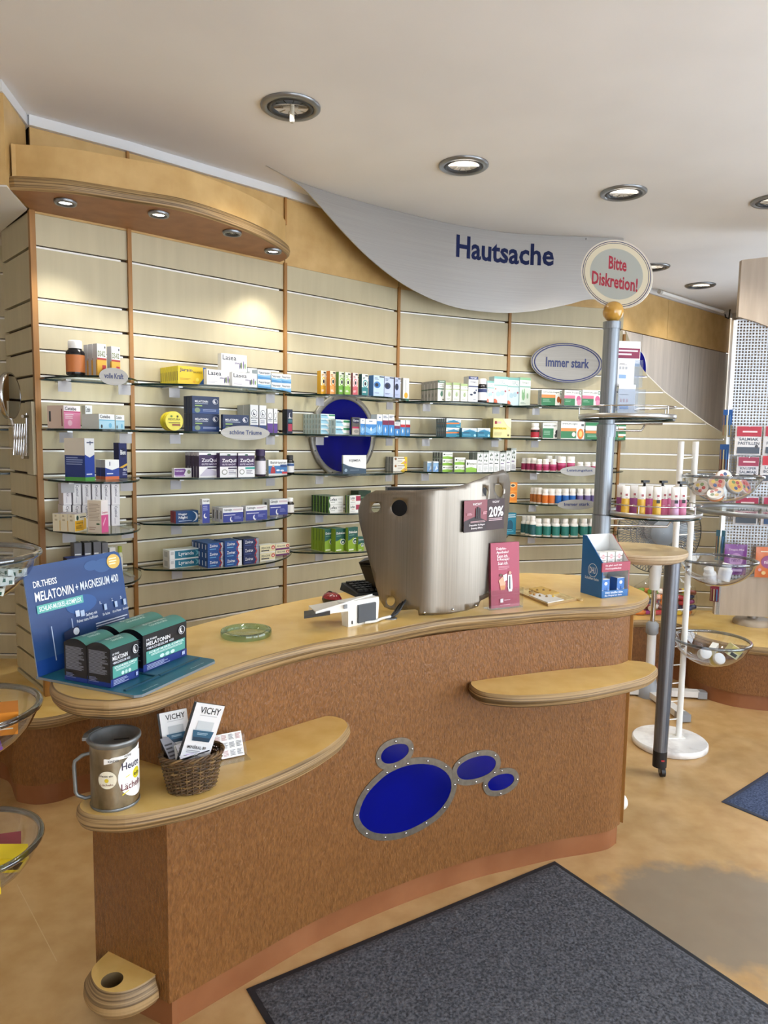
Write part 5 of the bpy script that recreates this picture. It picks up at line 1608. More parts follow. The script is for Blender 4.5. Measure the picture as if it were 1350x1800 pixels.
ol = [(661, 862), (645, 869), (635, 880), (630, 897), (632, 918), (640, 950), (652, 995), (661, 1030), (669, 1056), (676, 1067), (686, 1071.5), (700, 1072.5), (730, 1071), (735, 1073), (736, 1082), (760, 1081.5), (793, 1078.5), (820, 1073), (840, 1066), (844, 1056), (856, 1050), (864, 1044), (876, 1010), (888, 962), (892, 918), (896, 869), (897, 851), (893, 833), (884, 825.5), (868, 831), (845.5, 841), (813, 852.6), (777, 859), (728, 862)]
o2 = [cyl_hit(x, y) for x, y in ol]
o2 = [Vector((s, max(z, CT + .001))) for s, z in o2]
holes = []
for x, y, rx_, ry_, rt_ in ((661, 892, 7.5, 9.5, .5), (702, 893, 14, 14.5, 0), (687, 1056, 7.5, 9, .2), (853, 864, 4.5, 8.5, -.35), (877, 861, 7.5, 13, -.25)):
    holes.append([Vector(cyl_hit(x + rx_ * math.cos(a) * math.cos(rt_) - ry_ * math.sin(a) * math.sin(rt_), y + rx_ * math.cos(a) * math.sin(rt_) + ry_ * math.sin(a) * math.cos(rt_))) for a in (2 * PI * j / 24 for j in range(24))])
vs, fs = cdt(ccw(o2), holes, .022)
screen = thing('steel_screen', 'curved brushed steel privacy screen with round holes on the countertop', 'screen', (0, 0, 0))
sb = MB()
sb.add([cyl_pt(x, z) for x, z in vs], [f[::-1] for f in fs] if False else fs, STEEL, True)
so = sb.build('sheet', screen)
md_ = so.modifiers.new('thick', 'SOLIDIFY')
md_.thickness = .0025
md_.offset = 0
for x, y in ((746, 1076.5), (795, 1071), (835, 1064)):
    s, z = cyl_hit(x, y)
    MB().ball((0, 0, 0), .0045, CHROME, 8, 5).build('screw', screen, cyl_pt(s, z, .003))

# promo card on the screen
t = thing('promo_card', 'dark red double promo card fixed to the steel screen', 'card', (0, 0, 0))
s0, z0 = cyl_hit(811, 936)
s1, z1 = cyl_hit(849, 931)
s2, _q = cyl_hit(876, 927)
_, z2 = cyl_hit(811, 880)
pa = cyl_pt(s0, 0, .012)
pb_ = cyl_pt(s2, 0, .02)
ud = Vector((pb_.x - pa.x, pb_.y - pa.y, 0))
wL = ud.length
ud.normalize()
ez = Vector((0, 0, 1))
nd = Vector((ud.y, -ud.x, 0))
hL = z2 - z0
p0 = Vector((pa.x, pa.y, z0))
cm = MB()
rect = [p0, p0 + ud * wL, p0 + ud * wL + ez * hL, p0 + ez * hL]
cm.loft([[q - nd * .002 for q in rect], rect], M('2a1418', .4), M('2a1418', .4), M('7c1f2c', .35), smooth=False)
print_on(cm, [('p', [(0, .0), (.56, 0), (.56, .3), (.3, .5), (0, .35)], '2a1216'), ('r', .56, 0, 1, 1, '33161a'), ('t', 'VICHY', .2, .83, .42, .91, 'f0e6e6'), ('t', 'VICHY', .68, .87, .86, .94, 'f0e6e6'), ('t', '20%', .6, .42, .97, .76, 'f6f2f2'), ('l', .6, .28, .96, .38, 2, 'd8b8bc'), ('t', 'Doppelter Kollagen', .12, .17, .5, .24, 'f0e6e6'), ('t', 'Beauty-Effekt', .17, .07, .45, .14, 'f0e6e6'),
              ('r', .27, .42, .3, .74, '1c0c10'), ('r', .31, .4, .345, .78, '240f14'), ('r', .355, .42, .385, .74, '1c0c10'), ('l', .06, .52, .2, .6, 2, 'd8a0a8'), ('l', .44, .52, .54, .62, 2, 'd8a0a8'), ('l', .14, .28, .5, .34, 2, 'd0a8ac')], p0, ud, ez, wL, hL, nd)
cm.build('card', t)

# till monitor behind the screen
t = thing('till_monitor', 'black till monitor standing behind the steel screen', 'monitor', (.20, 2.74, Zc), math.radians(10))
MB().box((.0, 0, .25), (.39, .05, .28), BLACK).build('housing', t)
MB().box((.0, .03, .25), (.36, .012, .25), M('0b0c10', .15)).build('display_panel', t)
MB().box((0, -.005, .09), (.07, .05, .17), BLACK).build('stand', t)
MB().lathe([(.09, 0), (.09, .008), (.08, .012), (.001, .013)], (0, 0, 0), BLACK, 28).build('foot', t)
# black speaker-like device at the left edge of the screen
p = WY(645, 1000, 2.62)
t = thing('card_reader', 'black angular device sticking out left behind the steel screen', 'device', (p.x + .015, 2.62, Zc), math.radians(-12))
MB().hexa([Vector(q) for q in ((-.01, -.04, .05), (.09, -.04, .02), (.09, .05, .02), (-.01, .05, .05), (-.035, -.05, .12), (.10, -.05, .16), (.10, .05, .16), (-.035, .05, .12))], BLACK).build('body', t)
MB().box((.03, 0, .03), (.04, .05, .06), BLACK).build('bracket', t)
MB().box((-.0, -.055, .11), (.05, .012, .008), M('0a0a0c', .2)).build('slot', t)

# red mouse
p = (W(566, 1056, CT) + W(600, 1062, CT)) / 2
t = thing('computer_mouse', 'black and red wireless mouse on the countertop', 'mouse', (p.x, p.y, Zc), math.radians(-62))
n = 20
rings = []
for j, (f, z) in enumerate(((.9, 0), (1, .008), (.97, .018), (.8, .028), (.5, .034), (.02, .036))):
    rings.append([Vector((.05 * f * math.cos(a) + .006 * (z / .036), .031 * f * math.sin(a), z)) for a in (2 * PI * q / n for q in range(n))])
MB().loft(rings[:3], BLACK, BLACK).build('base', t)
MB().loft([[p_ * 1.002 for p_ in r] for r in rings[2:]], M('8c1422', .2, 0, .8)).build('shell', t)
MB().tube([(-.04, 0, .026), (-.02, 0, .0345), (0, 0, .0362)], .003, BLACK, 6).build('wheel', t)

# keyboard
p = W(626, 1046, CT)
t = thing('keyboard', 'black keyboard partly behind the steel screen', 'keyboard', (p.x + .12, p.y + .10, Zc), math.radians(28))
kb = MB()
kb.hexa([Vector(q) for q in ((-.17, -.075, 0), (.17, -.075, 0), (.17, .075, 0), (-.17, .075, 0), (-.165, -.07, .012), (.165, -.07, .012), (.165, .07, .028), (-.165, .07, .028))], BLACK)
kb.build('case', t)
kc = MB().box((0, 0, .004), (.017, .017, .008), M('1d1e22', .5)).mesh('key')
for r_ in range(5):
    for c_ in range(14):
        q = obj('key', kc, t, (-.145 + .0215 * c_, -.05 + .0245 * r_, .0155 + .0028 * r_))

# white card terminal
pa, pb_ = W(612, 1103, CT), W(665, 1092, CT)
ang = math.atan2(pb_.y - pa.y, pb_.x - pa.x)
t = thing('card_terminal', 'white card terminal with grey rear panel on the countertop', 'card terminal', (pa.x, pa.y, Zc), ang)
wt = (pb_ - pa).length
WHP = M('eeece6', .3)
tb = MB()
# upright rear stand, local x along the rear, local -y towards the viewer
tb.loft([[Vector(q) for q in ((.0, 0, z), (wt * sc_, 0, z), (wt * sc_, .03, z), (.0 - ox, .03, z))] for z, sc_, ox in ((0, .98, 0), (.03, 1, .002), (.062, 1.02, .01), (.078, 1.0, .02))], WHP, WHP, WHP, smooth=False)
tb.build('stand', t)
hd = MB()
hd.hexa([Vector(q) for q in ((-.10, .03, .045), (.0, .0, .05), (wt, .03, .05), (-.04, .15, .03), (-.10, .03, .058), (.0, .0, .08), (wt, .03, .082), (-.04, .15, .045))], WHP)
hd.build('head', t)
MB().hexa([Vector(q) for q in ((-.135, .04, .040), (-.06, .012, .045), (-.03, .05, .045), (-.10, .09, .038), (-.135, .04, .046), (-.06, .012, .058), (-.03, .05, .058), (-.10, .09, .048))], M('24211f', .3)).build('keypad_end', t)
MB().box((wt * .58, -.003, .036), (wt * .58, .008, .056), M('3f4248', .4)).build('rear_panel', t)
MB().box((-.012, -.001, .066), (.012, .003, .012), M('7d7f84', .4)).build('button', t)
MB().box((wt * .12, -.001, .013), (.003, .003, .01), M('2a2a2a', .4)).build('port', t)
q0 = W(686, 1087, CT)
lc = Vector((math.cos(-ang) * (q0.x - pa.x) - math.sin(-ang) * (q0.y - pa.y), math.sin(-ang) * (q0.x - pa.x) + math.cos(-ang) * (q0.y - pa.y), .006))
MB().tube(spline([(wt * .5, -.004, .006), (wt * .8, -.012, .006), (wt * 1.1, 0, .006), tuple(lc)], 5), .0045, WHITEP, 6).build('cable', t)
t = thing('black_cables', 'black cables dropping into the grommet beside the steel screen', 'cable', (q0.x, q0.y, Zc))
for k in range(3):
    MB().tube(spline([(0, 0, .003), (.012 + .006 * k, .02, .014), (.03 + .01 * k, .06, .03 + .008 * k), (.06, .14, .04)], 5), .0035, BLACK, 6).build('cable', t)

# ---- acrylic holder with red leaflets
pa, pb_ = W(862, 1073, CT), W(917, 1067, CT)
ang = math.atan2(pb_.y - pa.y, pb_.x - pa.x)
t = thing('leaflet_holder', 'clear acrylic leaflet holder with red leaflets on the countertop', 'leaflet holder', (pa.x, pa.y, Zc), ang)
wt = (pb_ - pa).length
ah = MB()
ah.box((wt / 2, .018, .0015), (wt + .008, .04, .003), ACRYL)
ah.box((wt / 2, -.002, .034), (wt + .006, .002, .068), ACRYL)
ah.box((-.004, .018, .034), (.002, .04, .068), ACRYL)
ah.box((wt + .004, .018, .034), (.002, .04, .068), ACRYL)
ah.build('acrylic_box', t)
ln_ = math.radians(4)
fu, fv = Vector((1, 0, 0)), Vector((0, math.sin(ln_), math.cos(ln_)))
fn = Vector((0, -math.cos(ln_), math.sin(ln_)))
hL = .222
for k in range(3):
    lf = MB()
    f0 = Vector((.006, .004 + .005 * k, .004))
    rect = [f0, f0 + fu * (wt - .012), f0 + fu * (wt - .012) + fv * hL, f0 + fv * hL]
    lf.loft([[q - fn * .004 for q in rect], rect], M('7d1f38', .4), M('7d1f38', .4), M('a53350', .35), smooth=False)
    if k == 0:
        print_on(lf, [('t', 'Delphin-', .2, .88, .55, .93, 'f6eef0'), ('t', 'Apotheke?', .2, .825, .62, .875, 'f6eef0'), ('t', 'Kann ich.', .22, .77, .6, .82, 'f6eef0'), ('t', 'E-Rezept?', .22, .715, .64, .765, 'f6eef0'), ('t', 'Scan ich.', .24, .66, .6, .71, 'f6eef0'), ('l', .26, .58, .7, .64, 3, 'd59aa8'),
                      ('p', [(.26, .42), (.4, .48), (.5, .38), (.46, .28), (.34, .27)], 'd9a98a'), ('e', .34, .5, .06, .022, '6a4a3a'), ('p', [(.3, .34), (.5, .34), (.46, .27), (.32, .27)], 'c98a5a'), ('p', [(.58, .5), (.72, .5), (.74, .3), (.72, .24), (.6, .24), (.57, .32)], 'eef0f2'), ('e', .65, .53, .05, .024, 'c9a08a'), ('r', .62, .28, .66, .48, '33363f'), ('p', [(.4, .5), (.54, .52), (.54, .42), (.44, .4)], 'e6e2e4'),
                      ('r', .3, .08, .4, .14, 'f2eaec'), ('l', .44, .1, .68, .12, 1, 'e6c8d0'), ('l', .28, .03, .8, .05, 1, 'd59aa8'), ('r', 0, .2, 1, .205, 'b85a70')], f0, fu, fv, wt - .012, hL, fn)
    lf.build('leaflet', t)

# ---- wooden board with paper lying flat
q = [W(*x, CT) for x in ((905, 1042), (963, 1066), (1014, 1056), (952, 1034))]
t = thing('wooden_board', 'flat wooden game board with papers lying on the countertop', 'board', (q[0].x, q[0].y, Zc))
pl = [Vector((a.x - q[0].x, a.y - q[0].y)) for a in q]
MB().prism(ccw(pl), 0, .008, M('a98a5c', .5), noise_mat('patterned_board', 'b3935a', 'd9c48c', (1, 1, 1), 60, 3, .5, lo=.4, hi=.6)).build('board', t)
c_ = sum(pl, Vector((0, 0))) / 4
MB().prism(ccw([c_ + (p_ - c_) * .55 + (pl[1] - c_) * .38 for p_ in pl]), .008, .011, M('d6d2cc', .6)).build('paper', t)
MB().prism(ccw([c_ + (p_ - c_) * .5 + (pl[3] - c_) * .35 for p_ in pl]), .008, .012, M('c9a24e', .5)).build('yellow_card', t)
MB().lathe([(.011, 0), (.011, .005), (.008, .007), (.001, .007)], (pl[2].x + .012, pl[2].y + .002, 0), M('b89a64', .5), 14).build('token', t)
for k in range(10):
    MB().lathe([(.005, .0115), (.004, .016), (.001, .018)], (c_.x + .055 * math.cos(k * .45 + 1.0), c_.y + .055 * math.sin(k * .45 + 1.0), 0), M(random.choice(('d9b44a', 'b5803a', '8a6a3a')), .5), 8).build('peg', t)

# ---- blue and red cardboard dispenser
pa, pb_, pc = W(1022, 1040, CT), W(1057, 1052, CT), W(1104, 1047, CT)
ang = math.atan2(pc.y - pb_.y, pc.x - pb_.x)
wt = (pc - pb_).length
dt = (pa - pb_).length
t = thing('carton_dispenser', 'blue and red cardboard dispenser with globules cartons on the countertop', 'display', (pb_.x, pb_.y, Zc), ang)
BLU, RED = M('1c63a4', .4), M('9c2440', .4)
INN = M('dcdcda', .5)
hf, hb = .130, .222
dt *= .92
for sx, mt in ((0, BLU), (wt, RED)):
    pf = [(sx, 0, 0), (sx, dt, 0), (sx, dt, hb), (sx, dt * .82, hb), (sx, 0, hf)]
    s_ = MB()
    sgn = -1 if sx == 0 else 1
    s_.loft([[Vector((x + .003 * -sgn, y, z)) for x, y, z in pf], [Vector(p_) for p_ in pf]], mt, INN, mt, smooth=False)
    if sx == 0:
        q_ = MB()
        print_on(s_, [('e', .55, .48, .22, .13, 'dfe8f2'), ('e', .55, .48, .2, .12, '1c63a4'), ('t', 'DHU', .41, .42, .69, .54, 'e8eef6'), ('t', 'Schüßler-Salze', .2, .3, .85, .35, 'dfe8f2')], (sx, dt, 0), (0, -1, 0), (0, 0, 1), dt, .2, (-1, 0, 0))
    s_.build('side_panel', t)
f_ = MB()
f_.box((wt / 2, .0015, .013), (wt, .003, .026), BLU)
print_on(f_, [('t', 'DHU Schüßler-Salze.', .14, .55, .8, .85, 'e8eef6'), ('t', 'Das Original zur Serie.', .12, .12, .76, .42, 'e8eef6')], (0, 0, 0), (1, 0, 0), (0, 0, 1), wt, .026, (0, -1, 0))
f_.build('lower_lip', t)
f_ = MB()
f_.box((wt / 2, .0015, hf - .016), (wt + .006, .004, .034), RED)
print_on(f_, [('t', "Da gibt's auch was", .1, .55, .7, .8, 'f6e8ec'), ('t', 'Homöopathisches', .1, .2, .68, .45, 'f6e8ec')], (0, -.0008, hf - .033), (1, 0, 0), (0, 0, 1), wt, .034, (0, -1, 0))
f_.build('upper_lip', t)
MB().box((wt / 2, dt / 2, hf - .03), (wt - .008, dt - .01, .003), INN).build('shelf_board', t)
MB().box((wt / 2, dt - .004, hb / 2), (wt - .006, .003, hb), INN).build('back_panel', t)
MB().box((wt / 2, dt / 2, .0015), (wt - .006, dt - .008, .003), INN).build('base_board', t)
Rz = Matrix.Rotation(ang, 3, 'Z')
org = Vector((pb_.x, pb_.y, Zc))
GLB = D('f2f2ef', [('r', 0, .45, 1, .98, '3f74bc'), ('e', .5, .45, .5, .14, '3f74bc'), ('e', .5, .74, .2, .1, 'dfe8f2'), ('t', '11', .35, .36, .65, .52, '1f3a70'), ('l', .1, .12, .7, .22, 2, 'c9a9a4')], s='3a66a8', t='eeeeea')
GL1 = dict(GLB)
GL1['F'] = [e if e[0] != 't' else ('t', '1', .44, .36, .56, .52, '1f3a70') for e in GLB['F']]
GLU = D('f0efea', [('r', 0, .72, 1, .76, '8a6a6a'), ('e', .5, .74, .22, .14, 'd8a0a0'), ('t', 'DHU', .34, .69, .66, .79, 'f4ecec'), ('l', .12, .3, .9, .55, 3, '8f8f8a')], s='dddcd6', t='e9e8e2')
mg = carton_mesh(.036, .036, .064, GLB)
m1_ = carton_mesh(.036, .036, .064, GL1)
mu = carton_mesh(.034, .034, .062, GLU)
for k, (mm, x, y, z, rz, lb) in enumerate(((mg, .026, .026, .004, 0, 'small blue and white carton numbered eleven in the dispenser'), (m1_, wt - .028, .03, .004, 0, 'small blue and white carton numbered one in the dispenser'), (mg, .05, .075, .004, .1, 'small blue and white carton deep inside the dispenser'),
                                           (mu, wt * .22, dt * .42, hf - .028, 0, 'small cream carton left on the dispenser upper tier'), (mu, wt * .52, dt * .42, hf - .028, 0, 'small cream carton middle on the dispenser upper tier'), (mu, wt * .82, dt * .42, hf - .028, 0, 'small cream carton right on the dispenser upper tier'))):
    tag(obj('globules_carton', mm, None, org + Rz @ Vector((x, y, z)), ang + rz), lb, 'carton', 'small cartons in the dispenser')

# ================================================================== on the lower left shelf
Zs = .7004
# ---- metal donation can
p = Vector((-.583, 1.498, Zs))
can = thing('donation_can', 'worn metal donation can with handle and white stickers on the left shelf', 'can', p)
CANM = noise_mat('worn_tin', '6f6a5c', 'b5ae9c', (1, 1, .5), 24, 5, .3, metal=.9, lo=.3, hi=.7)
CANR = noise_mat('grey_can_rim', '75787a', '8c8f90', (1, 1, 1), 20, 3, .4, metal=.6)
cr, chh = .0505, .152
MB().lathe([(cr * .99, 0), (cr, .004), (cr, chh - .012)], (0, 0, 0), CANM, 40, True, False).build('body', can)
MB().lathe([(cr + .001, .0), (cr + .002, .003), (cr + .001, .006)], (0, 0, 0), CANR, 40, False, False).build('foot_ring', can)
MB().lathe([(cr, chh - .014), (cr + .006, chh - .006), (cr + .006, chh - .001), (cr + .003, chh + .001), (cr - .003, chh - .002), (cr - .004, chh - .02), (.001, chh - .02)], (0, 0, 0), CANR, 40, False, True).build('recessed_lid', can)
MB().box((.008, .022, chh - .0195), (.032, .004, .001), BLACK, .3).build('coin_slot', can)
MB().lathe([(.008, chh - .0198), (.007, chh - .0192)], (-.012, -.018, 0), BLACK, 12).build('lock_hole', can)
MB().lathe([(.018, chh - .0196), (.0175, chh - .019)], (.008, -.022, 0), M('e2dcc0', .6), 20).build('lid_sticker', can)
ha_ = math.radians(196)
hx, hy = math.cos(ha_), math.sin(ha_)
MB().tube([(hx * r, hy * r, z) for r, z in ((cr - .002, .115), (cr + .014, .112), (cr + .03, .1), (cr + .032, .09), (cr + .030, .03), (cr + .026, .022), (cr + .01, .014), (cr - .002, .016))], .0042, CANR, 8).build('handle', can)
for k in range(3):
    a = math.radians(150 + 22 * k)
    MB().box(((cr + .007) * math.cos(a), (cr + .007) * math.sin(a), chh - .002), (.012, .02, .007), CANR, a).build('hinge', can)


def on_can(mb, uv, mat, lift):
    return mb.add([Vector(((cr + lift) * math.cos(a), (cr + lift) * math.sin(a), z)) for a, z in uv[0]], uv[1], mat)


def can_patch(mb, a0, poly, mat, lift):
    vs, fs = cdt(ccw(poly), (), .006)
    mb.add([Vector(((cr + lift) * math.cos(a0 + x / cr), (cr + lift) * math.sin(a0 + x / cr), z)) for x, z in vs], fs, mat)


def can_text(mb, a0, txt, x, z, w, h, mat, lift):
    vs, fs = text2d(txt)
    mb.add([Vector(((cr + lift) * math.cos(a0 + (x + u * w) / cr), (cr + lift) * math.sin(a0 + (x + u * w) / cr), z + v * h)) for u, v in vs], fs, mat)


view = math.atan2(-p.y, -p.x)
st = MB()
can_patch(st, view, [(-.022, .118), (.07, .132), (.07, .121), (-.022, .106)], M('f0efec', .5), .0006)
can_patch(st, view, list(ellipse(.052, .072, .046, .05, 36)), M('f2f1ef', .5), .0009)
can_patch(st, view, list(ellipse(-.016, .072, .0195, .0195, 28)), M('e6dfc8', .5), .0006)
can_patch(st, view, list(ellipse(.05, .073, .011, .0125, 18)), M('d9cc2c', .5), .0013)
can_patch(st, view, list(ellipse(-.017, .071, .0045, .0045, 14)), M('d0b92c', .5), .001)
can_patch(st, view, [(.022, .073), (.032, .076), (.032, .074), (.022, .071)], M('d9d44a', .5), .0013)
can_patch(st, view, [(.014, .036), (.028, .042), (.028, .04), (.014, .033)], M('d9cc2c', .5), .0013)
can_text(st, view, 'KINDER', -.013, .1105, .022, .005, M('26262c'), .0011)
can_text(st, view, 'HOSPIZ', .02, .117, .016, .005, M('26262c'), .0011)
can_text(st, view, 'Heute', .014, .089, .045, .016, M('2b2440'), .0015)
can_text(st, view, 'ein', .042, .068, .016, .009, M('2b2420'), .0017)
can_text(st, view, 'Lächeln', .012, .044, .052, .015, M('6a2c30'), .0015)
can_text(st, view, 'Heute ein', -.032, .0785, .028, .005, M('4a4038'), .001)
can_text(st, view, 'Lächeln', -.03, .059, .026, .005, M('7a4a30'), .001)
st.build('stickers', can)

# ---- wicker basket with brochures
pb_ = Vector((-.431, 1.563, Zs))
rb = math.radians(28)
bk = thing('wicker_basket', 'oval brown wicker basket on the left shelf', 'basket', pb_, rb)
WICK = noise_mat('wicker', '33220f', '66492a', (1, 1, 1), 70, 3, .55, lo=.3, hi=.7)
WICK2 = noise_mat('pale_wicker', '4f3a20', '86693f', (1, 1, 1), 60, 3, .55)
bh_ = .082


def brad(z):
    f = z / bh_
    return .052 + .017 * f, .038 + .012 * f


wv = MB()
NS = 26
rows = 19
for j in range(rows):
    z = .004 + (bh_ - .006) * j / (rows - 1)
    a_, c_ = brad(z)
    pth = []
    for k in range(NS * 3):
        th = 2 * PI * k / (NS * 3)
        wv_ = .0022 * math.cos(NS / 2 * th + (PI if j % 2 else 0))
        pth.append(((a_ + wv_) * math.cos(th), (c_ + wv_) * math.sin(th), z + random.uniform(-.0004, .0004)))
    wv.tube(pth, .0021, WICK if j % 4 else WICK2, 5, True)
for k in range(NS):
    th = 2 * PI * k / NS
    wv.tube([(brad(z)[0] * math.cos(th), brad(z)[1] * math.sin(th), z) for z in (.002, .04, bh_)], .002, WICK2, 5)
tag(wv.build('weave', bk), kind='stuff')
for q in range(3):
    pth = []
    for k in range(60):
        th = 2 * PI * k / 60
        a_, c_ = brad(bh_)
        e = .0035
        pth.append(((a_ + e * math.cos(9 * th + q * 2.1)) * math.cos(th), (c_ + e * math.cos(9 * th + q * 2.1)) * math.sin(th), bh_ + .003 + e * math.sin(9 * th + q * 2.1)))
    MB().tube(pth, .003, WICK2 if q == 1 else WICK, 6, True).build('rim_strand', bk)
MB().lathe([(.05, .001), (.05, .004)], (0, 0, 0), WICK, 30, True, True, 1, .72).build('base', bk)


def sheet(name, label, cat, base, ux, uy, w, h, th, mat, els, grp=None):
    """a stiff printed sheet: base = lower left corner, ux right, uy up"""
    ux, uy = Vector(ux).normalized(), Vector(uy)
    uy = (uy - ux * uy.dot(ux)).normalized()
    nn = ux.cross(uy)
    o = thing(name, label, cat, base, 0, grp)
    m = MB()
    z = Vector((0, 0, 0))
    rect = [z, ux * w, ux * w + uy * h, uy * h]
    m.loft([[q - nn * th for q in rect], rect], M('2a2a2c', .4), M('d8d8d8', .5), mat, smooth=False)
    print_on(m, els, z, ux, uy, w, h, nn)
    m.build('printed_sheet', o)
    return o


VICH = [('r', 0, 0, .07, 1, '17171a'), ('t', 'VICHY', .26, .85, .92, .95, '1a1a1e'), ('l', .3, .81, .85, .83, 1, 'b8b8bc'), ('r', .3, .58, .82, .66, 'b9c4cc'), ('r', .3, .62, .82, .74, 'c6ccd0'), ('p', [(.28, .44), (.84, .44), (.9, .6), (.22, .6)], '2f5c78'), ('p', [(.3, .44), (.82, .44), (.84, .5), (.28, .5)], '1c3a50'), ('l', .38, .53, .74, .57, 2, 'a9c6d4'), ('t', 'MINÉRAL 89', .2, .32, .8, .38, '2a2a30'), ('l', .2, .25, .82, .3, 2, '9a9aa0'), ('l', .16, .15, .42, .22, 3, '8a8a90'), ('l', .54, .15, .76, .22, 3, '8a8a90'), ('r', .14, .07, .4, .1, '2a2a2c')]
ri = Vector((.94, -.1, -.04))
v_ = W(338, 1340, .74)
sheet('brochure', 'white cosmetics brochure tilted to the right in the wicker basket', 'brochure', (-.462, 1.53, Zs + .062), (.80, .36, -.26), (.40, .10, .9), .070, .158, .004, M('e9e9eb', .35), VICH, 'brochures in the basket')
sheet('brochure', 'white cosmetics brochure standing behind the tilted one', 'brochure', (-.496, 1.568, Zs + .04), (.86, .30, .10), (-.05, .12, .9), .066, .128, .004, M('ebecee', .35), VICH, 'brochures in the basket')
sheet('sample_sachet', 'white sample sachet with lilac print lying on the basket', 'sachet', (-.446, 1.525, Zs + .085), (.8, .45, .12), (-.3, .7, .34), .066, .042, .004, M('e6e6ee', .4), [('r', .2, .12, .85, .3, 'c2b0dc'), ('t', 'Dermasence', .08, .62, .5, .78, '3a3a4a'), ('e', .6, .5, .05, .1, '8a8a9a')], 'samples in the basket')
sheet('sample_sachet', 'small white sachet under the lilac one in the basket', 'sachet', (-.458, 1.53, Zs + .075), (.8, .2, .25), (-.2, .8, .4), .05, .05, .003, M('e9e9e6', .4), [('l', .1, .2, .8, .8, 4, 'b9b9c0')], 'samples in the basket')
sheet('folded_flyer', 'thin dark folded flyer leaning at the left of the basket', 'flyer', (-.462, 1.528, Zs + .06), (.3, .6, -.1), (-.55, .3, .75), .04, .075, .003, M('8f8f96', .3), [('l', .1, .2, .8, .8, 5, '3a3a40')])

# ---- acrylic stand with a grid card
pa = W(393, 1338, .70)
t = thing('card_stand', 'white grid card in an acrylic stand right of the basket', 'card stand', (pa.x, pa.y, Zs), math.radians(30))
ln_ = math.radians(28)
fu, fv = Vector((1, 0, 0)), Vector((0, math.sin(ln_), math.cos(ln_)))
fn = Vector((0, -math.cos(ln_), math.sin(ln_)))
m = MB()
f0 = Vector((-.02, .002, .004))
wq, hq = .075, .06
rect = [f0, f0 + fu * wq, f0 + fu * wq + fv * hq, f0 + fv * hq]
m.loft([[q - fn * .001 for q in rect], rect], WHITEP, WHITEP, M('f0efec', .5), smooth=False)
g_ = []
for r_ in range(3):
    for c_ in range(4):
        g_.append(('l', .05 + .24 * c_, .06 + .32 * r_, .24 + .24 * c_, .3 + .32 * r_, 5, random.choice(('8a8a90', 'b98a8a', '77777c'))))
print_on(m, g_, f0, fu, fv, wq, hq, fn)
m.build('card', t)
m = MB()
f1 = f0 - fn * .003 + Vector((0, 0, .002))
rect = [f1, f1 + fu * (wq + .008), f1 + fu * (wq + .008) + fv * .05, f1 + fv * .05]
m.loft([[q - fn * .002 for q in rect], rect], ACRYL, ACRYL, ACRYL, smooth=False)
m.box((wq / 2 - .018, .0, .001), (wq + .01, .05, .002), ACRYL)
m.build('acrylic_stand', t)

# ================================================================== display tower behind the right counter end
TY = 3.2
pt0 = WY(1058, 900, TY)
pt1 = WY(1076, 566, TY)
ax = (pt1 - pt0).normalized()
pf = pt0 - ax * (pt0.z / ax.z)
tower = thing('display_tower', 'tall silver pole with glass trays, round table top and discretion sign', 'display tower', (pf.x, pf.y, 0))
SILV = noise_mat('silver_pole', '7f858c', '989ea5', (200, 200, 1), 1, 2, .42, metal=.7)


def on_ax(z):
    return ax * (z / ax.z)


def zof(py):
    return WY(1070, py, TY).z


z_top, z_col, z_ring = zof(566), zof(746), zof(905)
MB().tube([on_ax(.0), on_ax(z_ring)], .041, SILV, 24).build('lower_tube', tower)
MB().tube([on_ax(z_ring + .003), on_ax(zof(768))], .0385, SILV, 24).build('middle_tube', tower)
MB().tube([on_ax(zof(768)), on_ax(z_col)], .042, SILV, 24).build('collar', tower)
MB().tube([on_ax(z_col + .002), on_ax(z_top - .03)], .0345, SILV, 24).build('upper_tube', tower)
MB().tube([on_ax(z_top - .03), on_ax(z_top)], .0385, SILV, 24).build('top_collar', tower)
MB().lathe([(.16, 0), (.16, .012), (.14, .02), (.05, .024)], (0, 0, 0), DARKMETAL, 32).build('foot', tower)
MB().ball(WY(1078, 548, TY) - Vector((pf.x, pf.y, 0)), .045, noise_mat('lacquered_ball', 'b88a3a', 'c99a48', (1, 1, 1), 9, 3, .15, coat=.6), 24, 14).build('wooden_ball', tower)

# the tilted oval sign on the ball
sc_ = WY(1083, 482, TY)
sg = thing('discretion_sign', 'tilted oval sign asking for discretion on the silver pole', 'sign', sc_, 0)
vd = Vector((sc_.x, sc_.y, 0)).normalized()
sx = Vector((vd.y, -vd.x, 0))
sx = Matrix.Rotation(math.radians(-10), 3, 'Z') @ sx
sn = Vector((sx.y, -sx.x, 0))
rot = math.radians(-42)


def sp(p, off):
    return sx * p[0] + Vector((0, 0, 1)) * p[1] + sn * off


ra, rb_ = 65 * TY / FPX, 52 * TY / FPX
for nm, f, off, mt in (('rim_plate', 1, 0, M('e6e2d8', .3)), ('blue_line', .955, .0008, M('25346c', .35)), ('cream_field', .935, .0012, M('e8e2cc', .35)), ('blue_line', .905, .0016, M('25346c', .35)), ('cream_field', .89, .002, M('e8e2cc', .35)), ('grey_field', .74, .0024, M('b9c0bd', .35))):
    el = ellipse(0, 0, ra * f, rb_ * f, 56, rot)
    if nm == 'rim_plate':
        MB().loft([[sp(p, -.012) for p in el], [sp(p, 0) for p in el]], mt, mt, mt, smooth=False).build(nm, sg)
    else:
        m = MB()
        m.poly([sp(p, off) for p in el], mt)
        m.build(nm, sg)
ta = math.radians(-15)
tx, ty_ = sx * math.cos(ta) + Vector((0, 0, math.sin(ta))), -sx * math.sin(ta) * -1 * -1 + Vector((0, 0, 1))
ty_ = Vector((0, 0, 1))
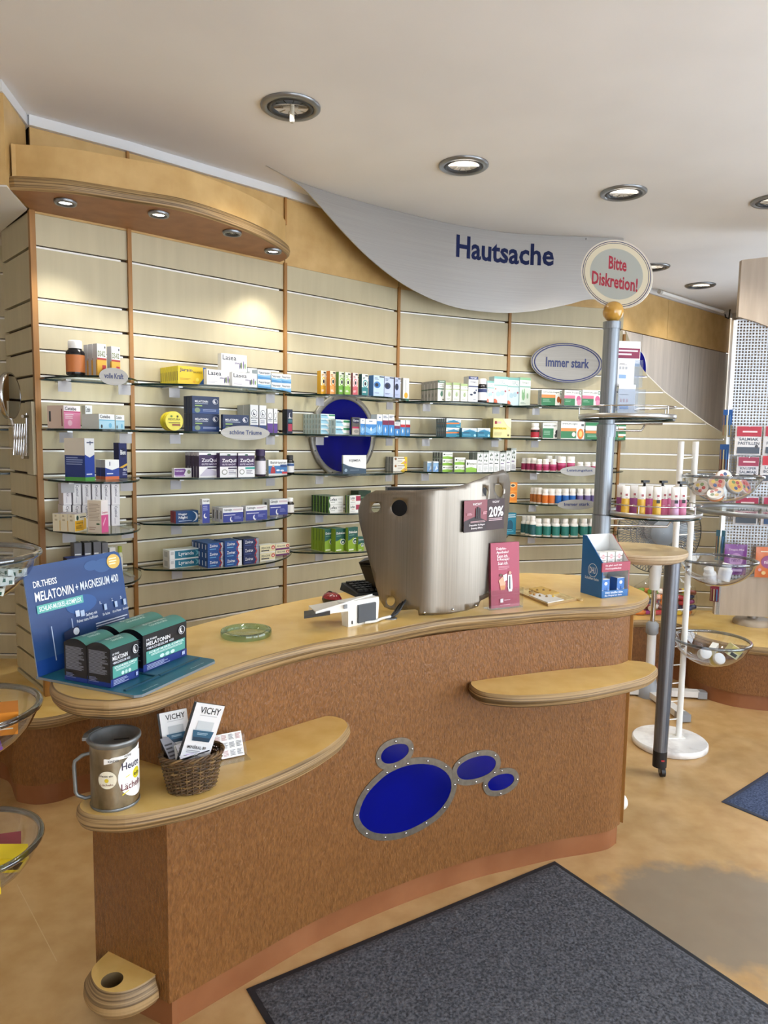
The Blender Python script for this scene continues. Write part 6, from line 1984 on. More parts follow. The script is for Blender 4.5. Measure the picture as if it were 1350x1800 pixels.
kk = TY / FPX
MB().text('Bitte', sx * (-13 * kk) + Vector((0, 0, 10 * kk)) + sn * .003, tx, ty_, 31 * kk, 22 * kk, M('b53a50', .4)).build('lettering', sg)
MB().text('Diskretion!', sx * (-40 * kk) + Vector((0, 0, -13 * kk)) + sn * .003, tx, ty_, 79 * kk, 23 * kk, M('b53a50', .4)).build('lettering', sg)


def tray(px_c, py, r, nm):
    c = WY(px_c, py, TY)
    o = Vector((c.x - pf.x, c.y - pf.y, c.z))
    n = 44
    t = MB()
    t.lathe([(r * .98, -.008), (r, -.004), (r * .98, 0)], o, GLASSEDGE, n, False, False)
    t.add([o + Vector((r * .98 * math.cos(2 * PI * i / n), r * .98 * math.sin(2 * PI * i / n), 0)) for i in range(n)], [tuple(range(n))], GLASS)
    to = t.build('tray_glass', tower)
    MB().lathe([(r, .002), (r + .003, .003), (r + .003, .019), (r, .02)], o, ALU, n, False, False).build('tray_band', tower)
    MB().tube([o + Vector((r * math.cos(2 * PI * i / n), r * math.sin(2 * PI * i / n), .052)) for i in range(n)], .003, CHROME, 6, True).build('tray_rail', tower)
    for k in range(5):
        a = 2 * PI * k / 5 + .3
        MB().tube([o + Vector((r * math.cos(a), r * math.sin(a), .02)), o + Vector((r * math.cos(a), r * math.sin(a), .052))], .0028, CHROME, 6).build('rail_post', tower)
    MB().tube([on_ax(c.z - .02), o + Vector((0, 0, -.018)), o + Vector((r * .7, -.05, -.018))], .007, CHROME, 8).build('tray_arm', tower)
    MB().tube([on_ax(c.z - .05), o + Vector((r * .3, -.02, -.05)), o + Vector((r * .4, -.03, -.012))], .005, CHROME, 8).build('tray_arm', tower)
    return c


T1 = tray(1101, 737, .205, 'upper')
T2 = tray(1147, 905, .205, 'lower')

# round table top with one leg on a castor
tc_ = W(1127, 957, 1.03)
tcx = Vector((1.155 - pf.x, 3.2 - pf.y, 0))
cz = 1.03
MB().loft([[tcx + Vector((.215 * f * math.cos(a), .215 * f * math.sin(a), cz + dz)) for a in (2 * PI * j / 48 for j in range(48))] for dz, f in ((-.045, .84), (-.035, .93), (-.018, .99), (-.006, 1.0), (0, .985))], noise_mat('pale_plywood_edge', '9c8468', 'c9b496', (2, 2, 240), 1, 3, .45, lo=.36, hi=.6), PLY, noise_mat('pale_table_top', 'c2a272', 'd2b68a', (1, 1, 1), 12, 4, .35), smooth=False).build('table_top', tower)
cs = W(1158, 1363, 0)
lt = WY(1183, 976, cs.y + .0)
l0 = Vector((cs.x - pf.x, cs.y - pf.y, 0))
l1 = Vector((lt.x - pf.x, lt.y - pf.y, cz - .045))
LEGM = noise_mat('dark_leg_metal', '696c74', '84878e', (200, 200, 1), 1, 2, .38, metal=.75)
MB().tube([l0 + Vector((0, 0, .115)), l1], [.0305, .0335], LEGM, 22).build('leg', tower)
MB().tube([l0 + Vector((0, 0, .045)), l0 + Vector((0, 0, .12))], .031, BLACK, 20).build('leg_shoe', tower)
MB().loft([[l0 + Vector((.010 + y, -.01 + .0235 * math.cos(a), .024 + .0235 * math.sin(a))) for a in (2 * PI * j / 20 for j in range(20))] for y in (-.009, .009)], BLACK, BLACK, BLACK).build('castor_wheel', tower)
MB().tube([l0 + Vector((0, -.01, .024)), l0 + Vector((.02, -.01, .024))], .008, M('8e9094', .3, .6), 10).build('castor_hub', tower)
MB().box(l0 + Vector((0, -.036, .085)), (.014, .004, .006), M('b5343c', .4)).build('castor_mark', tower)

# ---- tubes and pump bottles on the lower tray
tz = T2.z + .0005
CAPW = M('eeeae4', .4)


def cream_tube(px, dy, col, label, dark=False):
    p = WY(px, 890, TY + dy)
    o = thing('cream_tube', label, 'cream tube', (p.x, TY + dy, tz), 0, 'cream tubes on the lower glass tray')
    n = 14
    rings = []
    for f, z, e in ((.95, .0, 1), (1, .004, 1), (1, .025, 1), (1.0, .08, .75), (1.03, .125, .25), (1.03, .135, .1)):
        rings.append([Vector((.0175 * f * math.cos(2 * PI * i / n), .0175 * e * math.sin(2 * PI * i / n), z)) for i in range(n)])
    b = MB()
    b.loft(rings[:4], M(col, .4), M(col, .4), None)
    b.loft(rings[3:], CAPW, None, CAPW)
    b.build('tube_body', o)
    m = MB()
    print_on(m, [('r', .3, .68, .7, .76, 'a8565c'), ('l', .3, .58, .75, .64, 2, '9a948e'), ('l', .1, .3, .6, .36, 2, 'f0ece8')] + ([('r', .2, .46, .8, .58, '1c1c20')] if dark else []), (-.0125, -.0178, .01), (1, 0, 0), (0, .06, 1), .025, .12, (0, -1, 0))
    m.build('tube_print', o)


YEL, PUR, PNK = 'e0b23e', 'a85aa0', 'cf6a94'
for px, dy, col, lb, dk in ((1090, -.03, PUR, 'purple and white cream tube nearest the pole', 0), (1099, -.10, YEL, 'yellow and white cream tube left', 0), (1113, -.06, PUR, 'purple and white cream tube between two yellow ones', 0), (1127, -.13, YEL, 'yellow and white cream tube middle', 0),
                            (1139.5, -.08, 'c05a94', 'pink and white cream tube behind the middle', 0), (1154.5, -.15, YEL, 'yellow and white cream tube with black square', 1), (1166, -.09, PNK, 'pink and white cream tube second from rear', 0), (1174.5, -.05, PNK, 'pink and white cream tube set far back', 0),
                            (1186, -.145, 'd8a8cc', 'lilac and white cream tube with black square', 1), (1199, -.12, 'dd86a8', 'pink and white cream tube at the right end', 1)):
    cream_tube(px, dy, col, lb, dk)
for k, (px, dy) in enumerate(((1131.5, .06), (1163.5, .05), (1195.5, .0))):
    p = WY(px, 880, TY + dy)
    o = thing('pump_bottle', ('pink pump bottle left behind the tubes', 'pink pump bottle middle behind the tubes', 'pink pump bottle right behind the tubes')[k], 'pump bottle', (p.x, TY + dy, tz), .4, 'pump bottles on the lower glass tray')
    MB().lathe([(.021, 0), (.022, .004), (.022, .09), (.012, .105), (.011, .115)], (0, 0, 0), M('d9b8c8', .3), 18).build('flask', o)
    m = MB()
    m.lathe([(.012, .112), (.012, .125), (.006, .128), (.006, .142)], (0, 0, 0), BLACK, 14)
    m.box((.004, 0, .147), (.036, .016, .011), BLACK)
    m.build('pump_head', o)

# ---- leaflet holder on the upper tray
p = WY(1106, 735, TY - .02)
t = thing('leaflet_rack', 'two-tier clear leaflet rack on the upper glass tray', 'leaflet rack', (p.x, TY - .02, T1.z + .0005), math.radians(8))
ACG = clear_mat('frosted_acrylic', (.80, .83, .88), .9, .15)
m = MB()
for yy, z0, z1, xx in ((.05, 0, .345, .062), (-.01, .02, .13, .066), (.018, .14, .26, .062)):
    m.box((.0, yy, (z0 + z1) / 2), (xx * 2, .003, z1 - z0), ACG)
m.box((0, .02, .003), (.13, .1, .005), ACG)
m.build('acrylic_rack', t)
for z0, z1, yy, els, nm in ((.235, .345, .046, [('r', .02, .32, .98, .72, '8c1f48'), ('l', .08, .38, .9, .66, 2, 'f0dfe6'), ('r', 0, 0, 1, .12, '8fa4bc')], 'header_card'),
                        (.145, .262, .014, [('l', .1, .8, .4, .84, 1, '5a5a60'), ('r', .08, .62, .2, .72, 'b8b8bc'), ('r', .26, .62, .38, .72, 'b8b8bc'), ('r', .44, .62, .56, .72, 'b8b8bc'), ('l', .06, .78, .56, .8, 1, '3a3a40'), ('r', .08, .28, .5, .42, '8fb0d8')], 'leaflet'), (.025, .15, -.006, [('l', .06, .62, .6, .66, 1, '3a3a40'), ('r', .08, .38, .2, .5, 'd8b0b4'), ('r', .26, .38, .38, .5, 'd8b0b4'), ('r', .44, .38, .56, .5, 'd8b0b4'), ('r', .06, .14, .6, .26, '7fa4d4')], 'leaflet')):
    lf = MB()
    ww = .118 if nm == 'header_card' else .078
    x0 = -.058
    lf.box((x0 + ww / 2, yy, (z0 + z1) / 2), (ww, .002, z1 - z0), M('eceae8', .5))
    print_on(lf, els, (x0, yy - .0011, z0), (1, 0, 0), (0, 0, 1), ww, z1 - z0, (0, -1, 0))
    lf.build(nm, t)

# ================================================================== stands of clear bowls
def bowl_mesh(r, dp):
    n = 40
    m = MB()
    prof = [(r * math.sin(math.radians(a)) / math.sin(math.radians(80)), dp * (1 - (math.cos(math.radians(a)) - math.cos(math.radians(80))) / (1 - math.cos(math.radians(80)))) - dp) for a in (2, 14, 26, 38, 50, 62, 72, 80)]
    prof = [(q, z) for q, z in prof]
    m.lathe(prof, (0, 0, 0), BOWLM, n, True, False)
    return m.mesh('bowl_shell')


def bowl(stand, c, r, dp, base):
    o = Vector(c) - base
    b = obj('bowl', bowl_mesh(r, dp), stand, o)
    n = 44
    rm = MB().tube([Vector((r * math.cos(2 * PI * i / n), r * math.sin(2 * PI * i / n), 0)) for i in range(n)], .008, BOWLRIM, 8, True).build('rim', b)
    return b


# right stand
base = Vector((1.455, 3.45, 0))
stand = thing('bowl_stand', 'white pole stand with three clear bowls on a marble foot', 'display stand', base)
MARB = noise_mat('white_marble', 'cfcac8', 'f0eeec', (1, 1, 1), 14, 8, .25, lo=.3, hi=.55)
MB().lathe([(.172, 0), (.18, .006), (.18, .026), (.174, .032)], (0, 0, 0), MARB, 48).build('marble_foot', stand)
wp = [Vector((1.437, 3.47, 0)) - base, Vector((1.510, 3.475, 0)) - base]
ztop = WY(1208, 776, 3.48).z
for q in wp:
    MB().tube([q + Vector((0, 0, .03)), q + Vector((0, 0, ztop))], .0145, WHITEP, 16).build('pole', stand)
MB().box((wp[0] + wp[1]) / 2 + Vector((0, 0, .0335)), (.12, .05, .004), WHITEP, .1).build('foot_plate', stand)
for k in range(15):
    z = .12 + .094 * k
    MB().tube([wp[0] + Vector((0, 0, z)), wp[1] + Vector((0, 0, z + .006))], .003, WHITEP, 6).build('rung', stand)
RB = []
for px, py in ((1270, 837), (1260.5, 984), (1250.5, 1125)):
    c = WY(px, py, 3.44)
    RB.append(c)
    bowl(stand, c, .178, .128, base)
    o = c - base
    MB().tube([wp[1] + Vector((0, -.01, c.z - .04)), o + Vector((-.15, .02, -.045))], .006, BLACK, 8).build('bracket', stand)
    MB().tube([wp[1] + Vector((0, -.01, c.z - .055)), o + Vector((-.14, .02, -.06))], .004, CHROME, 8).build('bracket', stand)

# contents of the right bowls
c = RB[0]
for k, (x, y, z, rx_, ry_, cols, lb) in enumerate(((-.045, -.035, -.035, 62, -18, ('b9c4c8', 'cfa48a'), 'round candy tin with fruit picture left in the top bowl'), (.035, -.05, -.045, 60, 12, ('b4c0d0', 'dfb46a'), 'round candy tin with fruit picture right in the top bowl'), (-.06, -.07, -.085, 30, -30, ('c9855a', 'd8cfc8'), 'round orange-edged candy tin low in the top bowl'),
                                                   (.095, -.02, -.05, 50, 50, ('d9cfd0', 'c88a8a'), 'round pale candy tin at the right in the top bowl'), (.02, .03, -.01, 70, 5, ('dd8a5a', 'ece4dc'), 'round orange and white candy tin on top of the pile'), (-.10, .0, -.06, 40, -60, ('c97a4a', 'd5c8c0'), 'round brown candy tin at the left in the top bowl'))):
    o = thing('candy_tin', lb, 'tin', c + Vector((x, y, z)), 0, 'candy tins in the top right bowl')
    o.rotation_euler = (math.radians(rx_), math.radians(ry_), 0)
    MB().lathe([(.037, -.012), (.038, -.010), (.038, .004)], (0, 0, 0), M(cols[0], .3), 28, True, False).build('tin_base', o)
    m = MB()
    m.lathe([(.039, .003), (.039, .011), (.036, .013)], (0, 0, 0), M('d9d5d0', .25), 28, False, False)
    m.lathe([(.036, .013), (.001, .0131)], (0, 0, 0), M(cols[1], .3), 28, False, False)
    for j, cc in enumerate(('b0404a', '6a8a5a', 'e0c060', '4a5f8a', 'c8605a')):
        a = j * 1.25 + k
        m.lathe([(.009, .0136), (.001, .0137)], (.017 * math.cos(a), .017 * math.sin(a), 0), M(cc, .4), 10, False, False)
    m.build('printed_lid', o)
c = RB[1]
for k, (x, y, tilt) in enumerate(((-.02, .0, -20), (.02, -.03, 12))):
    a, l = bottle_parts(.03, .085, WB, M('e4e2e4'), WL, None, .7, .75)
    o = tag(obj('pill_bottle', a, None, c + Vector((x, y, -.122 + .022 * k + .004))), ('white pill bottle leaning back in the middle bowl', 'white pill bottle with printed label in the middle bowl')[k], 'bottle', 'pill bottles in the middle right bowl')
    o.rotation_euler = (math.radians(4), math.radians(tilt), .3)
    obj('lid', l, o)
c = RB[2]
for k, (x, y, z, rx_, ry_, lb) in enumerate(((-.055, -.06, -.05, 65, -20, 'white-lidded jar left in the lowest bowl'), (.0, -.085, -.07, 60, 10, 'white-lidded yellow jar in the lowest bowl'))):
    o = thing('lozenge_jar', lb, 'jar', c + Vector((x, y, z)), 0, 'jars in the lowest right bowl')
    o.rotation_euler = (math.radians(rx_), math.radians(ry_), 0)
    MB().lathe([(.024, -.05), (.026, -.046), (.026, 0)], (0, 0, 0), M('d9d0a8' if k else 'dcdcd8', .35), 22, True, False).build('jar_body', o)
    MB().lathe([(.0265, -.035), (.0265, -.01)], (0, 0, 0), M('d0bc4a' if k else 'e8e8e4', .4), 22, False, False).build('jar_label', o)
    MB().lathe([(.028, 0), (.028, .012), (.025, .014), (.001, .014)], (0, 0, 0), WL, 22).build('jar_lid', o)
for k, (x, y, z, e, ds, lb) in enumerate(((.075, -.04, -.065, (.3, .5, .4), D('e6e0b0', [('r', .2, .1, .8, .4, '4a4a44'), ('r', 0, .5, 1, 1, 'd9cc7a')], s='d9cf94', t='eae6d0'), 'pale yellow small carton in the lowest bowl'), (.02, .02, -.085, (.1, -.2, .9), D('e9e6dc', [('r', 0, 0, 1, .4, 'd9bc3a')], s='e0dcc8', t='ecebe4'), 'white and yellow small carton in the lowest bowl'))):
    o = tag(obj('lozenge_carton', carton_mesh(.075, .03, .055, ds), None, c + Vector((x, y, z))), lb, 'carton', 'cartons in the lowest right bowl')
    o.rotation_euler = e

# left stand, mostly outside the photo
lb_ = Vector((-1.17, 1.66, 0))
ls_ = thing('bowl_stand', 'stand of three clear bowls cut off by the left photo edge', 'display stand', lb_)
MB().lathe([(.172, 0), (.18, .006), (.18, .026), (.174, .032)], (0, 0, 0), MARB, 48).build('marble_foot', ls_)
for dx in (-.035, .035):
    MB().tube([(dx, 0, .03), (dx, 0, 1.5)], .0145, WHITEP, 14).build('pole', ls_)
LBW = []
for px, py in ((57, 978), (58.5, 1250), (62, 1487)):
    e = WY(px, py, 1.6)
    c = Vector((e.x - .168, 1.6, e.z))
    LBW.append(c)
    bowl(ls_, c, .165, .122, lb_)
    MB().tube([Vector((.03, 0, c.z - .05)), c - lb_ + Vector((-.12, .02, -.06))], .006, BLACK, 8).build('bracket', ls_)
c = LBW[0]
for k in range(9):
    o = thing('patterned_pack', 'green and white chequered lip care stick in the left top bowl', 'pack', c + Vector((.062 + .02 * (k % 3), -.05 + .03 * (k // 3), -.075 + .012 * (k % 3) + .006 * (k // 3))), 0, 'chequered sticks in the left top bowl')
    o.rotation_euler = (.3 * (k % 2), .5 - .25 * (k % 3), .4 * k)
    m = MB()
    m.box((0, 0, 0), (.085, .018, .018), M('dfe6e0', .4))
    for j in range(6):
        for sd in (-1, 1):
            m.box((-.035 + .014 * j, sd * .0092, .003 * (-1) ** j), (.007, .0004, .008), M('2f5a48', .4))
        m.box((-.035 + .014 * j, .003 * (-1) ** j, .0092), (.007, .009, .0004), M('26463a', .4))
    m.build('stick_body', o)
c = LBW[1]
for k, (x, y, z, e, col, col2, sz, lb) in enumerate(((.098, -.03, -.035, (.1, .05, .5), 'e08a24', 'c96a18', (.085, .06, .055), 'orange carton in the left middle bowl'), (.075, -.07, -.078, (.2, -.3, .9), '7a4aa0', '9a70b8', (.09, .05, .05), 'purple carton in the left middle bowl'), (-.02, .0, -.07, (.1, .2, .3), 'dd7a2c', 'c9601c', (.08, .05, .05), 'second orange carton in the left middle bowl'))):
    o = tag(obj('lozenge_carton', carton_mesh(sz[0], sz[1], sz[2], D(col, [('e', .3, .5, .2, .3, 'c23a2c'), ('l', .5, .2, .9, .6, 3, 'f2e0c0')], s=col2, t=col)), None, c + Vector((x, y, z))), lb, 'carton', 'cartons in the left middle bowl')
    o.rotation_euler = e
c = LBW[2]
for k, (x, y, z, e, col, lb) in enumerate(((.085, .0, -.05, (.5, .35, .7), 'e6c81e', 'yellow carton with barcode in the left lowest bowl'), (.07, -.07, -.08, (.15, .1, -.2), 'e8cc24', 'yellow carton lying flat in the left lowest bowl'), (.05, .06, -.06, (.4, .1, .5), '8a2430', 'dark red carton in the left lowest bowl'), (.01, -.03, -.05, (.2, .4, .2), '1c1c20', 'black carton in the left lowest bowl'))):
    o = tag(obj('lozenge_carton', carton_mesh(.085, .04, .05, D(col, [('r', .55, .2, .9, .75, '2a2a20')] + [('r', .1, .2, .4, .3, '3a3a20')] if k < 2 else [], s=col, t=col)), None, c + Vector((x, y, z))), lb, 'carton', 'cartons in the left lowest bowl')
    o.rotation_euler = e

# ================================================================== pedestal fan behind the tower
fb = W(1140, 1223, 0)
fan = thing('pedestal_fan', 'white pedestal fan with wire cage behind the display tower', 'fan', (fb.x, fb.y, 0))
FW = M('d9d8d6', .4)
FG = M('8e9196', .4)
ftp = [W(*q, 0) for q in ((1103, 1234), (1237, 1228), (1203, 1270))] + [None]
ds_ = [Vector((q.x - fb.x, q.y - fb.y, 0)) for q in ftp[:3]]
ds_.append(-ds_[2] * .8)
ds_[0] = -ds_[1]
for d_ in ds_:
    MB().box(d_ * .45 + Vector((0, 0, .03)), (d_.length * .9, .055, .035), FW, math.atan2(d_.y, d_.x)).build('foot_bar', fan)
    MB().box(d_ * .95 + Vector((0, 0, .027)), (d_.length * .16, .06, .04), FG, math.atan2(d_.y, d_.x)).build('foot_cap', fan)
MB().lathe([(.07, .0), (.07, .06), (.045, .075), (.036, .13)], (0, 0, 0), FG, 24).build('hub', fan)


def fz(py):
    return WY(1143, py, fb.y).z


MB().tube([(0, 0, .1), (0, 0, fz(1112))], .026, FW, 18).build('lower_tube', fan)
MB().lathe([(.026, fz(1112) - .01), (.036, fz(1112)), (.036, fz(1096)), (.02, fz(1092))], (0, 0, 0), FG, 20).build('clamp', fan)
MB().tube([(0, 0, fz(1096)), (0, 0, fz(1036))], .015, CHROME, 14).build('chrome_rod', fan)
MB().tube([(0, 0, fz(1036)), (0, 0, fz(1000)), (0, 0, fz(975))], [.028, .036, .04], FW, 18).build('control_column', fan)
hc_ = WY(1159, 935, fb.y)
ho = hc_ - Vector((fb.x, fb.y, 0))
MB().tube([(0, .02, fz(985)), ho + Vector((0, .1, -.04))], .03, FW, 12).build('neck', fan)
MB().ball(ho + Vector((0, .12, 0)), .08, FW, 18, 10, (1, 1.2, 1)).build('motor', fan)
cg = MB()
WIRE = M('777c84', .4, .4)
R2 = .245
for side, dpt in ((-1, .06), (1, .07)):
    for k in range(84):
        a = 2 * PI * k / 84
        cg.tube([ho + Vector((r * math.cos(a + .25 * (r / R2) * side), side * dpt * (1 - (r / R2) ** 3) - 0, r * math.sin(a + .25 * (r / R2) * side))) for r in (.05, .12, .19, R2)], .0019, WIRE, 4, cap=False)
    for r in (.05, .15, R2):
        cg.tube([ho + Vector((r * math.cos(2 * PI * i / 40), side * dpt * (1 - (r / R2) ** 3), r * math.sin(2 * PI * i / 40))) for i in range(40)], .0025, WIRE, 5, True)
tag(cg.build('wire_cage', fan), kind='stuff')
m = MB()
m.loft([[ho + Vector((r * math.cos(2 * PI * i / 28), y, r * math.sin(2 * PI * i / 28))) for i in range(28)] for r, y in ((.075, -.058), (.072, -.066), (.001, -.067))], M('7f858c', .4))
m.build('cage_badge', fan)
for k in range(3):
    a = 2 * PI * k / 3
    m = MB()
    pr_ = []
    for r, wd_ in ((.04, .03), (.1, .07), (.17, .09), (.21, .07)):
        for sgn in (-1, 1):
            b_a = a + sgn * wd_ / max(r, .08) * .6
            pr_.append(ho + Vector((r * math.cos(b_a), .02 * sgn, r * math.sin(b_a))))
    m.add(pr_, [(0, 1, 3, 2), (2, 3, 5, 4), (4, 5, 7, 6)], M('b9c2cc', .3), True)
    bo = m.build('blade', fan)
    bo.modifiers.new('thick', 'SOLIDIFY').thickness = .003

# ================================================================== perforated display with sweet bags
dy_ = 4.40
f0_ = W(1322, 1097, BENCH)
dl = WY(1284, 800, dy_)
disp = thing('perforated_display', 'tall perforated metal display with wooden header on the bench', 'display', (f0_.x, dy_, BENCH), math.radians(-8))
lx = dl.x - f0_.x
GWOOD = noise_mat('pale_grey_wood', 'b3a494', 'c4b6a6', (20, 20, 2), 1, 4, .45, pos=True)


def lz(py):
    return WY(1300, py, dy_).z - BENCH


wd_ = .66
MB().lathe([(.115, 0), (.115, .02), (.1, .035), (.03, .04)], (0, .05, 0), noise_mat('foot_wood', 'a39484', 'b8a998', (1, 1, 1), 9, 3, .4), 36).build('foot', disp)
MB().tube([(0, .05, .03), (0, .05, lz(1075))], .03, M('a5a09c', .35, .6), 16).build('post', disp)
zb0, zb1, zm1, zt1 = lz(1082), lz(1022), lz(562), lz(456)
m = MB()
pp = ccw([(lx - .03, zb0), (lx + wd_, zb0), (lx + wd_, zb1 + .06), (lx + .35, zb1 + .055), (lx + .15, zb1 + .03), (lx - .03, zb1 - .02)])
m.loft([[Vector((p.x, .02, p.y)) for p in pp], [Vector((p.x, -.02, p.y)) for p in pp]], GWOOD, GWOOD, GWOOD, smooth=False)
m.build('base_board', disp)
m = MB()
pp = ccw([(lx - .0, zm1 + .02), (lx + .1, zm1 - .01), (lx + .25, zm1 - .07), (lx + wd_, zm1 - .12), (lx + wd_, zt1 + .03), (lx + .2, zt1 + .02), (lx, zt1)])
m.loft([[Vector((p.x, .02, p.y)) for p in pp], [Vector((p.x, -.02, p.y)) for p in pp]], GWOOD, GWOOD, GWOOD, smooth=False)
m.build('header_board', disp)
m = MB()
PERF = M('b4b8bf', .35, .6)
ps = .0182
z = zb1 - .03
while z < zm1 + .02:
    m.box((lx + wd_ / 2, 0, z), (wd_, .003, .0075), PERF)
    z += ps
x = lx
while x < lx + wd_:
    m.box((x, 0, (zb1 - .03 + zm1) / 2), (.0075, .0028, zm1 - zb1 + .04), PERF)
    x += ps
tag(m.build('perforated_sheet', disp), kind='stuff')
for x in (lx - .012, lx + wd_ + .012):
    MB().box((x, 0, (zm1 + zb0) / 2), (.024, .04, zm1 - zb0), ALU).build('side_rail', disp)


def bag(px0, px1, py0, py1, els, col, label, y=dy_ - .06, th=.02):
    a, c = WY(px0, py1, y), WY(px1, py0, y)
    w, h = c.x - a.x, c.z - a.z
    t = thing('sweet_bag', label, 'sweet bag', (a.x + w / 2, y, a.z), math.radians(-6), 'sweet bags on the perforated display')
    n, k = 10, 8
    m = MB()
    for sgn in (-1, 1):
        vs = []
        for j in range(k + 1):
            for i in range(n + 1):
                u, v = i / n, j / k
                bl = max(0, 1 - abs(2 * u - 1) ** 3) * max(0, 1 - abs(2 * v - 1) ** 4)
                vs.append((w * (u - .5), sgn * th * .5 * bl, h * v))
        fs = [(j * (n + 1) + i, j * (n + 1) + i + 1, (j + 1) * (n + 1) + i + 1, (j + 1) * (n + 1) + i) for j in range(k) for i in range(n)]
        m.add(vs, fs if sgn < 0 else [f[::-1] for f in fs], M(col, .28), True)
    m.build('pouch', t)
    m = MB()
    print_on(m, els, (-w / 2, -th * .52, 0), (1, 0, 0), (0, 0, 1), w, h, (0, -1, 0))
    m.build('pouch_print', t)
    MB().tube([(0, .045, h * .97), (0, -.015, h * .97)], .0025, CHROME, 6).build('hook', t)


def pouch(l1, l2, red='b3283f', low='4a5362'):
    return [('r', .04, .64, .96, .98, red), ('l', .25, .72, .8, .84, 1, 'f0d8dc'), ('t', l1, .14, .5, .86, .6, '33405c'), ('t', l2, .1, .36, .9, .46, '33405c'), ('r', .08, .06, .92, .28, low), ('e', .8, .3, .06, .06, '4a4a50')]


bag(1291, 1339, 749, 800, pouch('SALMIAK', 'PASTILLEN'), 'e6e4e6', 'white and red liquorice bag at the top left of the display')
bag(1341, 1392, 749, 800, pouch('SALMIAK', 'PASTILLEN'), 'e6e4e6', 'white and red liquorice bag at the top right photo edge')
bag(1294, 1334, 803, 848, pouch('KNUSPER', 'SALMIAK', '9c3050'), 'dcdae0', 'white and red liquorice bag in the second row left')
bag(1336, 1384, 801, 848, pouch('LAKRITZ', 'BONBONS', 'c92a3c'), 'e9e6e8', 'white and bright red liquorice bag in the second row right')
bag(1289, 1333, 874, 922, pouch('LAKRITZ', 'GUMMIDROPS', 'b03052'), 'dcdae2', 'white and red liquorice bag in the third row left')
bag(1338, 1386, 874, 924, pouch('LAKRITZ', 'PASTILLEN', 'b03052', '33507c'), 'dcdae2', 'white and red liquorice bag in the third row right')
bag(1272, 1313, 957, 1010, [('t', 'Tropic-Mix', .15, .78, .85, .86, 'e8d0ec'), ('e', .5, .5, .3, .22, 'b48ac0'), ('t', 'nimm', .3, .44, .7, .56, '5a2a70'), ('r', .2, .12, .8, .2, 'c8a8d4')], '7d3f8e', 'purple fruit sweets bag low on the display')
bag(1327, 1376, 962, 1015, [('l', .15, .8, .6, .88, 1, 'f6e0cc'), ('e', .5, .52, .32, .22, 'a05a8c'), ('t', 'nimm', .3, .46, .7, .58, 'f0e0ec'), ('e', .3, .16, .08, .06, 'e8c890'), ('e', .6, .14, .08, .06, 'd8b070'), ('e', .15, .26, .06, .05, 'e0a8b4')], 'dd7a4a', 'orange sweets bag low on the display')


def brush_pack(px, py0, py1, c1, c2, label):
    a = WY(px, py1, dy_ + .02)
    b = WY(px, py0, dy_ + .02)
    h = b.z - a.z
    t = thing('brush_pack', label, 'blister pack', (a.x, dy_ + .02, a.z), math.radians(-50), 'blister packs at the side of the display')
    m = MB()
    m.box((0, 0, h * .72), (.055, .004, h * .56), M(c1, .35))
    m.box((0, 0, h * .22), (.055, .004, h * .44), M(c2, .35))
    m.build('backing_card', t)
    for k in range(3):
        MB().tube([(-.018 + .018 * k, -.006, h * .06), (-.018 + .018 * k, -.008, h * .8)], .004, M(('8a6a50', 'c2b890', '4a7ab0')[k], .4), 6).build('brush', t)
    MB().tube([(0, 0, h), (.05, .06, h + .01)], .002, CHROME, 6).build('hook', t)


brush_pack(1277, 720, 768, '2f62b0', 'a9a084', 'blue blister pack hanging highest beside the display')
brush_pack(1271, 781, 828, '2f5a9c', '6a4a40', 'blue and brown blister pack below the highest one')
brush_pack(1264, 932, 985, '3f6a80', '5a7a86', 'teal blister pack hanging lowest beside the display')
brush_pack(1255, 1030, 1057, '8a3a50', '7a3448', 'dark red pack hanging under the display')

# ring tray in front of the display
rc = WY(1228, 897, 3.95)
t = thing('ring_tray', 'round glass tray with a steel band in front of the display', 'tray', (rc.x + .36, 3.95, rc.z))
n = 52
MB().lathe([(.36, -.01), (.364, -.008), (.364, .014), (.36, .015)], (0, 0, 0), M('9fa3a8', .35, .7), n, False, False).build('band', t)
MB().add([(.355 * math.cos(2 * PI * i / n), .355 * math.sin(2 * PI * i / n), -.008) for i in range(n)], [tuple(range(n))], GLASS).build('glass_plate', t)
MB().tube([(.30, .1, -.01), (.30, .1, -rc.z + .375)], .02, SILV, 14).build('support_pole', t)

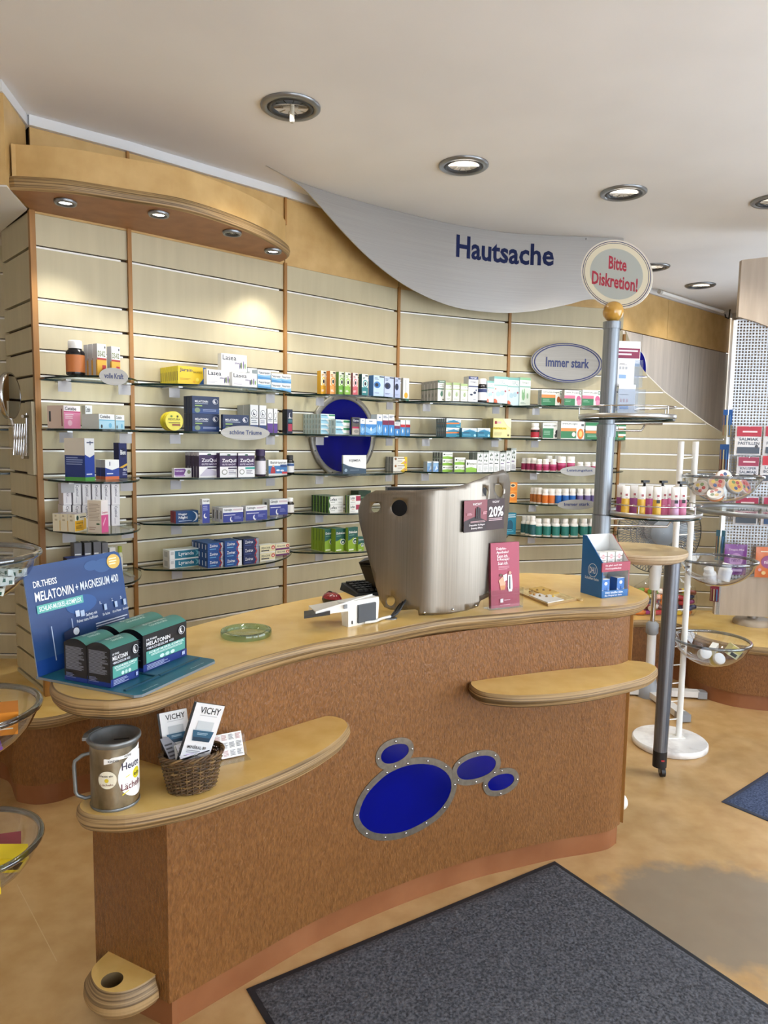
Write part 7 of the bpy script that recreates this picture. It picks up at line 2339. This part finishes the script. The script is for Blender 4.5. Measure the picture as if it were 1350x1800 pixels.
# ---- clear bag of candy rolls on the bench
bc = WY(1165, 1074, 4.66)
bc.z = BENCH
bg = thing('candy_bag', 'clear plastic bag full of colourful candy rolls on the bench', 'bag', (bc.x, 4.66, BENCH))
m = MB()
n = 24
prof = ((.9, .001, 1), (1, .03, 1), (1.0, .12, 1), (.93, .19, .9), (.6, .235, .4), (.5, .25, .2))
m.loft([[Vector((.215 * f * math.cos(2 * PI * i / n) * (1 + .04 * math.sin(5 * i)), .085 * g * math.sin(2 * PI * i / n), z)) for i in range(n)] for f, z, g in prof], ACRYL, None, None)
m.build('bag_film', bg)
cols = (('d9803a', 'orange'), ('b5343c', 'red'), ('d8b83a', 'yellow'), ('a03a7c', 'magenta'), ('7fa83c', 'green'), ('e8dcd0', 'cream'), ('8a4a3a', 'brown'), ('34406c', 'dark blue'))
cm_ = {}
for r_ in range(5):
    for q in range(9):
        cc, nm = cols[(q * 3 + r_ * 5 + (q * r_) % 3) % 8]
        if cc not in cm_:
            k = MB()
            k.loft([[Vector((x, .017 * f * math.cos(2 * PI * i / 10), .017 * f * math.sin(2 * PI * i / 10))) for i in range(10)] for x, f in ((-.036, .9), (-.03, .3), (-.026, 1), (.026, 1), (.03, .3), (.036, .9))], M(cc, .35), M(cc, .35), M(cc, .35))
            cm_[cc] = k.mesh('candy_roll')
        o = obj('candy_roll', cm_[cc], None, (bc.x - .165 + .041 * q + .008 * (r_ % 2), 4.66 - .03 + .02 * ((q + r_) % 3), BENCH + .02 + .035 * r_))
        o.rotation_euler = (0, .15 * math.sin(q * 2 + r_), .5 * math.sin(q * 3 + r_ * 2))
        tag(o, '%s candy roll inside the clear bag on the bench' % nm, 'candy', 'candy rolls in the clear bag')

# ================================================================== shaving mirror on a scissor arm, left edge
s0, z0 = RET.hit(47, 833, .02)
s1, z1 = RET.hit(59, 704, .02)
s1 = max(s1, s0 + .09)
_, zt0 = RET.hit(52, 706, .02)
mirror = thing('cosmetic_mirror', 'round chrome cosmetic mirror on a scissor arm at the left edge', 'mirror', RET.p((s0 + s1) / 2, .001, z0), RET.rz)
hbd = zt0 - z0
sm = (s0 + s1) / 2
MB().box((0, -.011, hbd / 2), (.085, .022, hbd), MAPLE).build('mount_board', mirror)


def rl(px, py, d):
    s, z = RET.hit(px, py, d)
    return Vector((s - sm, -d, z - z0))


MB().tube([rl(47, 726, .03), rl(47, 806, .03)], .006, CHROME, 10).build('wall_rod', mirror)
for py in (732, 804):
    MB().tube([rl(51, py, .02), rl(40, py, .05)], .007, CHROME, 10).build('wall_bracket', mirror)
for k in range(5):
    x0_, x1_ = 44 - 4.2 * k, 44 - 4.2 * (k + 1)
    dA, dB = .045 + .012 * k, .045 + .012 * (k + 1)
    MB().tube([rl(x0_, 745, dA), rl(x1_ + 1, 800, dB)], .0032, CHROME, 6).build('scissor_bar', mirror)
    MB().tube([rl(x0_ + 1, 800, dA), rl(x1_, 745, dB)], .0032, CHROME, 6).build('scissor_bar', mirror)
    MB().ball(rl((x0_ + x1_) / 2, 772, (dA + dB) / 2), .005, CHROME, 8, 5).build('pivot', mirror)
mc_ = rl(18.5, 696, .11)
MB().tube([rl(24, 748, .105), mc_ + Vector((0, 0, -.09))], .006, CHROME, 8).build('stem', mirror)
cw_ = RET.p(sm, 0, z0)
md = obj('mirror_disc', MB().loft([[Vector((.094 * f * math.cos(2 * PI * i / 36), y, .094 * f * math.sin(2 * PI * i / 36))) for i in range(36)] for f, y in ((.9, .018), (1, .012), (1, -.004), (.94, -.008), (.92, -.006))], CHROME, CHROME, M('dfe2e6', .02, 1)).mesh('mirror_disc'), mirror, mc_)
md.rotation_euler = (0, 0, math.radians(96) - RET.rz)

# glass shelves on the wall beyond the return panel
for k in (1, -1, -3, -5, 3):
    t = thing('glass_shelf', 'end of a dark glass shelf beyond the left corner, %s' % {3: 'highest', 1: 'second highest', -1: 'middle', -3: 'second lowest', -5: 'lowest'}[k], 'shelf', FARL.p(0, 0, shelf_z(k) - .008), FARL.rz, 'glass shelves beyond the left corner')
    pts = ccw([(.3, -.001), (.3, -.2), (1.0, -.26), (1.22, -.12), (1.24, -.001)])
    m = MB()
    m.loft([[Vector((p.x, p.y, 0)) for p in pts], [Vector((p.x, p.y, .008)) for p in pts]], GLASSEDGE, None, None, smooth=False)
    m.add([(p.x, p.y, .008) for p in pts], [tuple(range(len(pts)))], GLASS)
    m.build('pane', t)
    for x in (.45, 1.1):
        MB().box((x, -.09, -.004), (.02, .17, .006), M('c4c3c2', .35, .6)).build('bracket', t)
